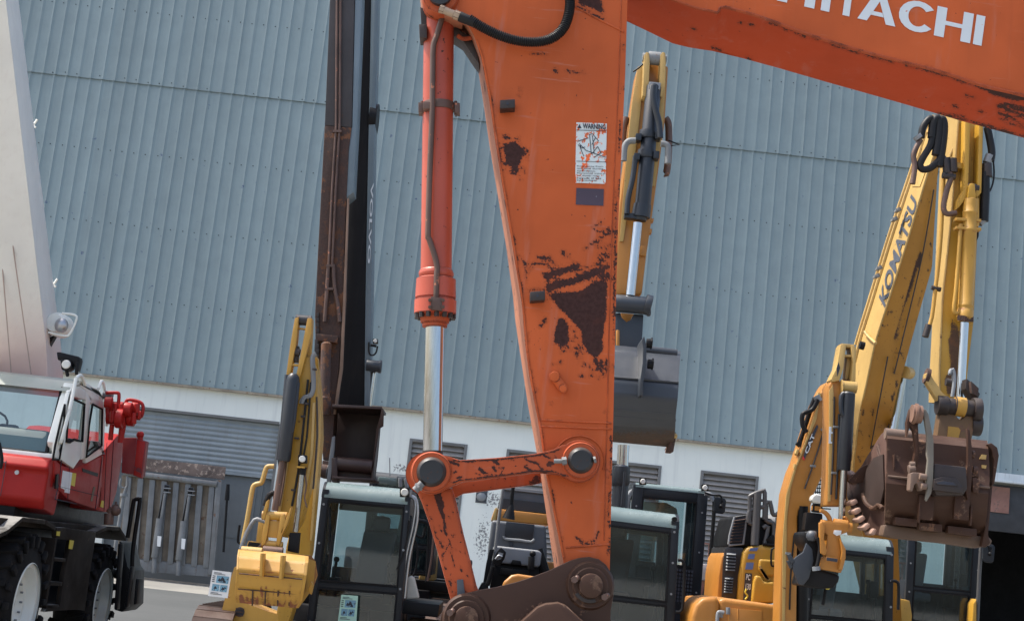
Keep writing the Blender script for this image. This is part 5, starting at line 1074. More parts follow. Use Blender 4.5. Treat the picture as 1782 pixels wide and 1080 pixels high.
# ================================================================ tall dark excavator behind it
de = empty('dark_grey_excavator', (P(690, 1050, 23).x, 23, 0), 'tall dark grey excavator with rusted stick and open brown bucket', 'excavator', 'excavators parked in the yard')
YV = 20.0
b = B(); sr = [(565, 218), (612, 222), (607, 260), (603, 342), (600, 430), (598, 518), (590, 640), (583, 705), (577, 800), (562, 800), (556, 700), (549, 600), (548, 550), (553, 440)]
dense_prism(b, sr, YV, .45); vs1 = b.out('stick', M['rust'], de, bevel=.015)
b = B(); b.prism([(578, -120), (621, -120), (617, 0), (612, 222), (565, 218), (574, 0)], YV, .45); b.out('stick_upper', M['sootgrey'], vs1, bevel=.015)
b = B(); b.prism([(618, 0), (630, 0), (622, 200), (615, 334), (603, 344), (607, 224), (613, 222)], YV+.02, .43); b.prism([(621, -120), (633, -120), (630, 0), (618, 0)], YV+.02, .43); b.out('stick_side', M['volblue'], vs1, bevel=.004)  # sky light put into the side's blue grey colour
b = B(); b.prism([(604, 345), (607, 345), (601, 520), (596, 640), (584, 720), (580, 720), (591, 640), (597, 520)], YV-.03, .1); b.out('stick_flange', paint('pale rust edge', (.24, .15, .10), .7, .2), vs1, bevel=.004)
b = B()
for d in (0, 6): b.ptube([(587+d, -60), (585+d, 218), (578+d, 330), (572+d, 460)], YV-.04, .018, sub=1)
b.ptube([(572, 460), (568, 520), (565, 560)], YV-.04, .028, sub=1); b.ptube([(580, 460), (582, 500), (588, 530), (591, 560)], YV-.04, .028, sub=2)
for y, x in ((226, 586), (460, 574), (500, 572)): b.prism([(x-7, y), (x+8, y), (x+8, y+4), (x-7, y+4)], YV-.07, .06)
b.out('stick_pipes', M['pipe'], vs1)
b = B(); b.lathe(P(568, 595, YV-.15), P(564, 722, YV-.15), [(0, .04), (.02, .07), (.75, .07), (.76, .09), (1, .09)], n=20); b.prism([(552, 580), (588, 584), (586, 596), (552, 592)], YV-.12, .2); b.out('bucket_cylinder', M['rust'], vs1, bevel=.004)
b = B()
for i in range(9): b.prism([(551+random.uniform(-3, 1), 545+i*9), (555, 543+i*9), (555, 551+i*9), (552, 552+i*9)], YV-.03, .1)
b.prism([(548, 590), (553, 590), (553, 620), (547, 610)], YV-.02, .15); b.out('stick_teeth', M['dark'], vs1, bevel=.002)
b = B(); b.prism([(633, -120), (653, -120), (646, 0), (641, 250), (636, 518), (634, 706), (580, 706), (592, 640), (598, 518), (604, 345), (616, 334), (624, 200), (630, 0)], YV+.9, .3); bv_ = b.out('boom', M['voldark'], de, bevel=.01)
b = B(); b.prism([(655, -120), (663, -120), (658, 0), (655, 150), (652, 250), (647, 518), (643, 706), (634, 706), (636, 518), (641, 250), (646, 0), (653, -120)], YV+.88, .4); bside = b.out('boom_side', M['volblue'], bv_, bevel=.006)
yl = YV+.86
text('OVLOV'[::-1], [(637.5, 458, yl), (646.5, 318, yl), (642.5, 315, yl), (635.5, 458, yl)][0:4] if 0 else [(645.5, 318, yl), (639.5, 458, yl), (644.0, 459, yl), (650.5, 318, yl)], M['lett'], bside, bold=.02)
b = B(); c = P(650, 210, YV+1.1); b.lathe(c+Vector((-.05, 0, 0)), c+Vector((.06, 0, 0)), [(0, .26), (1, .25)], n=24); b.out('hose_reel', M['black'], bv_)
b = B(); b.cyl(P(646, 131, YV+1), P(657, 132, YV+1), .02); b.cyl(P(654, 128, YV+1), P(654, 135, YV+1), .03); b.out('boom_lug', M['lgrey'], bv_)
lamp(de, 653, 593, 9, YV+.8)
b = B(); b.ptube([(645, 600), (655, 602)], YV+.82, .02); b.ptube([(642, 595), (642, 612), (647, 618), (654, 614), (657, 602)], YV+.82, .012, sub=3); b.out('lamp_bracket', M['black'], de)
b = B(); c = P(645, 636, YV+.9); b.cyl(P(638, 635, YV+.9), P(663, 638, YV+.9), .085, n=24); b.cyl(P(659, 637.5, YV+.9), P(664, 638, YV+.9), .095, n=24); b.out('boom_pin', M['greybucket'], de, bevel=.006, wear=lambda p: np.full(len(p), -3.))
b = B(); b.cyl(P(651, 645, YV+1), P(641, 712, YV+1), .04); b.cyl(P(645, 645, YV+1.05), P(640, 712, YV+1.05), .015); b.out('boom_cylinder_rod', M['chrome'], de)
b = B(); c0 = [(580, 704), (664, 708), (668, 714), (667, 741), (662, 744), (657, 800), (652, 838), (577, 836), (576, 760)]
b.prism(c0, YV+.55, .05); vb = b.out('bucket', M['vbucket'], de, bevel=.006)
b = B()
def slab(a, c, d0, d1, w_):
    A = [P(a[0], a[1], YV+d0), P(c[0], c[1], YV+d0)]; n = Vector((c[1]-a[1], 0, 0)); b.loft([A[0], A[1], A[1]+Vector((w_[0], 0, w_[1])), A[0]+Vector((w_[0], 0, w_[1]))], [v+Vector((0, d1-d0, 0)) for v in (A[0], A[1], A[1]+Vector((w_[0], 0, w_[1])), A[0]+Vector((w_[0], 0, w_[1])))])
slab((578, 703), (664, 707), -.35, .55, (0, -.035)); slab((578, 832), (652, 836), -.25, .55, (0, .03))
b.loft([P(664, 708, YV-.35), P(667, 712, YV-.35), P(667, 741, YV-.32), P(660, 745, YV-.25), P(652, 800, YV-.15), P(648, 838, YV-.2), P(645, 838, YV-.2), P(649, 800, YV-.15), P(655, 748, YV-.2), P(662, 722, YV-.33)], [P(x, y, YV+.55) for x, y in ((664, 708), (667, 712), (667, 741), (661, 745), (657, 800), (652, 838), (649, 838), (653, 800), (656, 748), (662, 722))])
b.out('bucket_walls', M['vbucket'], vb, bevel=.004)
b = B(); b.cyl(P(585, 806, YV-.1), P(648, 812, YV-.1), .10, n=24); b.prism([(585, 802), (648, 808), (645, 838), (580, 834)], YV-.05, .1); b.prism([(577, 796), (586, 795), (588, 840), (577, 838)], YV-.2, .3); b.out('bucket_floor', M['vbucket'], vb, bevel=.01)
b = B(); b.prism([(561, 800), (577, 802), (577, 832), (558, 830)], YV-.1, .3, m=1); b.prism([(578, 760), (583, 758), (582, 780), (575, 838), (568, 840), (572, 800)], YV-.18, .12); b.cyl(P(556, 818, YV-.1), P(570, 820, YV-.1), .09, m=1); b.out('bucket_link', [M['greysteel'], M['rust']], vb, bevel=.006)
# white rod beside the yellow boom
b = B(); b.ptube([(556, 735), (559, 735), (556, 815)], YV-.5, .03, sub=1); b.out('hose_guard', M['lgrey'], de)
cabF, FF = cabin(de, [(645, 818), (768, 832), (752, 1000), (628, 990)], 21.5, 1.3, gl=(.08, .2, .9, .7), lower=(.75, .98), visor=.09, vis_mat=paint('dark roof', (.05, .055, .06), .4, .1), seat=M['seat'], wiper=False)
b = B(); b.prism([(658, 828), (712, 834), (716, 846), (656, 842)], 20.8, .6); b.out('roof_hatch', M['visor'], cabF, bevel=.03)
b = B(); b.ptube([(696, 831), (697, 847)], 20.7, .03, sub=1); b.ptube([(706, 832), (708, 848)], 20.7, .03, sub=1); b.prism([(690, 827), (716, 829), (716, 836), (690, 834)], 20.7, .15); b.ptube([(678, 796), (678.5, 828)], 21.4, .008, sub=1); b.out('roof_lamps', M['lgrey'], cabF, bevel=.01)
b = B(); b.ptube([(728, 905), (742, 908), (744, 914)], 20.9, .03); b.ptube([(724, 930), (735, 934), (740, 918)], 20.9, .02); b.ptube([(748, 880), (745, 960), (742, 1012)], 21, .02); b.ptube([(756, 890), (752, 960), (744, 1010)], 20.8, .015, m=1); b.ptube([(712, 1010), (722, 995), (727, 960), (723, 940)], 20.9, .014, sub=3); b.out('mirror_arm', [M['black'], M['pipe']], cabF)
undercarriage(de, P(560, 1030, 22).x, P(800, 1000, 22).x+.2, 21.0, 4.2, h=.95, w=.6, deck=M['grey'], bz=1.1)
# yellow panel with rail between cab and link, plus cloth
yp_ = empty('yellow_loader', (P(745, 1000, 25).x, 25, 0), 'slice of a pale yellow machine glimpsed between black cab and orange link', 'machine')
b = B(); b.prism([(748, 940), (757, 938), (760, 950), (756, 1010), (728, 1008), (730, 1000), (742, 965)], 23.2, 1.2); bo_ = b.out('side_panel', M['cream'], yp_, bevel=.03)
b = B(); b.prism([(752, 947), (756, 947), (755, 966), (751, 966)], 23.18, .02); b.prism([(746, 978), (752, 978), (749, 1005), (743, 1005)], 23.18, .02); b.out('panel_slot', M['rust'], bo_)
b = B(); b.prism([(724, 1012), (760, 1015), (790, 1018), (790, 1036), (722, 1030)], 23.3, 1.5); b.box((P(724, 1012, 23.3).x, 23.4, .1), (P(786, 1018, 23.3).x, 25, P(750, 1030, 23.3).z+.03)); b.out('lower_body', M['grey'], bo_, bevel=.03)
b = B(); b.prism([(708, 1006), (714, 1001), (720, 1004), (729, 1040), (706, 1042)], 17.6, .25)
tag_ = b.out('white_sack', paint('white sacking', (.55, .54, .48), .9, .08, bump=.6), None, bevel=.05, seg=3, label='crumpled white sack behind the small excavator cab above the brown track', cat='sack')
nowear = None
# ================================================================ yellow excavator with grey bucket behind the orange stick
ge = empty('yellow_excavator', (P(1060, 1000, 23).x, 23, 0), 'yellow excavator with dark grey bucket hanging directly behind the big orange stick', 'excavator', 'excavators parked in the yard')
YG = 15.5
b = B(); dense_prism(b, [(1110, 116), (1120, 112), (1150, 112), (1163, 116), (1157, 209), (1150, 265), (1142, 324), (1133, 390), (1125, 443), (1117, 512), (1070, 512), (1078, 360), (1092, 250), (1100, 180)], YG, .45); gs = b.out('stick', M['catyel'], ge, bevel=.02)
b = B(); b.prism([(1110, 116), (1121, 113), (1114, 200), (1098, 330), (1085, 420), (1078, 420), (1092, 250), (1100, 180)], YG-.02, .05); b.prism([(1152, 125), (1160, 118), (1155, 209), (1148, 265), (1140, 324), (1134, 324), (1144, 220)], YG-.02, .05); b.out('stick_flange', M['cream'], gs, bevel=.004)
for x in (1121, 1149):
    b = B(); b.prism([(x, 96), (x+4, 90), (x+9, 92), (x+10, 110), (x+8, 150), (x+3, 170), (x-3, 166), (x-1, 130)], YG-.18, .2); b.out('head_lug', M['cream'], gs, bevel=.01)
b = B(); b.cyl(P(1118, 100, YG-.1), P(1160, 104, YG-.1), .05, n=20); b.cyl(P(1128, 101, YG-.1), P(1149, 103, YG-.1), .075, n=20); b.prism([(1130, 142), (1150, 144), (1149, 156), (1129, 154)], YG-.22, .2, m=1); b.out('head_pin', [M['greysteel'], M['lgrey']], gs, bevel=.004)
b = B(); b.lathe(P(1138, 146, YG-.15), P(1118, 362, YG-.15), [(0, .06), (.03, .085), (.97, .085), (1, .085)], n=30); gc = b.out('bucket_cylinder', M['navy'], ge)
b = B(); b.lathe(P(1118, 356, YG-.15), P(1114, 384, YG-.15), [(0, .095), (.5, .10), (.8, .10), (.82, .07), (1, .065)], n=30); b.prism([(1087, 370), (1108, 371), (1108, 380), (1087, 378)], YG-.2, .12); b.out('cylinder_head', M['navy'], gc)
b = B()
for (x, y) in ((1129, 228), (1126, 262)):
    b.lathe(P(x, y, YG-.15), P(x-1, y+14, YG-.15), [(0, .1), (1, .1)], n=24); b.prism([(x+12, y), (x+22, y+1), (x+21, y+14), (x+11, y+13)], YG-.25, .14); b.prism([(x-22, y+4), (x-12, y+4), (x-13, y+16), (x-23, y+15)], YG-.25, .14)
b.out('clamp_band', M['navy'], gc, bevel=.004)
b = B(); b.ptube([(1138, 150), (1137, 170), (1142, 195), (1147, 215), (1149, 240)], YG-.28, .035, sub=3); b.ptube([(1106, 272), (1101, 310), (1093, 345), (1091, 372)], YG-.22, .03, sub=3); b.ptube([(1106, 245), (1094, 246), (1087, 256), (1085, 280)], YG-.3, .035, m=1, sub=3); b.ptube([(1150, 250), (1160, 252), (1163, 262), (1162, 285)], YG-.3, .035, m=1, sub=3)
b.ptube([(1158, 206), (1163, 215), (1164, 240), (1163, 275), (1160, 300), (1157, 302)], YG+.2, .04, m=2, sub=3); b.ptube([(1090, 205), (1085, 225), (1083, 260)], YG+.2, .04, m=2, sub=3); b.out('hose', [M['navy'], M['greysteel'], M['pipe']], gc)
b = B(); b.ptube([(1102, 125), (1112, 118), (1121, 110)], YG-.1, .01); b.ptube([(1163, 244), (1182, 252), (1165, 254)], YG-.1, .009, sub=1); b.out('loose_wire', M['black'], gs)
b = B(); b.cyl(P(1110, 388, YG-.15), P(1097, 514, YG-.15), .05, n=24); b.out('cylinder_rod', M['chrome'], gc)
b = B(); b.prism([(1115, 427), (1126, 428), (1124, 445), (1113, 444)], YG-.05, .04); b.prism([(1132, 380), (1138, 380), (1137, 386), (1132, 386)], YG, .1); b.prism([(1129, 398), (1135, 398), (1134, 406), (1129, 406)], YG, .1); b.out('pipe_bracket', M['catyel'], gs, bevel=.004)
b = B(); b.cyl(P(1068, 527, YG-.15), P(1126, 532, YG-.15), .095, n=28); b.cyl(P(1122, 529, YG-.15), P(1133, 532, YG-.15), .11, n=28); b.prism([(1127, 513), (1133, 513), (1133, 548), (1127, 548)], YG-.2, .1); kn = b.out('link_pin', M['greybucket'], ge, bevel=.01)
b = B(); pl = [(1070, 545), (1080, 544), (1082, 552), (1090, 560), (1098, 556), (1103, 546), (1120, 547), (1117, 600), (1112, 640), (1105, 644), (1070, 640)]; b.prism(pl, YG-.1, .25); b.prism([(1068, 620), (1112, 625), (1112, 645), (1068, 643)], YG-.14, .1); b.out('bucket_link', M['greybucket'], ge, bevel=.012)
b = B(); b.prism([(1080, 544), (1104, 546), (1100, 575), (1078, 575)], YG+.2, .1); b.cyl(P(1075, 574, YG-.2), P(1075, 610, YG-.2), .02); b.cyl(P(1073, 640, YG-.2), P(1080, 640, YG-.2), .05, n=12); b.out('stick_tip', M['catyel'], gs, bevel=.01)
# bucket
def bshell(rows, par, mat, thick=.03, n=24, skew=.09):
    ysn = []
    for i in range(len(rows)-1):
        for k in range(4): t = k/4; ysn.append([rows[i][j]*(1-t)+rows[i+1][j]*t for j in range(4)])
    ysn.append(list(rows[-1])); A = [P(a, y, Y) for y, a, c, Y in ysn]; Bb = [P(c, y+(c-a)*skew, Y) for y, a, c, Y in ysn]
    b = B(); b.ruled(A, Bb, n); b.ruled([v+Vector((0, thick, 0)) for v in A], [v+Vector((0, thick, 0)) for v in Bb], n)
    k = len(A)
    for (U) in (A, Bb): q = [v for v in U]+[v+Vector((0, thick, 0)) for v in reversed(U)]; b.add(q, [(i, i+1, 2*k-2-i, 2*k-1-i) for i in range(k-1)])
    return b, A, Bb
rows = [(604, 1020, 1184, 14.95), (612, 1020, 1184, 14.75), (650, 1019, 1181, 14.5), (665, 1018, 1181, 14.42), (690, 1018, 1179, 14.4), (715, 1018, 1176, 14.48), (740, 1018, 1175, 14.62), (760, 1020, 1173, 14.85), (772, 1020, 1166, 15.05)]
rows = [(y-8, a, c, Y) for y, a, c, Y in rows]
b, A, Bb = bshell(rows, ge, None); gb = b.out('bucket', M['greybucket'], ge, sharp=40, wear=wearmap([[(1060, 752), (1180, 752), (1180, 800), (1060, 800)]], [], 14))
b = B(); b.cyl(P(1120, 608, 14.8), P(1178, 615, 14.8), .045, n=18); q = Bb[:]+[v+Vector((0, .5, 0)) for v in reversed(Bb)]; k = len(Bb); b.add(q, [(i, i+1, 2*k-2-i, 2*k-1-i) for i in range(k-1)]); b.out('bucket_side', M['greybucket'], gb)
b = B()
for y, x1 in ((662, 1181), (716, 1176), (728, 1176), (746, 1174)): Yq = float(np.interp(y-8, [r[0] for r in rows], [r[3] for r in rows])); b.tube([P(1066, y-10+4, Yq-.0), P(x1, y+3, Yq-.0)], .014, n=6, sub=1)
b.out('bucket_ribs', M['greybucket'], gb)
b = B(); b.prism([(1117, 592), (1121, 584), (1125, 600), (1125, 640), (1119, 668), (1119, 688), (1113, 688), (1114, 660), (1118, 632), (1119, 606)], 14.2, .5); er = b.out('bucket_ear', M['greybucket'], gb, bevel=.008)
for (x, y) in ((1128, 597), (1130, 633)):
    b = B(); b.cyl(P(x-3, y, 14.4), P(x+5, y+.6, 14.4), .05, n=10); b.cyl(P(x+4, y, 14.4), P(x+7, y+.3, 14.4), .06, n=6); b.out('pin_bolt', M['black'], er, bevel=.004)
b = B(); b.prism([(1168, 752), (1177, 754), (1176, 763), (1172, 786), (1162, 785)], 14.9, .25); b.ball(P(1173, 758, 14.9), .035, m=1); b.out('side_cutter', [M['rust'], M['cream']], gb, bevel=.01)
b = B(); b.cyl(P(1086, 774, 20.5), P(1084, 815, 20.5), .075, n=24); b.cyl(P(1081, 774, 20.6), P(1079, 815, 20.6), .05, n=20); gr_ = b.out('boom_cylinder_rod', M['chrome'], ge)
b = B(); b.lathe(P(1082, 808, 20.5), P(1079, 846, 20.5), [(0, .07), (.1, .12), (.8, .13), (1, .11)], n=24); b.lathe(P(1080, 840, 20.5), P(1075, 960, 20.5), [(0, .11), (1, .11)], n=24); b.cyl(P(1087, 820, 20.38), P(1082, 880, 20.38), .02); b.out('boom_cylinder', M['navy'], gr_)
cabC, FC = cabin(ge, [(1103, 838), (1233, 851), (1213, 1130), (1076, 1116)], 22.5, 1.5, gl=(.14, .085, .86, .50), lower=(.52, .97), visor=.03, frame=M['frame'], wiper=False, low_solid=True, inner=False)
b = B(); p = [P(x, y, 24.1) for x, y in ((1092, 859), (1103, 842), (1099, 905), (1087, 900))]
b.prism([(1091, 862), (1105, 843), (1107, 846), (1097, 868), (1093, 905), (1087, 905)], 22.7, .5); b.out('side_pillar', M['lgrey'], cabC, bevel=.01)
b = B(); b.prism([(1120, 872), (1160, 874), (1178, 884), (1182, 905), (1174, 925), (1118, 915)], 23.6, .1, m=0); b.prism([(1116, 915), (1180, 925), (1175, 945), (1112, 938)], 23.7, .1, m=0); b.prism([(1158, 878), (1168, 879), (1168, 886), (1158, 885)], 23.5, .05, m=1); b.out('cab_interior', [paint('pale teal trim', (.30, .42, .40), .6, .05), M['cyan']], cabC, bevel=.02)
b = B()
for i in range(9):
    for j in range(7):
        x, y = 1172+j*5.2-i*.55, 988+i*6.6+j*.6; b.prism([(x, y), (x+3.4, y+.4), (x+3.2, y+4.6), (x-.2, y+4.2)], 22.46, .012)
b.out('mesh_grille', M['ink'], cabC)
for (x, y) in ((1119, 837), (1227, 848)): lamp(ge, x, y, 12, 22.2)
b = B(); b.ptube([(1233, 862), (1240, 865), (1243, 880), (1237, 960), (1230, 1010), (1224, 1038), (1212, 1042)], 22.3, .03, sub=3); b.ptube([(1226, 858), (1236, 860), (1240, 872)], 22.2, .035, m=1, sub=3); b.out('grab_rail', [M['black'], M['lgrey']], cabC)
mirror(ge, 1254, 879, 20, 30, 22.0, arm=[(1226, 856), (1240, 861), (1252, 861), (1256, 866), (1256, 876)])
# right-hand side boxes of that machine
b = B(); b.prism([(876, 848), (942, 856), (960, 860), (958, 893), (868, 884), (872, 862)], 24.3, 1.2); hd_ = b.out('engine_hood', M['grey'], ge, bevel=.04)
b = B(); b.prism([(870, 866), (960, 876), (958, 893), (866, 884)], 24.28, .03); b.prism([(877, 847), (942, 855), (960, 858), (960, 861), (942, 858), (876, 851)], 24.26, .3, m=1); b.out('hood_band', [M['navy'], M['lgrey']], hd_)
b = B(); b.prism([(861, 884), (960, 895), (958, 913), (854, 904)], 24.0, 1.2); b.out('hood_side', M['catyel'], ge, bevel=.03)
b = B(); b.prism([(861, 884), (866, 882), (862, 906), (855, 905)], 23.95, .1); b.out('hood_edge', M['cream'], ge, bevel=.01)
b = B(); b.prism([(856, 904), (950, 914), (952, 960), (950, 1010), (846, 1000), (850, 950)], 23.2, 1.0); tb = b.out('storage_cover', M['grey'], ge, bevel=.05, seg=3)
b = B(); b.prism([(881, 907), (930, 912), (927, 938), (921, 941), (884, 937), (878, 931)], 23.17, .05); b.prism([(887, 942), (894, 943), (892, 957), (885, 956)], 23.17, .04); b.out('cover_recess', M['navy'], tb, bevel=.008)
b = B(); b.ptube([(877, 932), (880, 937), (905, 939), (924, 942), (930, 937)], 23.15, .02, sub=2); b.out('cover_trim', M['lgrey'], tb)
b = B(); b.prism([(858, 951), (864, 949), (938, 957), (943, 962), (940, 984), (935, 986), (870, 979), (856, 976)], 22.8, .5); bx1 = b.out('toolbox', M['lgrey'], ge, bevel=.04, seg=3)
b = B(); b.prism([(892, 973), (906, 975), (908, 983), (888, 981)], 22.75, .08); b.prism([(872, 987), (920, 992), (918, 1003), (870, 998)], 22.78, .06); b.out('toolbox_latch', M['black'], bx1, bevel=.01)
b = B(); b.prism([(852, 955), (860, 955), (850, 1000), (846, 1020), (840, 1018), (846, 980)], 22.6, .2); b.prism([(862, 978), (946, 988), (944, 1030), (852, 1022)], 22.9, .6); b.prism([(838, 1014), (850, 1010), (850, 1040), (828, 1034)], 22.5, .6); b.out('step_body', M['black'], ge, bevel=.01)
b = B(); b.ptube([(877, 838), (874, 860), (867, 910), (862, 955)], 22.4, .025, sub=2); b.out('handrail', M['greysteel'], ge)
b = B(); b.ptube([(894, 838), (891, 865), (890, 880)], 22.4, .03, sub=1); b.lathe(P(890, 878, 22.4), P(885, 902, 22.4), [(0, .04), (1, .1)], n=12); b.out('mirror_post', M['black'], ge)
b = B(); b.prism([(872, 951), (881, 960), (878, 972), (868, 986), (858, 980), (857, 974), (864, 960)], 22.2, .1); mr = b.out('folded_mirror', M['black'], ge, bevel=.02)
b = B(); b.prism([(868, 960), (876, 962), (872, 972), (864, 974)], 22.17, .04); b.ptube([(862, 972), (868, 966), (874, 968)], 22.15, .015, m=1); b.out('mirror_face', [M['lgrey'], M['steel']], mr)
b = B(); b.ptube([(858, 985), (852, 1005), (848, 1018)], 22.3, .035, m=0); b.cyl(P(925, 968, 22.7), P(924, 990, 22.7), .05); b.ball(P(927, 963, 22.7), .05); b.ptube([(936, 955), (950, 1000)], 22.9, .08, sub=1); b.out('lever_cluster', M['black'], ge, bevel=.004)
undercarriage(ge, P(862, 1000, 22.5).x, P(1235, 1000, 22.5).x-.1, 21.8, 4.6, h=1.0, w=.6, deck=M['catyel'], bz=1.2)

# ================================================================ dark cab machine in front of it
mc = empty('compact_excavator', (P(1110, 1080, 17.5).x, 17.5, 0), 'compact excavator cab with black frame and pale visor just right of the orange stick', 'excavator', 'excavators parked in the yard')
cabB, FB = cabin(mc, [(1010, 872), (1183, 894), (1172, 1110), (988, 1090)], 17.3, 1.4, gl=(.10, .16, .92, .72), lower=(.75, .99), visor=.12, seat=M['seatbr'], seatx=.42, wiper=False)
b = B(); c = P(1174, 903, 17.2); b.cyl(c, c+Vector((0, .06, 0)), .03, n=12); b.ptube([(1180, 974), (1187, 975), (1191, 985), (1190, 1020), (1187, 1060), (1176, 1064)], 17.2, .018, sub=3); b.out('grab_handle', M['black'], cabB)
b = B(); dense_prism(b, [(960, 700), (1000, 700), (1010, 860), (1000, 1090), (970, 1090), (975, 860)], 17.6, .3); b.out('boom', M['catyel'], mc, bevel=.02)
b = B(); b.prism([(872, 1030), (876, 1012), (890, 1000), (902, 998), (935, 1003), (960, 1006), (960, 1040)], 18.4, .2); b.prism([(880, 1040), (960, 1040), (960, 1150), (876, 1150)], 18.4, .8); b.out('fender_box', M['catyel'], mc, bevel=.035, seg=3)
undercarriage(mc, P(890, 1080, 17.5).x, P(1190, 1080, 17.5).x+.1, 16.8, 3.2, h=.8, w=.42, deck=M['catyel'], bz=.95)

# ================================================================ amber excavator with arched boom and small black bucket
ca = empty('amber_excavator', (P(1440, 1080, 17.5).x, 17.5, 0), 'amber yellow excavator with arched boom, black cylinder and small black bucket', 'excavator', 'excavators parked in the yard')
YA = 16.2
b = B(); dense_prism(b, [(1434, 672), (1441, 663), (1449, 664), (1451, 678), (1446, 730), (1441, 793), (1430, 830), (1417, 858), (1411, 880), (1412, 930), (1405, 930), (1404, 892), (1399, 884), (1390, 886), (1388, 900), (1386, 1100), (1355, 1100), (1358, 1000), (1360, 932), (1367, 858), (1378, 820), (1386, 802), (1404, 747), (1420, 700)], YA, .38); ab = b.out('boom', M['catyel'], ca, bevel=.03, seg=3)
b = B(); b.prism([(1420, 712), (1426, 700), (1421, 730), (1402, 775), (1388, 810), (1376, 850), (1370, 900), (1368, 1000), (1366, 1090), (1361, 1090), (1362, 940), (1368, 862), (1380, 822), (1406, 756)], YA-.012, .02); b.out('boom_edge', M['cream'], ab, bevel=.005)
b = B(); b.prism([(1407, 766), (1422, 738), (1424, 742), (1410, 776), (1400, 800), (1398, 794)], YA-.018, .01); b.prism([(1398, 793), (1401, 799), (1399, 800.5), (1396, 797)], YA-.022, .006, m=1); dc = b.out('boom_decal', [M['ink'], M['stickred']], ab)
text('CAT', [(1405, 790, YA-.024), (1419, 757, YA-.024), (1413, 754, YA-.024), (1400, 786, YA-.024)], M['lett'], dc, bold=.02)
b = B(); b.prism([(1388, 888), (1399, 885), (1405, 895), (1404, 1100), (1384, 1100)], YA+.3, .2); b.cyl(P(1397, 880, YA+.05), P(1395, 1090, YA+.1), .07); b.out('boom_cylinder', M['black'], ab)
YK = 14.9
b = B(); dense_prism(b, [(1441, 672), (1447, 662), (1458, 660), (1476, 672), (1478, 700), (1474, 880), (1438, 880), (1441, 765)], YK, .28); as_ = b.out('stick', M['catyel'], ca, bevel=.02, seg=3)
b = B(); b.prism([(1443, 680), (1450, 668), (1452, 700), (1449, 800), (1446, 872), (1441, 872), (1443, 770)], YK-.014, .02); b.out('stick_edge', M['cream'], as_, bevel=.004)
b = B(); b.prism([(1443, 742), (1447, 742), (1447, 751), (1449, 751), (1449, 754), (1446, 754), (1446, 768), (1448, 768), (1448, 771), (1442, 771)], YK-.022, .004); b.out('stick_mark', M['lett'], as_)
for pts, Yq, r, m_, par in (([(1440, 700), (1433, 750), (1416, 805), (1400, 850)], YA-.02, .010, 'dark', ab), ([(1452, 690), (1450, 780), (1446, 860)], YK-.02, .010, 'dark', as_), ([(1460, 720), (1458, 800), (1455, 868)], YK-.02, .012, 'navy', as_), ([(1382, 930), (1376, 1000), (1374, 1060)], YA-.02, .010, 'black', ab)):
    b = B(); b.ptube(pts, Yq, r, sub=2); b.out('hydraulic_line', M[m_], par)
for (x, y, Yq, par) in ((1434, 745, YA, ab), (1415, 808, YA, ab), (1372, 960, YA, ab), (1455, 740, YK, as_), (1452, 820, YK, as_)):
    b = B(); b.prism([(x-5, y), (x+5, y+.6), (x+5, y+4.5), (x-5, y+4)], Yq-.035, .03); b.out('pipe_clip', M['greysteel'], par, bevel=.004)
# tower linkage
b = B()
for q in ([(1463, 600), (1468, 597), (1473, 600), (1468, 640), (1461, 662), (1449, 664), (1446, 660), (1456, 640)], [(1481, 600), (1487, 600), (1490, 605), (1489, 665), (1484, 674), (1480, 670), (1484, 630)]): b.prism(q, YK-.05, .22)
b.prism([(1464, 597), (1487, 599), (1488, 605), (1464, 603)], YK-.03, .2); b.prism([(1468, 616), (1484, 617), (1484, 621), (1468, 620)], YK-.03, .1); b.prism([(1474, 620), (1482, 624), (1476, 660), (1470, 660)], YK+.05, .12); tw = b.out('linkage_tower', M['cream'], as_, bevel=.008)
b = B(); b.prism([(1456, 640), (1459, 630), (1462, 640), (1457, 655)], YK-.055, .01, m=1); b.cyl(P(1466, 672, YK-.05), P(1490, 674, YK-.05), .06, m=0); b.cyl(P(1464, 672, YK-.05), P(1466, 672, YK-.05), .07, m=0); b.out('tower_pin', [M['cream'], M['ink']], tw)
b = B(); b.lathe(P(1477, 682, YK-.12), P(1468, 818, YK-.12), [(0, .055), (.02, .068), (.98, .068), (1, .06)], n=28); b.ptube([(1469, 684), (1464, 690), (1464, 715), (1468, 722)], YK-.15, .025, sub=2); b.ptube([(1484, 700), (1482, 750), (1479, 800), (1476, 806)], YK-.1, .018, sub=1); acy = b.out('stick_cylinder', M['navy'], ca)
b = B(); b.cyl(P(1469, 815, YK-.12), P(1464, 908, YK-.12), .034, n=20); b.out('cylinder_rod', M['chrome'], acy)
b = B(); b.ptube([(1423, 695), (1414, 712), (1400, 718), (1396, 724), (1397, 740), (1404, 752)], YA-.03, .026, sub=3); b.ptube([(1418, 692), (1410, 712), (1402, 738), (1391, 770)], YA+.05, .026, sub=2); b.cyl(P(1388, 768, YA+.05), P(1394, 774, YA+.05), .04); b.cyl(P(1420, 688, YA), P(1426, 698, YA), .04, m=1); b.out('boom_hose', [M['black'], M['lgrey']], ab)
b = B(); b.prism([(1424, 682), (1430, 684), (1428, 696), (1422, 694)], YA-.02, .1); b.prism([(1387, 780), (1391, 782), (1388, 792), (1385, 788)], YA-.02, .1); b.prism([(1383, 806), (1387, 809), (1385, 818), (1382, 814)], YA-.03, .08); b.out('hose_clip', M['cream'], ab, bevel=.005)
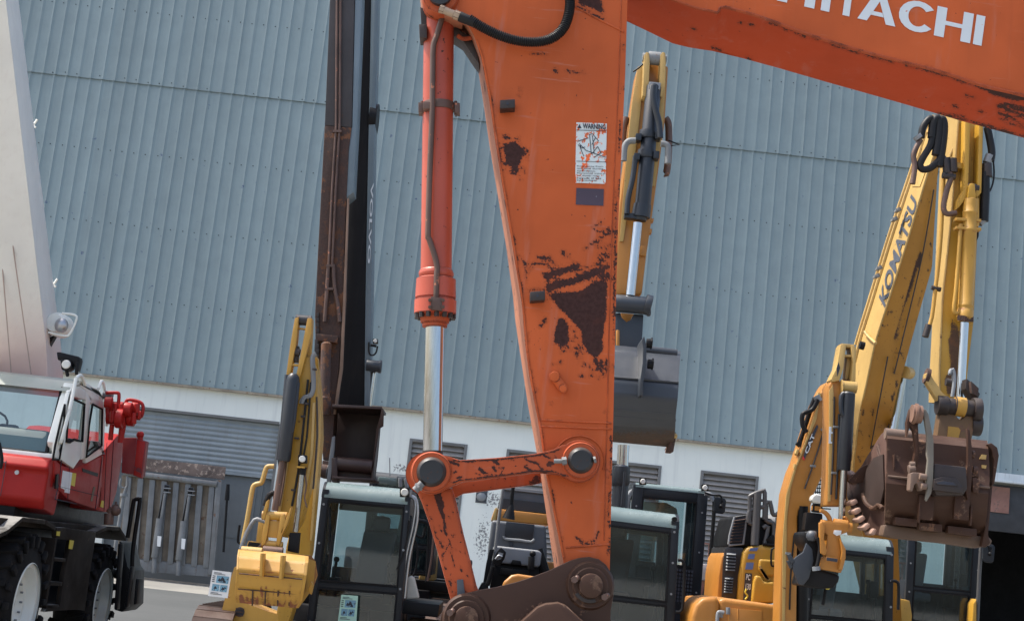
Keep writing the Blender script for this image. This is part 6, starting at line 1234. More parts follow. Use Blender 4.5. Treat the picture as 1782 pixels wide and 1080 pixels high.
# linkage and small bucket
b = B()
def arc(cx, cy, r0, r1, a0, a1, n=10): return [(cx+r0*math.cos(R(a0+(a1-a0)*i/n)), cy+r0*math.sin(R(a0+(a1-a0)*i/n))) for i in range(n+1)]+[(cx+r1*math.cos(R(a1+(a0-a1)*i/n)), cy+r1*math.sin(R(a1+(a0-a1)*i/n))) for i in range(n+1)]
b.prism(arc(1425, 908, 18, 24, -80, 5), YK-.25, .08); b.prism(arc(1462, 912, 14, 18, -60, 10), YK-.2, .08)
b.prism([(1430, 908), (1440, 906), (1470, 909), (1478, 913), (1476, 925), (1462, 930), (1470, 960), (1466, 985), (1464, 996), (1430, 990), (1427, 986), (1427, 972), (1437, 968), (1440, 930), (1432, 924)], YK-.28, .16)
b.prism([(1427, 910), (1432, 906), (1436, 914), (1434, 940), (1440, 958), (1436, 966), (1428, 962), (1427, 935)], YK-.34, .08); b.prism([(1462, 935), (1472, 955), (1472, 970), (1466, 992), (1460, 990), (1466, 960)], YK-.34, .08)
lk2 = b.out('bucket_linkage', M['catyel'], ca, bevel=.008)
b = B(); b.cyl(P(1428, 912, YK-.22), P(1482, 918, YK-.22), .05); b.cyl(P(1450, 912, YK-.22), P(1474, 915, YK-.22), .062, n=20); b.prism([(1438, 968), (1458, 971), (1458, 978), (1438, 975)], YK-.36, .02, m=1); b.prism([(1452, 921), (1465, 922), (1464, 930), (1456, 932), (1450, 928)], YK-.30, .015, m=2); b.out('linkage_pin', [M['catyel'], M['ink'], M['lett']], lk2, bevel=.003)
b = B(); b.prism([(1400, 924), (1425, 922), (1428, 975), (1427, 990), (1462, 1000), (1460, 1012), (1450, 1023), (1430, 1024), (1396, 1018), (1404, 985), (1412, 960), (1402, 944)], YK-.2, .55); bb2 = b.out('bucket', M['black'], ca, bevel=.03, seg=3)
b = B(); b.prism([(1404, 944), (1414, 955), (1416, 975), (1408, 1005), (1398, 1018), (1390, 1016), (1380, 990), (1379, 975), (1386, 968), (1398, 960)], YK-.25, .05); b.prism([(1371, 964), (1376, 962), (1383, 975), (1377, 982)], YK-.26, .07); b.prism([(1370, 975), (1376, 974), (1382, 984), (1376, 989)], YK-.24, .07); b.ball(P(1413, 932, YK-.22), .06, m=1); b.out('bucket_side', [M['greybucket'], M['grey']], bb2, bevel=.008)
b = B(); b.ptube([(1422, 935), (1427, 950), (1424, 975), (1420, 990)], YK-.3, .02); b.cyl(P(1420, 985, YK-.3), P(1421, 992, YK-.3), .04, m=1); b.ball(P(1440, 1020, YK-.1), .03, m=2); b.ptube([(1437, 1024), (1432, 1052)], YK+.1, .016, sub=1); b.out('bucket_hose', [M['rubber'], M['lgrey'], M['stickyel']], bb2)
b = B(); b.prism([(1404, 890), (1432, 893), (1432, 925), (1400, 922), (1402, 905)], YA-.25, .2); b.prism([(1415, 876), (1432, 878), (1432, 892), (1414, 890)], YA-.28, .1, m=1); mm_ = b.out('lamp_mount', [M['black'], M['catyel']], ab, bevel=.02)
b = B(); b.prism([(1414, 862), (1420, 858), (1430, 860), (1433, 866), (1431, 875), (1416, 874), (1412, 869)], YA-.35, .15); b.out('boom_lamp', M['lens'], mm_, bevel=.03, seg=3)
cabD, FD = cabin(ca, [(1412, 922), (1556, 938), (1553, 1120), (1397, 1106)], 17.4, 1.4, gl=(.06, .19, .91, .80), lower=(.82, .99), visor=.15, seat=M['seat'], wiper=False, inner=True, seatx=.35)
b = B(); b.ptube([(1551, 1010), (1560, 1011), (1564, 1020), (1563, 1060)], 17.3, .018, sub=3); b.out('grab_handle', M['black'], cabD)
b = B(); b.prism([(1210, 1052), (1222, 1040), (1244, 1038), (1252, 1042), (1252, 1150), (1200, 1150), (1203, 1072)], 16.9, 1.0); b.prism([(1250, 1042), (1262, 1040), (1352, 1052), (1354, 1070), (1352, 1150), (1250, 1150)], 16.95, 1.0); bxx = b.out('side_box', M['catyel'], ca, bevel=.05, seg=3)
b = B(); b.prism([(1268, 1057), (1326, 1062), (1324, 1120), (1266, 1118)], 16.93, .03); b.ptube([(1284, 1058), (1283, 1100)], 16.92, .008, sub=1, m=1); b.out('box_door', [paint('amber door panel', (.45, .20, .04), .45, .05), M['ink']], bxx, bevel=.006)  # door in a plain amber of its own
text('130', [(1221, 1081, 16.88), (1231, 1082, 16.88), (1231, 1076, 16.88), (1221, 1075, 16.88)], M['ink'], bxx) if 0 else None
b = B(); b.ptube([(1248, 1086), (1249, 1068), (1252, 1064), (1260, 1065)], 16.8, .022, sub=3); b.prism([(1249, 1064), (1258, 1065), (1258, 1074), (1249, 1073)], 16.85, .06); b.cyl(P(1267, 1056, 16.9), P(1267, 1068, 16.9), .025); b.ptube([(1358, 1070), (1364, 1066), (1368, 1074), (1367, 1090)], 16.6, .025, sub=3); b.out('box_hinge', M['lgrey'], bxx, bevel=.004)
b = B(); b.ptube([(1358, 860), (1354, 940), (1351, 1000), (1350, 1060)], 17.2, .016, sub=1); b.cyl(P(1354, 933, 17.1), P(1372, 938, 17.1), .03); b.cyl(P(1350, 1030, 17.1), P(1358, 1031, 17.1), .03); b.out('side_pipe', M['cream'], ca)
b = B()
for i in range(7): b.prism([(1424+i*3.2, 800), (1425+i*3.2, 800), (1418+i*3.2, 880), (1417+i*3.2, 880)], 17.9, .02)
for j in range(11): b.prism([(1415, 812+j*7), (1446, 814+j*7), (1446, 816+j*7), (1415, 814+j*7)], 17.9, .02)
b.prism([(1420, 798), (1450, 800), (1450, 804), (1420, 802)], 17.85, .1); b.out('guard_grille', M['black'], ca)
undercarriage(ca, P(1222, 1080, 17.4).x, P(1560, 1080, 17.4).x, 16.4, 3.4, h=.8, w=.45, deck=M['catyel'], bz=.95)

# ================================================================ rear-quarter excavator with engine hood and handrails
pe = empty('rear_excavator', (P(1300, 1080, 21).x, 21, 0), 'yellow excavator body with black louvred hood and handrails beside the dark cab', 'excavator', 'excavators parked in the yard')
YP = 20.0
def louver(par, quad, Y, n, mat=None):
    q = quad; b = B()
    for i in range(n):
        t0, t1 = (i+.15)/n, (i+.7)/n
        L = lambda t: (q[0][0]+(q[3][0]-q[0][0])*t, q[0][1]+(q[3][1]-q[0][1])*t); Rr = lambda t: (q[1][0]+(q[2][0]-q[1][0])*t, q[1][1]+(q[2][1]-q[1][1])*t)
        a, c, d, e = P(*L(t0), Y+.03), P(*Rr(t0), Y+.03), P(*Rr(t1), Y-.03), P(*L(t1), Y-.03); b.loft([a, c, d, e], [v+Vector((0, .02, 0)) for v in (a, c, d, e)])
    return b.out('louvre', mat or M['greysteel'], par)
b = B(); b.prism([(1266, 951), (1268, 930), (1277, 899), (1283, 896), (1301, 894), (1320, 898), (1345, 902), (1345, 955), (1303, 951)], YP, 1.3); hh_ = b.out('upper_hood', M['black'], pe, bevel=.04, seg=3)
b = B(); b.prism([(1278, 902), (1298, 898), (1290, 944), (1269, 944)], YP-.02, .03); b.out('hood_opening', M['ink'], hh_); louver(hh_, [(1278, 902), (1298, 899), (1290, 943), (1270, 944)], YP-.03, 8, M['rust'])
b = B(); b.ptube([(1268, 946), (1270, 930), (1278, 900), (1300, 895), (1293, 946), (1268, 948)], YP-.02, .018, sub=1); b.out('hood_trim', M['lgrey'], hh_)
b = B(); b.prism([(1262, 951), (1294, 952), (1290, 980), (1283, 1040), (1256, 1042), (1258, 980)], YP-.02, 1.2); p2 = b.out('side_hood', paint('smoked grey panel', (.03, .028, .028), .3, .1), pe, bevel=.02)
louver(p2, [(1265, 960), (1281, 961), (1279, 994), (1263, 993)], YP-.05, 6, M['lgrey']); louver(p2, [(1262, 1003), (1276, 1004), (1274, 1032), (1260, 1031)], YP-.05, 6, M['lgrey'])
b = B(); b.prism([(1264, 959), (1282, 960), (1280, 995), (1262, 994)], YP-.026, .01); b.prism([(1261, 1002), (1277, 1003), (1275, 1033), (1259, 1032)], YP-.026, .01); b.out('louvre_back', M['ink'], p2)
b = B(); b.prism([(1262, 958), (1258, 1050), (1247, 1050), (1250, 1000), (1255, 970)], YP+.0, 1.2); b.out('rear_corner', M['catyel'], pe, bevel=.05, seg=3)
b = B(); dense_prism(b, [(1293, 960), (1300, 951), (1312, 948), (1330, 947), (1354, 951), (1352, 1000), (1350, 1050), (1283, 1050), (1286, 1000)], YP-.1, 1.2); bd_ = b.out('body', M['yellow'], pe, bevel=.07, seg=4)
b = B(); b.prism([(1322, 972), (1352, 974), (1350, 1000), (1328, 1003), (1320, 990)], YP-.16, .1); b.prism([(1316, 1000), (1324, 1002), (1330, 1012), (1348, 1012), (1347, 1048), (1308, 1048), (1312, 1010)], YP-.2, .15); b.out('body_pressing', M['yellow'], bd_, bevel=.03, seg=3)
b = B()
for i in range(4): b.prism([(1320+i*3, 985+i*5), (1324+i*3, 983+i*5), (1335+i*2, 1005+i*1), (1331+i*2, 1006+i*1)][0:4], YP-.18, .02)
b.out('pressed_ribs', M['cream'], bd_)
b = B()
for q in ([(1306, 953), (1320, 952), (1317, 958), (1303, 958)], [(1303, 963), (1314, 963), (1312, 972), (1301, 972)], [(1299, 978), (1312, 978), (1310, 990), (1297, 990)]): b.prism(q, YP-.105, .006)
b.out('blue_stripe', paint('faded blue', (.10, .16, .35), .5, .1), bd_)
b = B(); b.prism([(1297, 996), (1309, 997), (1307, 1045), (1293, 1044)], YP-.106, .006); dd = b.out('model_plate', M['sootgrey'], bd_)
text('PC', [(1298, 1008, YP-.11), (1305, 1009, YP-.11), (1306, 999, YP-.11), (1299, 998, YP-.11)], M['lett'], dd); text('130', [(1297, 1025, YP-.11), (1306, 1026, YP-.11), (1307, 1015, YP-.11), (1298, 1014, YP-.11)], M['lett'], dd); 
b = B(); b.ptube([(1297, 1042), (1301, 1036), (1297, 1030), (1299, 1024)], YP-.12, .012); b.out('yellow_mark', M['stickyel'], dd)
b = B(); b.cyl(P(1334, 912, YP+.4), P(1365, 914, YP+.4), .14, n=28); b.out('muffler', paint('grey muffler', (.2, .2, .2), .4, .1), pe, bevel=.02)
M['rail'] = paint('dark rail', (.07, .07, .072), .4, .1)
for pts, r in (([(1304, 905), (1305, 868), (1306, 862), (1326, 854), (1331, 857), (1330, 903)], .03), ([(1303, 908), (1304, 888), (1330, 881)], .03), ([(1318, 857), (1313, 948)], .06), ([(1333, 876), (1340, 872), (1344, 892), (1349, 896), (1355, 896), (1355, 950)], .03), ([(1334, 878), (1333, 905), (1342, 908), (1347, 915), (1346, 945)], .03), ([(1328, 918), (1337, 915), (1330, 948)], .03), ([(1306, 905), (1304, 909), (1312, 912)], .03), ([(1320, 870), (1330, 870)], .02), ([(1355, 900), (1356, 960), (1354, 1050)], .045)):
    b = B(); b.ptube(pts, YP-.05, r, sub=2); b.out('handrail', M['rail'], pe)
b = B(); b.ptube([(1352, 953), (1343, 955), (1342, 980), (1345, 984), (1352, 985)], YP-.2, .014, sub=2); b.ptube([(1328, 946), (1352, 949)], YP-.1, .02, sub=1); b.cyl(P(1337, 934, YP), P(1346, 948, YP), .1); b.out('door_handle', M['black'], bd_)
undercarriage(pe, P(1250, 1000, 20).x, P(1250, 1000, 20).x+2.3, 19.9, 3.6, h=.85, w=.5, deck=None, bz=.98)

# ================================================================ big yellow excavator with brown bucket
kb = empty('big_yellow_excavator', (P(1600, 1000, 24).x, 23, 0), 'large weathered yellow excavator with slate lettering on its boom and wide brown bucket', 'excavator', 'excavators parked in the yard')
YB1, YB2 = 17.5, 17.9
fold = [(207, 1655), (250, 1632), (305, 1613), (416, 1580), (514, 1549), (594, 1523), (660, 1509), (733, 1493), (822, 1484), (900, 1492), (1000, 1520), (1100, 1545)]
ledge = [(207, 1622), (240, 1606), (287, 1593), (416, 1549), (518, 1518), (589, 1496), (660, 1478), (733, 1466), (822, 1458), (900, 1468), (1000, 1490), (1100, 1515)]
redge = [(207, 1660), (250, 1640), (300, 1632), (358, 1628), (465, 1622), (567, 1593), (600, 1584), (689, 1560), (751, 1547), (850, 1540), (933, 1562), (1100, 1570)]
ysb = [200+9*i for i in range(101)]
def dY(y): return float(np.interp(y, [200, 700, 1100], [16.8, 17.6, 21.5]))
Af = [P(ip(fold, y), y, dY(y)) for y in ysb]; Al = [P(ip(ledge, y), y, dY(y)+.55) for y in ysb]; Ar = [P(max(ip(redge, y), ip(fold, y)+6), y, dY(y)+.02) for y in ysb]
kw = wearmap([[(1601, 436), (1606, 437), (1603, 455), (1595, 475), (1585, 510), (1573, 545), (1562, 590), (1556, 604), (1555, 590), (1567, 552), (1578, 512), (1590, 470)]],
    [((1602, 440), (1598, 460), 3.5)]+[((random.uniform(1530, 1580), y := random.uniform(600, 680)), (random.uniform(1530, 1580), y+random.uniform(-4, 4)), random.uniform(.4, .9)) for i in range(16)]+[((x := random.uniform(1495, 1530), y := random.uniform(700, 800)), (x+random.uniform(-8, 8), y+random.uniform(-9, 9)), random.uniform(.6, 1.6)) for i in range(22)]+[((x := 1552+random.uniform(-8, 20), y := random.uniform(460, 560)), (x+random.uniform(-12, 12), y+random.uniform(-8, 8)), random.uniform(.4, 1.0)) for i in range(14)]+[((x := ip(redge, yy)-3, yy), (x-random.uniform(0, 6), yy+random.uniform(4, 14)), 1.6) for yy in range(420, 720, 16)]+[((1535, 676), (1545, 684), .8), ((1545, 684), (1560, 684), .8), ((1560, 684), (1577, 678), .8)]
    , 1.3)
M['kside'] = paint('yellow with underside shade', (.36, .165, .014), .45, .10, (.035, .018, .012), wamt=.26, wscale=10, fine=.8, attr=True, dust=.05)  # underside shade put into a darker yellow of the same boom
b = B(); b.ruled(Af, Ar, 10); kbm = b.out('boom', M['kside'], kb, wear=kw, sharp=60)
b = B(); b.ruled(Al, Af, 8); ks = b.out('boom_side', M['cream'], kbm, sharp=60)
b = B(); Arb = [v+Vector((.0, .55, 0)) for v in Ar]; b.ruled(Ar[::4], Arb[::4], 2); b.ruled(Al[::4], Arb[::4], 2); b.out('boom_back', M['yellow'], kbm)
b = B()
for T, dx in ((ledge, 2),): b.tube([P(ip(T, y)+dx, y, dY(y)+.5) for y in range(230, 900, 40)], .03, n=8); b.tube([P(ip(T, y)-4, y, dY(y)+.58) for y in range(240, 640, 40)], .025, n=8)
b.out('boom_pipe', M['cream'], ks)
b = B(); b.tube([P(ip(fold, y), y, dY(y)-.005) for y in range(210, 1000, 30)], .012, n=6); b.out('boom_weld', M['cream'], ks)
b = B(); a = [P(1505, 577, 17.75), P(1512, 586, 17.6), P(1524, 597, 17.35)]; b.tube(a, .02, n=6); b.out('weld_band', M['cream'], ks)
for (x, y) in ((1562, 362), (1556, 378), (1529, 463), (1525, 477)):
    b = B(); b.cyl(P(x, y, 17.4), P(x+3, y+6, 17.4), .035); b.prism([(x-3, y+2), (x+5, y+1), (x+5, y+5), (x-3, y+6)], 17.35, .1); b.out('pipe_clip', M['greysteel'], ks, bevel=.004)
def kq(y, t, w=0):   # point on the cream boom side at row y, t 0..1 from left edge to fold
    l = P(ip(ledge, y), y, dY(y)+.55); f = P(ip(fold, y), y, dY(y)); return l.lerp(f, t)+Vector((-.008, -.006, 0))
text('KOMATSU', lambda u, v: kq((536+(352-536)*u)*(1-v)+(517+(338-517)*u)*v, .95-.55*v), M['blueink'], ks, bold=.03, shear=.0)
b = B(); b.loft([kq(325, .3), kq(325, .8), kq(300, .85), kq(300, .4)], [v+Vector((.01, .01, 0)) for v in (kq(325, .3), kq(325, .8), kq(300, .85), kq(300, .4))]); b.out('pale_sticker', M['cream'], ks)
for pts, r in (([(1625, 330), (1606, 440), (1578, 560), (1556, 650)], .008), ([(1545, 620), (1530, 700), (1515, 780)], .008)):
    b = B(); b.tube([P(x, y, dY(y)-.03) for x, y in pts], r, n=6); b.out('grease_line', M['dark'], kbm)
c = P(1574, 647, 17.6); b = B(); b.cyl(c, P(1583, 649, 17.7), .075, n=20); b.cyl(P(1496, 600, 17.3), P(1504, 602, 17.3), .05, n=16, m=1); b.out('boom_pin', [M['cream'], M['black']], kbm)
b = B(); b.cyl(P(1570, 655, 17.9), P(1552, 760, 17.9), .055, n=20); b.cyl(P(1563, 660, 18.0), P(1546, 760, 18.0), .03, n=12, m=1); b.out('boom_cylinder_rod', [M['chrome'], M['sootgrey']], kbm)
# stick
YS1 = 15.2
sf = [(200, 1668), (224, 1667), (358, 1657), (491, 1643), (536, 1639), (660, 1634), (700, 1636)]; slf = [(200, 1640), (367, 1632), (491, 1626), (625, 1619), (660, 1617), (700, 1616)]; srt = [(200, 1712), (216, 1711), (336, 1708), (420, 1700), (560, 1694), (640, 1684), (700, 1680)]
ysq = [196+8*i for i in range(64)]
A1 = [P(ip(sf, y), y, YS1) for y in ysq]; A0 = [P(ip(slf, y), y, YS1+.4) for y in ysq]; A2 = [P(ip(srt, y), y, YS1) for y in ysq]
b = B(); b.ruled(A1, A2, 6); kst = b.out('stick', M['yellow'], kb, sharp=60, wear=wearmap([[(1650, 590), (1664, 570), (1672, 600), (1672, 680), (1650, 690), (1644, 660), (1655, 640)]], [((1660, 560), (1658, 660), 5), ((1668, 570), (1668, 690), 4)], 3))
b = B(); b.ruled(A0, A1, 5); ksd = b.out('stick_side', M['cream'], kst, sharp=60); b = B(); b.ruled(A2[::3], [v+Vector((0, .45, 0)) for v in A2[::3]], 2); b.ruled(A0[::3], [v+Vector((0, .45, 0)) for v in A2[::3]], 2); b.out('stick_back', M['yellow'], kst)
b = B(); b.tube([P(ip(sf, y), y, YS1-.005) for y in range(200, 700, 30)], .012, n=6); b.ptube([(1672, 215), (1660, 255), (1646, 290)], YS1+.1, .012, n=6); b.out('stick_weld', M['cream'], kst)
b = B()
b.prism([(1680, 205), (1689, 206), (1686, 300), (1684, 340), (1676, 352), (1668, 362), (1670, 345), (1678, 330)], YS1-.16, .18); b.prism([(1704, 212), (1711, 214), (1709, 300), (1708, 335), (1700, 345), (1697, 338), (1701, 320)], YS1-.16, .18); b.out('cylinder_bracket', M['yellow'], kst, bevel=.008)
b = B(); b.prism([(1687, 320), (1692, 318), (1697, 320), (1699, 345), (1684, 345)], YS1-.2, .16); b.cyl(P(1680, 326, YS1-.12), P(1704, 329, YS1-.12), .05, m=1); b.out('cylinder_eye', [M['yellow'], M['dark']], kst, bevel=.012)
yc = YS1-.14
b = B(); b.lathe(P(1689.5, 345, yc), P(1679, 560, yc), [(0, .05), (.01, .072), (.06, .078), (.11, .078), (.115, .083), (.125, .083), (.13, .078), (.25, .078), (.255, .084), (.27, .084), (.275, .078), (.86, .078), (.865, .082), (.88, .082), (.885, .078), (.9, .078), (.905, .085), (.965, .086), (.97, .078), (1, .07)], n=36); kc = b.out('bucket_cylinder', M['yelworn'], kb, sharp=50)
b = B(); b.cyl(P(1678.5, 556, yc), P(1671, 692, yc), .045, n=24); b.out('cylinder_rod', M['chrome'], kc)
b = B(); x_ = yc-.03; b.ptube([(1672, 390), (1670, 420), (1664, 500), (1660, 540), (1668, 545)], x_, .022, sub=3); b.ptube([(1700, 345), (1701, 390), (1699, 395)], x_, .02, sub=1)
for y in (378, 393): b.prism([(1664, y), (1708, y+3), (1708, y+8), (1664, y+5)], x_-.03, .1)
b.out('cylinder_pipe', M['yelworn'], kc, bevel=.003)
b = B()
for i in range(10): b.cyl(P(1668+i*2.7, 548+i*.3, yc-.075+abs(i-4.5)*.006), P(1668+i*2.7, 557+i*.3, yc-.075+abs(i-4.5)*.006), .012, n=6)
b.out('head_bolts', M['rust'], kc)
b = B(); b.ptube([(1645, 280), (1642, 313), (1638, 400), (1632, 470), (1628, 500), (1622, 550), (1614, 575)], YS1-.03, .022, sub=3); b.cyl(P(1616, 565, YS1-.03), P(1610, 586, YS1-.03), .035, m=1); b.cyl(P(1621, 500, YS1-.03), P(1637, 504, YS1-.03), .025, m=1); b.out('side_pipe', [M['yelworn'], M['dark']], ksd)
for pts, r, m_ in (([(1603, 240), (1606, 222), (1615, 209), (1622, 207), (1624, 220), (1620, 250), (1606, 275), (1601, 288), (1607, 295), (1620, 292), (1634, 280), (1645, 275)], .038, 'hose'), ([(1621, 240), (1624, 215), (1630, 206), (1634, 212), (1633, 240), (1628, 270)], .045, 'hose'), ([(1631, 250), (1635, 215), (1640, 208), (1643, 222), (1640, 255), (1634, 290)], .045, 'hose'), ([(1645, 300), (1656, 305), (1648, 330), (1642, 360), (1648, 372), (1664, 370)], .03, 'pipe'), ([(1718, 222), (1722, 240), (1726, 265), (1724, 280)], .04, 'hose'), ([(1714, 300), (1714, 340), (1712, 385)], .05, 'hose'), ([(1726, 262), (1730, 300), (1726, 325), (1716, 342)], .01, 'hose'), ([(1602, 243), (1590, 268), (1592, 290), (1588, 320)], .03, 'pipe'), ([(1648, 275), (1650, 290), (1645, 305), (1658, 306)], .035, 'hose'), ([(1700, 395), (1701, 410), (1696, 420)], .014, 'hose')):
    b = B(); b.ptube(pts, YS1-.1, r, sub=4); b.out('hydraulic_hose', M[m_], kst)
b = B(); b.cyl(P(1640, 305, YS1-.1), P(1662, 308, YS1-.1), .035); b.cyl(P(1645, 275, YS1-.1), P(1648, 302, YS1-.1), .04); b.cyl(P(1658, 276, YS1-.1), P(1659, 300, YS1-.1), .045); b.prism([(1664, 282), (1676, 284), (1676, 294), (1664, 292)], YS1-.1, .1, m=1); b.cyl(P(1717, 285, YS1-.1), P(1718, 308, YS1-.1), .055); b.cyl(P(1723, 270, YS1-.1), P(1717, 284, YS1-.1), .045, m=2); b.prism([(1709, 287), (1718, 288), (1718, 296), (1709, 295)], YS1-.1, .1, m=1); b.cyl(P(1704, 390, YS1-.1), P(1714, 380, YS1-.1), .035, m=2); b.cyl(P(1595, 236, YS1-.1), P(1600, 242, YS1-.1), .05, m=2); b.out('hose_joint', [M['dark'], M['yellow'], M['lgrey']], kst, bevel=.003)
# bucket linkage
YL = 14.7
b = B(); b.prism([(1611, 650), (1617, 646), (1625, 660), (1640, 682), (1650, 690), (1646, 702), (1634, 700), (1620, 678), (1611, 664)], YL-.05, .1); kl = b.out('tipping_link', M['cream'], kb, bevel=.01); b = B(); b.cyl(P(1610, 653, YL+.0), P(1616, 655, YL+.0), .08, n=20); b.out('link_pivot', M['rust'], kl)
b = B(); b.prism([(1682, 658), (1690, 664), (1706, 685), (1700, 698), (1688, 690), (1680, 676)], YL+.1, .15); b.prism([(1690, 662), (1704, 675), (1702, 690), (1692, 684)], YL+.02, .12, m=1); b.out('far_tipping_link', [M['dark'], M['rust']], kb, bevel=.01)
b = B(); b.cyl(P(1630, 704, YL-.02), P(1702, 712, YL-.02), .085, n=24); b.cyl(P(1630, 704, YL-.02), P(1648, 706, YL-.02), .10, n=24); b.cyl(P(1660, 706, YL-.02), P(1680, 709, YL-.02), .10, n=24, m=1); b.cyl(P(1692, 712, YL-.02), P(1706, 713, YL-.02), .12, n=24); b.cyl(P(1688, 738, YL+.05), P(1706, 740, YL+.05), .11, n=20); b.out('linkage_pin', [M['dark'], M['yelworn']], kb, bevel=.01)
b = B(); b.prism([(1637, 714), (1662, 716), (1666, 726), (1672, 730), (1678, 726), (1682, 718), (1699, 720), (1692, 760), (1684, 804), (1676, 810), (1632, 804), (1625, 796)], YL-.04, .16); hl = b.out('bucket_link', paint('brown worn yellow paint', (.13, .07, .028), .6, .3, (.09, .05, .035), wamt=.45, wscale=7), kb, bevel=.015)
b = B(); b.prism([(1650, 741), (1668, 743), (1672, 748), (1666, 770), (1660, 786), (1644, 790), (1648, 765)], YL-.046, .01); b.out('worn_patch', M['yelworn'], hl, wear=wearmap([], [((1652, 770), (1660, 750), 2)], 6))
# bucket shell
M['tanw'] = paint('tan worn weld', (.11, .07, .05), .7, .2)
rows = [(748, 1544, 1718, 14.25), (753, 1544, 1719, 14.08), (762, 1544, 1720, 14.0), (800, 1544, 1722, 13.98), (818, 1543, 1722, 13.95), (840, 1542, 1720, 13.9), (870, 1541, 1718, 13.94), (900, 1540, 1714, 14.08), (915, 1540, 1712, 14.18), (928, 1542, 1706, 14.35)]
b, A, Bb = bshell(rows, kb, None, skew=.105); kbk = b.out('bucket', M['brown'], kb, sharp=30)
# left side wall with mouth opening to the left
sidepts = [(1544, 752, 14.1), (1538, 750, 14.3), (1533, 754, 14.5), (1524, 770, 14.65), (1510, 792, 14.85), (1498, 812, 15.0), (1500, 822, 14.9), (1512, 806, 14.75), (1524, 815, 14.5), (1532, 832, 14.3), (1540, 860, 14.1), (1541, 800, 14.05)]
b = B(); q = [P(*p) for p in [(1544, 755, 14.05), (1538, 751, 14.3), (1533, 755, 14.5), (1510, 792, 14.95), (1484, 834, 15.3), (1478, 826, 15.35), (1473, 832, 15.4), (1476, 850, 15.3), (1490, 880, 15.0), (1507, 915, 14.7), (1520, 930, 14.5), (1542, 930, 14.3), (1540, 900, 14.1), (1541, 860, 13.95), (1544, 800, 13.98)]]
b.loft(q, [v+Vector((.035, .01, 0)) for v in q]); sw = b.out('bucket_side_wall', paint('lighter reddish bucket side', (.095, .050, .038), .6, .15, (.10, .06, .05), wamt=.15, dust=.15, dcol=(.2, .14, .11)), kbk, bevel=.008)
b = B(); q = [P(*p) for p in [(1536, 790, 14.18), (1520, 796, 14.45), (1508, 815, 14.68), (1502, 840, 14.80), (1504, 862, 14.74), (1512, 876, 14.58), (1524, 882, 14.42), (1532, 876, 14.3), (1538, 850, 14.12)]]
q = [v+Vector((-.006, -.02, 0)) for v in q]; b.loft(q, [v+Vector((.02, .01, 0)) for v in q]); b.out('bucket_cavity', paint('inner shade brown', (.030, .016, .012), .7, .2, dust=.0), sw, bevel=.006)  # flat plate whose dark colour stands for shade inside the bucket mouth
b = B(); b.prism([(1499, 812), (1512, 806), (1504, 838), (1484, 842), (1476, 836), (1484, 828)], 14.82, .04); b.out('side_lip_plate', M['brown'], sw, bevel=.008)
b = B(); b.tube([P(1473, 828, 15.42), P(1476, 850, 15.3), P(1483, 872, 15.1), P(1494, 898, 14.9), P(1508, 922, 14.65)], .035, n=8); lipb = b.out('cutting_edge', M['tanw'], kbk)
tm_ = paint('polished tan tooth', (.30, .195, .15), .5, .15, (.12, .07, .05), wamt=.2, edge=.5)
for i, (x, y, dx, dy) in enumerate(((1481, 874, 4.0, 8), (1487, 889, 4.6, 8), (1494, 903, 5.2, 7.5), (1503, 916, 6, 6.5), (1515, 925, 7, 4))):
    b = B(); Yt = 14.85-i*.1; ctr = P(x, y, Yt); t_ = P(x+dx*.8, y+dy*.8, Yt)-ctr; n_ = P(x+6.5*dy/8.9, y-6.5*dx/8.9, Yt)-ctr; b.obox(ctr, n_, (0, .14, 0), t_*.62); b.out('bucket_tooth', tm_, lipb, bevel=.022)
b = B(); ctr = P(1477, 826, 15.2); b.cyl(ctr, P(1486, 834, 15.0), .06, n=14); b.out('lip_corner', tm_, lipb, bevel=.01)
b = B(); b.prism([(1512, 800), (1526, 776), (1529, 780), (1516, 806), (1510, 830), (1511, 850), (1520, 868), (1528, 876), (1538, 870), (1545, 876), (1547, 890), (1544, 890), (1542, 880), (1535, 877), (1527, 883), (1516, 876), (1507, 852), (1506, 828)], 14.0+.1, .05) if 0 else b.tube([P(1502, 860, 14.75), P(1508, 876, 14.6), P(1520, 884, 14.45), P(1530, 878, 14.35), P(1536, 885, 14.2)], .025, n=8)
b.out('side_weld', M['brown'], sw)
b = B(); b.ptube([(1529, 772), (1533, 784), (1537, 800), (1536, 806)], 14.42, .02, n=6); b.ptube([(1526, 778), (1530, 790), (1533, 802)], 14.45, .014, n=6); b.out('rough_weld', paint('rough pale weld', (.30, .2, .16), .8, .3, wamt=.3, wscale=20), sw)
b = B(); b.ptube([(1540, 754), (1560, 756), (1590, 759)], 14.1, .055, n=14, sub=1); b.out('top_tube', paint('dusty bucket tube', (.16, .11, .085), .6, .1), kbk)
b = B(); b.prism([(1718, 772), (1726, 770), (1736, 778), (1739, 792), (1731, 842), (1726, 845), (1730, 800), (1726, 782)], 14.0, .5); b.prism([(1722, 840), (1728, 842), (1720, 930), (1724, 944), (1716, 952), (1708, 950), (1714, 920)], 14.05, .4); b.out('right_side_wall', M['brown'], kbk, bevel=.02)
b = B(); b.prism([(1540, 912), (1700, 931), (1722, 934), (1728, 940), (1724, 948), (1700, 953), (1640, 944), (1560, 936), (1536, 931)], 14.12, .18); b.out('heel_plate', paint('heel plate brown', (.10, .06, .038), .6, .2, (.09, .05, .035), wamt=.3, dust=.3), kbk, bevel=.02)
b = B()
for (x0, y0, x1, y1) in ((1558, 899, 1596, 903), (1600, 908, 1640, 912), (1650, 914, 1700, 920)): b.prism([(x0, y0), (x1, y1), (x1, y1+13), (x0, y0+13)], 14.0, .1)
for x in (1600, 1662): b.prism([(x, 860), (x+26, 863), (x+24, 905), (x-2, 902)], 13.89, .06)
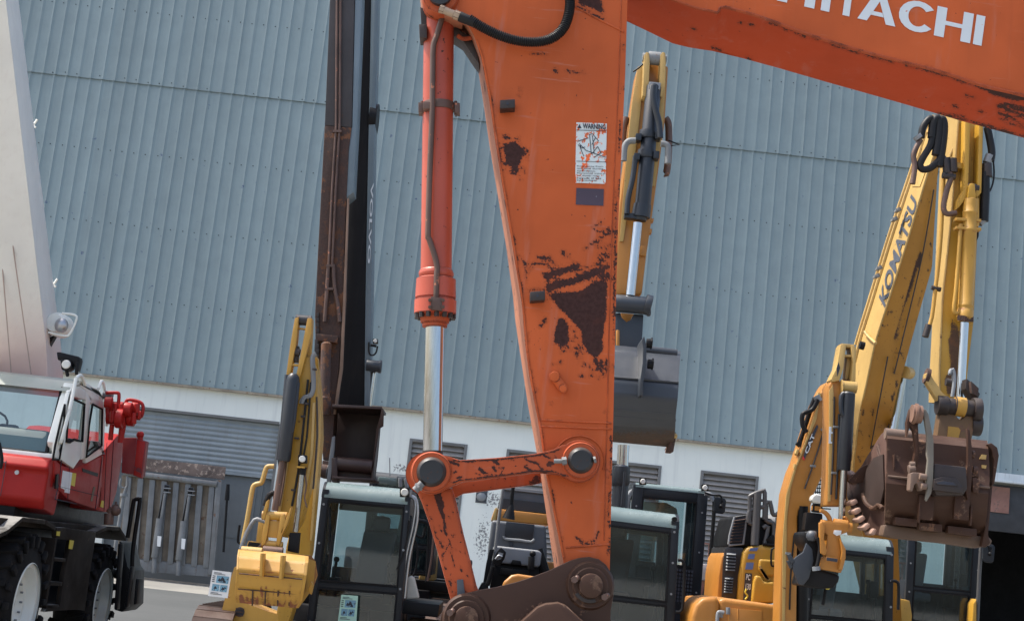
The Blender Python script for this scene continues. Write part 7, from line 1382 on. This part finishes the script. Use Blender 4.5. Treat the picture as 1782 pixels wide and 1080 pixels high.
b.out('wear_plate', M['brown'], kbk, bevel=.006)
b = B()
for q in ([(1709, 790), (1717, 791), (1716, 799), (1704, 798)], [(1709, 808), (1717, 809), (1716, 815), (1709, 814)]): b.prism(q, 13.97, .01)
b.out('data_plate', M['cream'], kbk)
b = B()
for (x, y, Yq) in ((1556, 790, 13.97), (1600, 875, 13.9), (1690, 880, 13.9)): b.prism([(x, y), (x+3, y), (x+1, y+34), (x-2, y+34)], Yq-.02, .05)
b.out('bucket_rib', M['brown'], kbk, bevel=.006)
b = B(); b.tube([P(1545, 828, 13.93), P(1600, 834, 13.9), P(1722, 848, 13.9)], .012, n=6, sub=1); b.out('bucket_weld', M['tanw'], kbk)
# quick hitch
yh = 13.75
b = B(); b.prism([(1584, 712), (1590, 705), (1598, 706), (1604, 714), (1604, 730), (1598, 738), (1599, 760), (1600, 790), (1596, 812), (1588, 812), (1594, 780), (1590, 750), (1584, 740), (1579, 760), (1578, 735)], yh+.1, .08); eh = b.out('hitch_ear', M['brown'], kb, bevel=.01); b = B(); b.cyl(P(1586, 719, yh+.05), P(1603, 721, yh+.05), .085, n=28); b.cyl(P(1590, 719, yh+.05), P(1594, 720, yh+.05), .10, n=28); b.out('ear_pin', paint('rusty tan pin', (.17, .095, .065), .7, .25, wamt=.3, wscale=10), eh)
b = B(); b.prism([(1606, 714), (1611, 711), (1616, 720), (1620, 740), (1625, 765), (1625, 800), (1624, 840), (1621, 858), (1613, 872), (1611, 868), (1614, 850), (1612, 825), (1615, 800), (1613, 790), (1614, 760), (1610, 735)], yh, .05); b.out('hitch_side_plate', paint('pale muddy steel plate', (.16, .145, .12), .75, .2, (.12, .07, .05), wamt=.3, wscale=8, dust=.4), kb, bevel=.008)
b = B(); b.prism([(1683, 745), (1688, 748), (1692, 780), (1692, 830), (1689, 860), (1684, 870), (1680, 850), (1684, 800), (1684, 770)], yh+.1, .05); b.out('far_hitch_plate', M['brown'], kb, bevel=.008)
b = B(); b.prism([(1626, 806), (1682, 812), (1684, 850), (1676, 862), (1630, 862), (1624, 850)], yh+.02, .3); hb_ = b.out('hitch_body', M['dark'], kb, bevel=.02); b = B(); b.prism([(1626, 833), (1640, 829), (1665, 832), (1676, 846), (1676, 858), (1624, 852)], yh-.03, .06); b.prism([(1628, 838), (1642, 835), (1660, 838), (1668, 846), (1630, 843)], yh-.04, .02, m=1); b.out('hitch_lock', [M['dark'], M['ink']], hb_, bevel=.008)
M['tanblk'] = paint('muddy tan block', (.15, .10, .075), .7, .2, (.12, .07, .05), wamt=.3)
b = B(); b.prism([(1585, 823), (1590, 821), (1603, 822), (1607, 830), (1607, 852), (1602, 854), (1596, 840), (1592, 842), (1588, 855), (1583, 852)], yh+.02, .12); b.out('hitch_claw', M['tanblk'], kb, bevel=.012)
b = B(); b.prism([(1692, 831), (1700, 830), (1706, 840), (1704, 858), (1694, 856)], yh+.1, .12); b.out('hitch_claw', M['brown'], kb, bevel=.012)
b = B(); b.cyl(P(1583, 808, yh+.1), P(1592, 808, yh+.1), .03); b.cyl(P(1581, 817, yh+.1), P(1592, 816, yh+.1), .045); b.cyl(P(1600, 828, yh-.0), P(1612, 830, yh), .03); b.cyl(P(1603, 845, yh), P(1612, 846, yh), .03); b.out('hitch_bolts', M['tanblk'], kb, bevel=.004)
b = B(); b.cyl(P(1690, 790, yh+.15), P(1695, 791, yh+.15), .04); b.cyl(P(1692, 818, yh+.15), P(1700, 819, yh+.15), .045); b.cyl(P(1690, 826, yh+.15), P(1702, 827, yh+.15), .03); b.out('hitch_bolts', M['brown'], kb, bevel=.004)
b = B(); b.ptube([(1660, 662), (1658, 645), (1654, 645), (1653, 652)], YL-.1, .02, sub=3); b.ptube([(1653, 650), (1658, 642), (1661, 660), (1657, 690)], YL-.12, .018, sub=3, m=0); b.cyl(P(1646, 664, YL+.1), P(1662, 667, YL+.1), .04, m=1); b.out('link_hose', [M['lgrey'], M['dark']], kl)
cabE, FE = cabin(kb, [(1583, 900), (1712, 914), (1700, 1110), (1573, 1098)], 23.0, 1.6, gl=(.10, .10, .88, .60), lower=(.63, .90), visor=.05, seat=M['seat'], wiper=False, seatx=.30)
b = B(); b.ptube([(1708, 940), (1704, 1000), (1700, 1090)], 22.8, .03, sub=1); b.out('cab_rail', M['rail'], cabE)
mirror(kb, 1722, 962, 20, 34, 22.6, arm=[(1703, 944), (1712, 946), (1720, 950), (1722, 958)])
b = B(); b.prism([(1536, 930), (1562, 933), (1566, 1100), (1530, 1100)], 22.0, .6); b.prism([(1562, 1040), (1584, 1044), (1588, 1070), (1585, 1110), (1558, 1110)], 22.6, .4); b.prism([(1694, 1050), (1700, 1040), (1700, 1110), (1690, 1110)], 22.7, .3); b.out('body_panel', M['yellow'], kb, bevel=.03)
b = B(); b.prism([(1562, 936), (1584, 940), (1580, 1020), (1562, 1020)], 23.6, .1); b.out('dark_recess', paint('dark green tint', (.035, .045, .035), .5, .2), kb)
undercarriage(kb, P(1450, 1000, 22.5).x, P(1730, 1000, 22.5).x+.2, 21.5, 4.6, h=1.0, w=.6, deck=M['yellow'], bz=1.2)

# ================================================================ white and rust-red truck bed far behind
tr = empty('flatbed_trailer', (P(1240, 1000, 30).x, 30, 0), 'white and rust red truck body with rusty stake rail behind the dark cab', 'trailer')
b = B(); b.prism([(1190, 978), (1262, 984), (1262, 1012), (1190, 1006)], 30, 2.2); bdd = b.out('white_panel', paint('dirty white panel', (.42, .36, .33), .6, .1, streak=.2), tr, bevel=.02)
b = B(); b.prism([(1190, 1006), (1262, 1012), (1262, 1060), (1190, 1054)], 30.02, 2.2); b.out('rust_panel', paint('rust red panel', (.17, .06, .04), .6, .2, (.1, .05, .03), wamt=.3, streak=.3), tr, bevel=.02)
b = B(); x0 = P(1190, 1000, 30).x
for i in range(7): x = 1196+i*11.5; b.prism([(x+3, 942+i*1.2), (x+5.5, 942+i*1.2), (x+3.5, 986+i*1), (x+1, 986+i*1)], 30.1, .06)
b.prism([(1196, 940), (1270, 948), (1270, 951), (1196, 943)], 30.08, .08); b.out('stake_rail', paint('rust pink rail', (.26, .13, .10), .7, .2, wamt=.2), tr)
b = B(); b.prism([(1232, 988), (1238, 988), (1236, 1006), (1232, 1003)], 29.9, .08); b.out('rope_hook', M['rust'], tr, bevel=.01)
for i in range(2):
    b = B(); c = Vector((x0+.5+i*1.0, 30.4, .48)); b.lathe(c, c+Vector((0, .28, 0)), [(0, .26), (.05, .42), (.2, .48), (.8, .48), (1, .4)], n=32); wl = b.out('wheel', M['rubber'], tr); b = B(); b.lathe(c-Vector((0, .01, 0)), c+Vector((0, .1, 0)), [(0, .25), (.6, .26), (.7, .1), (1, .05)], n=24); b.out('rim', M['white'], wl)
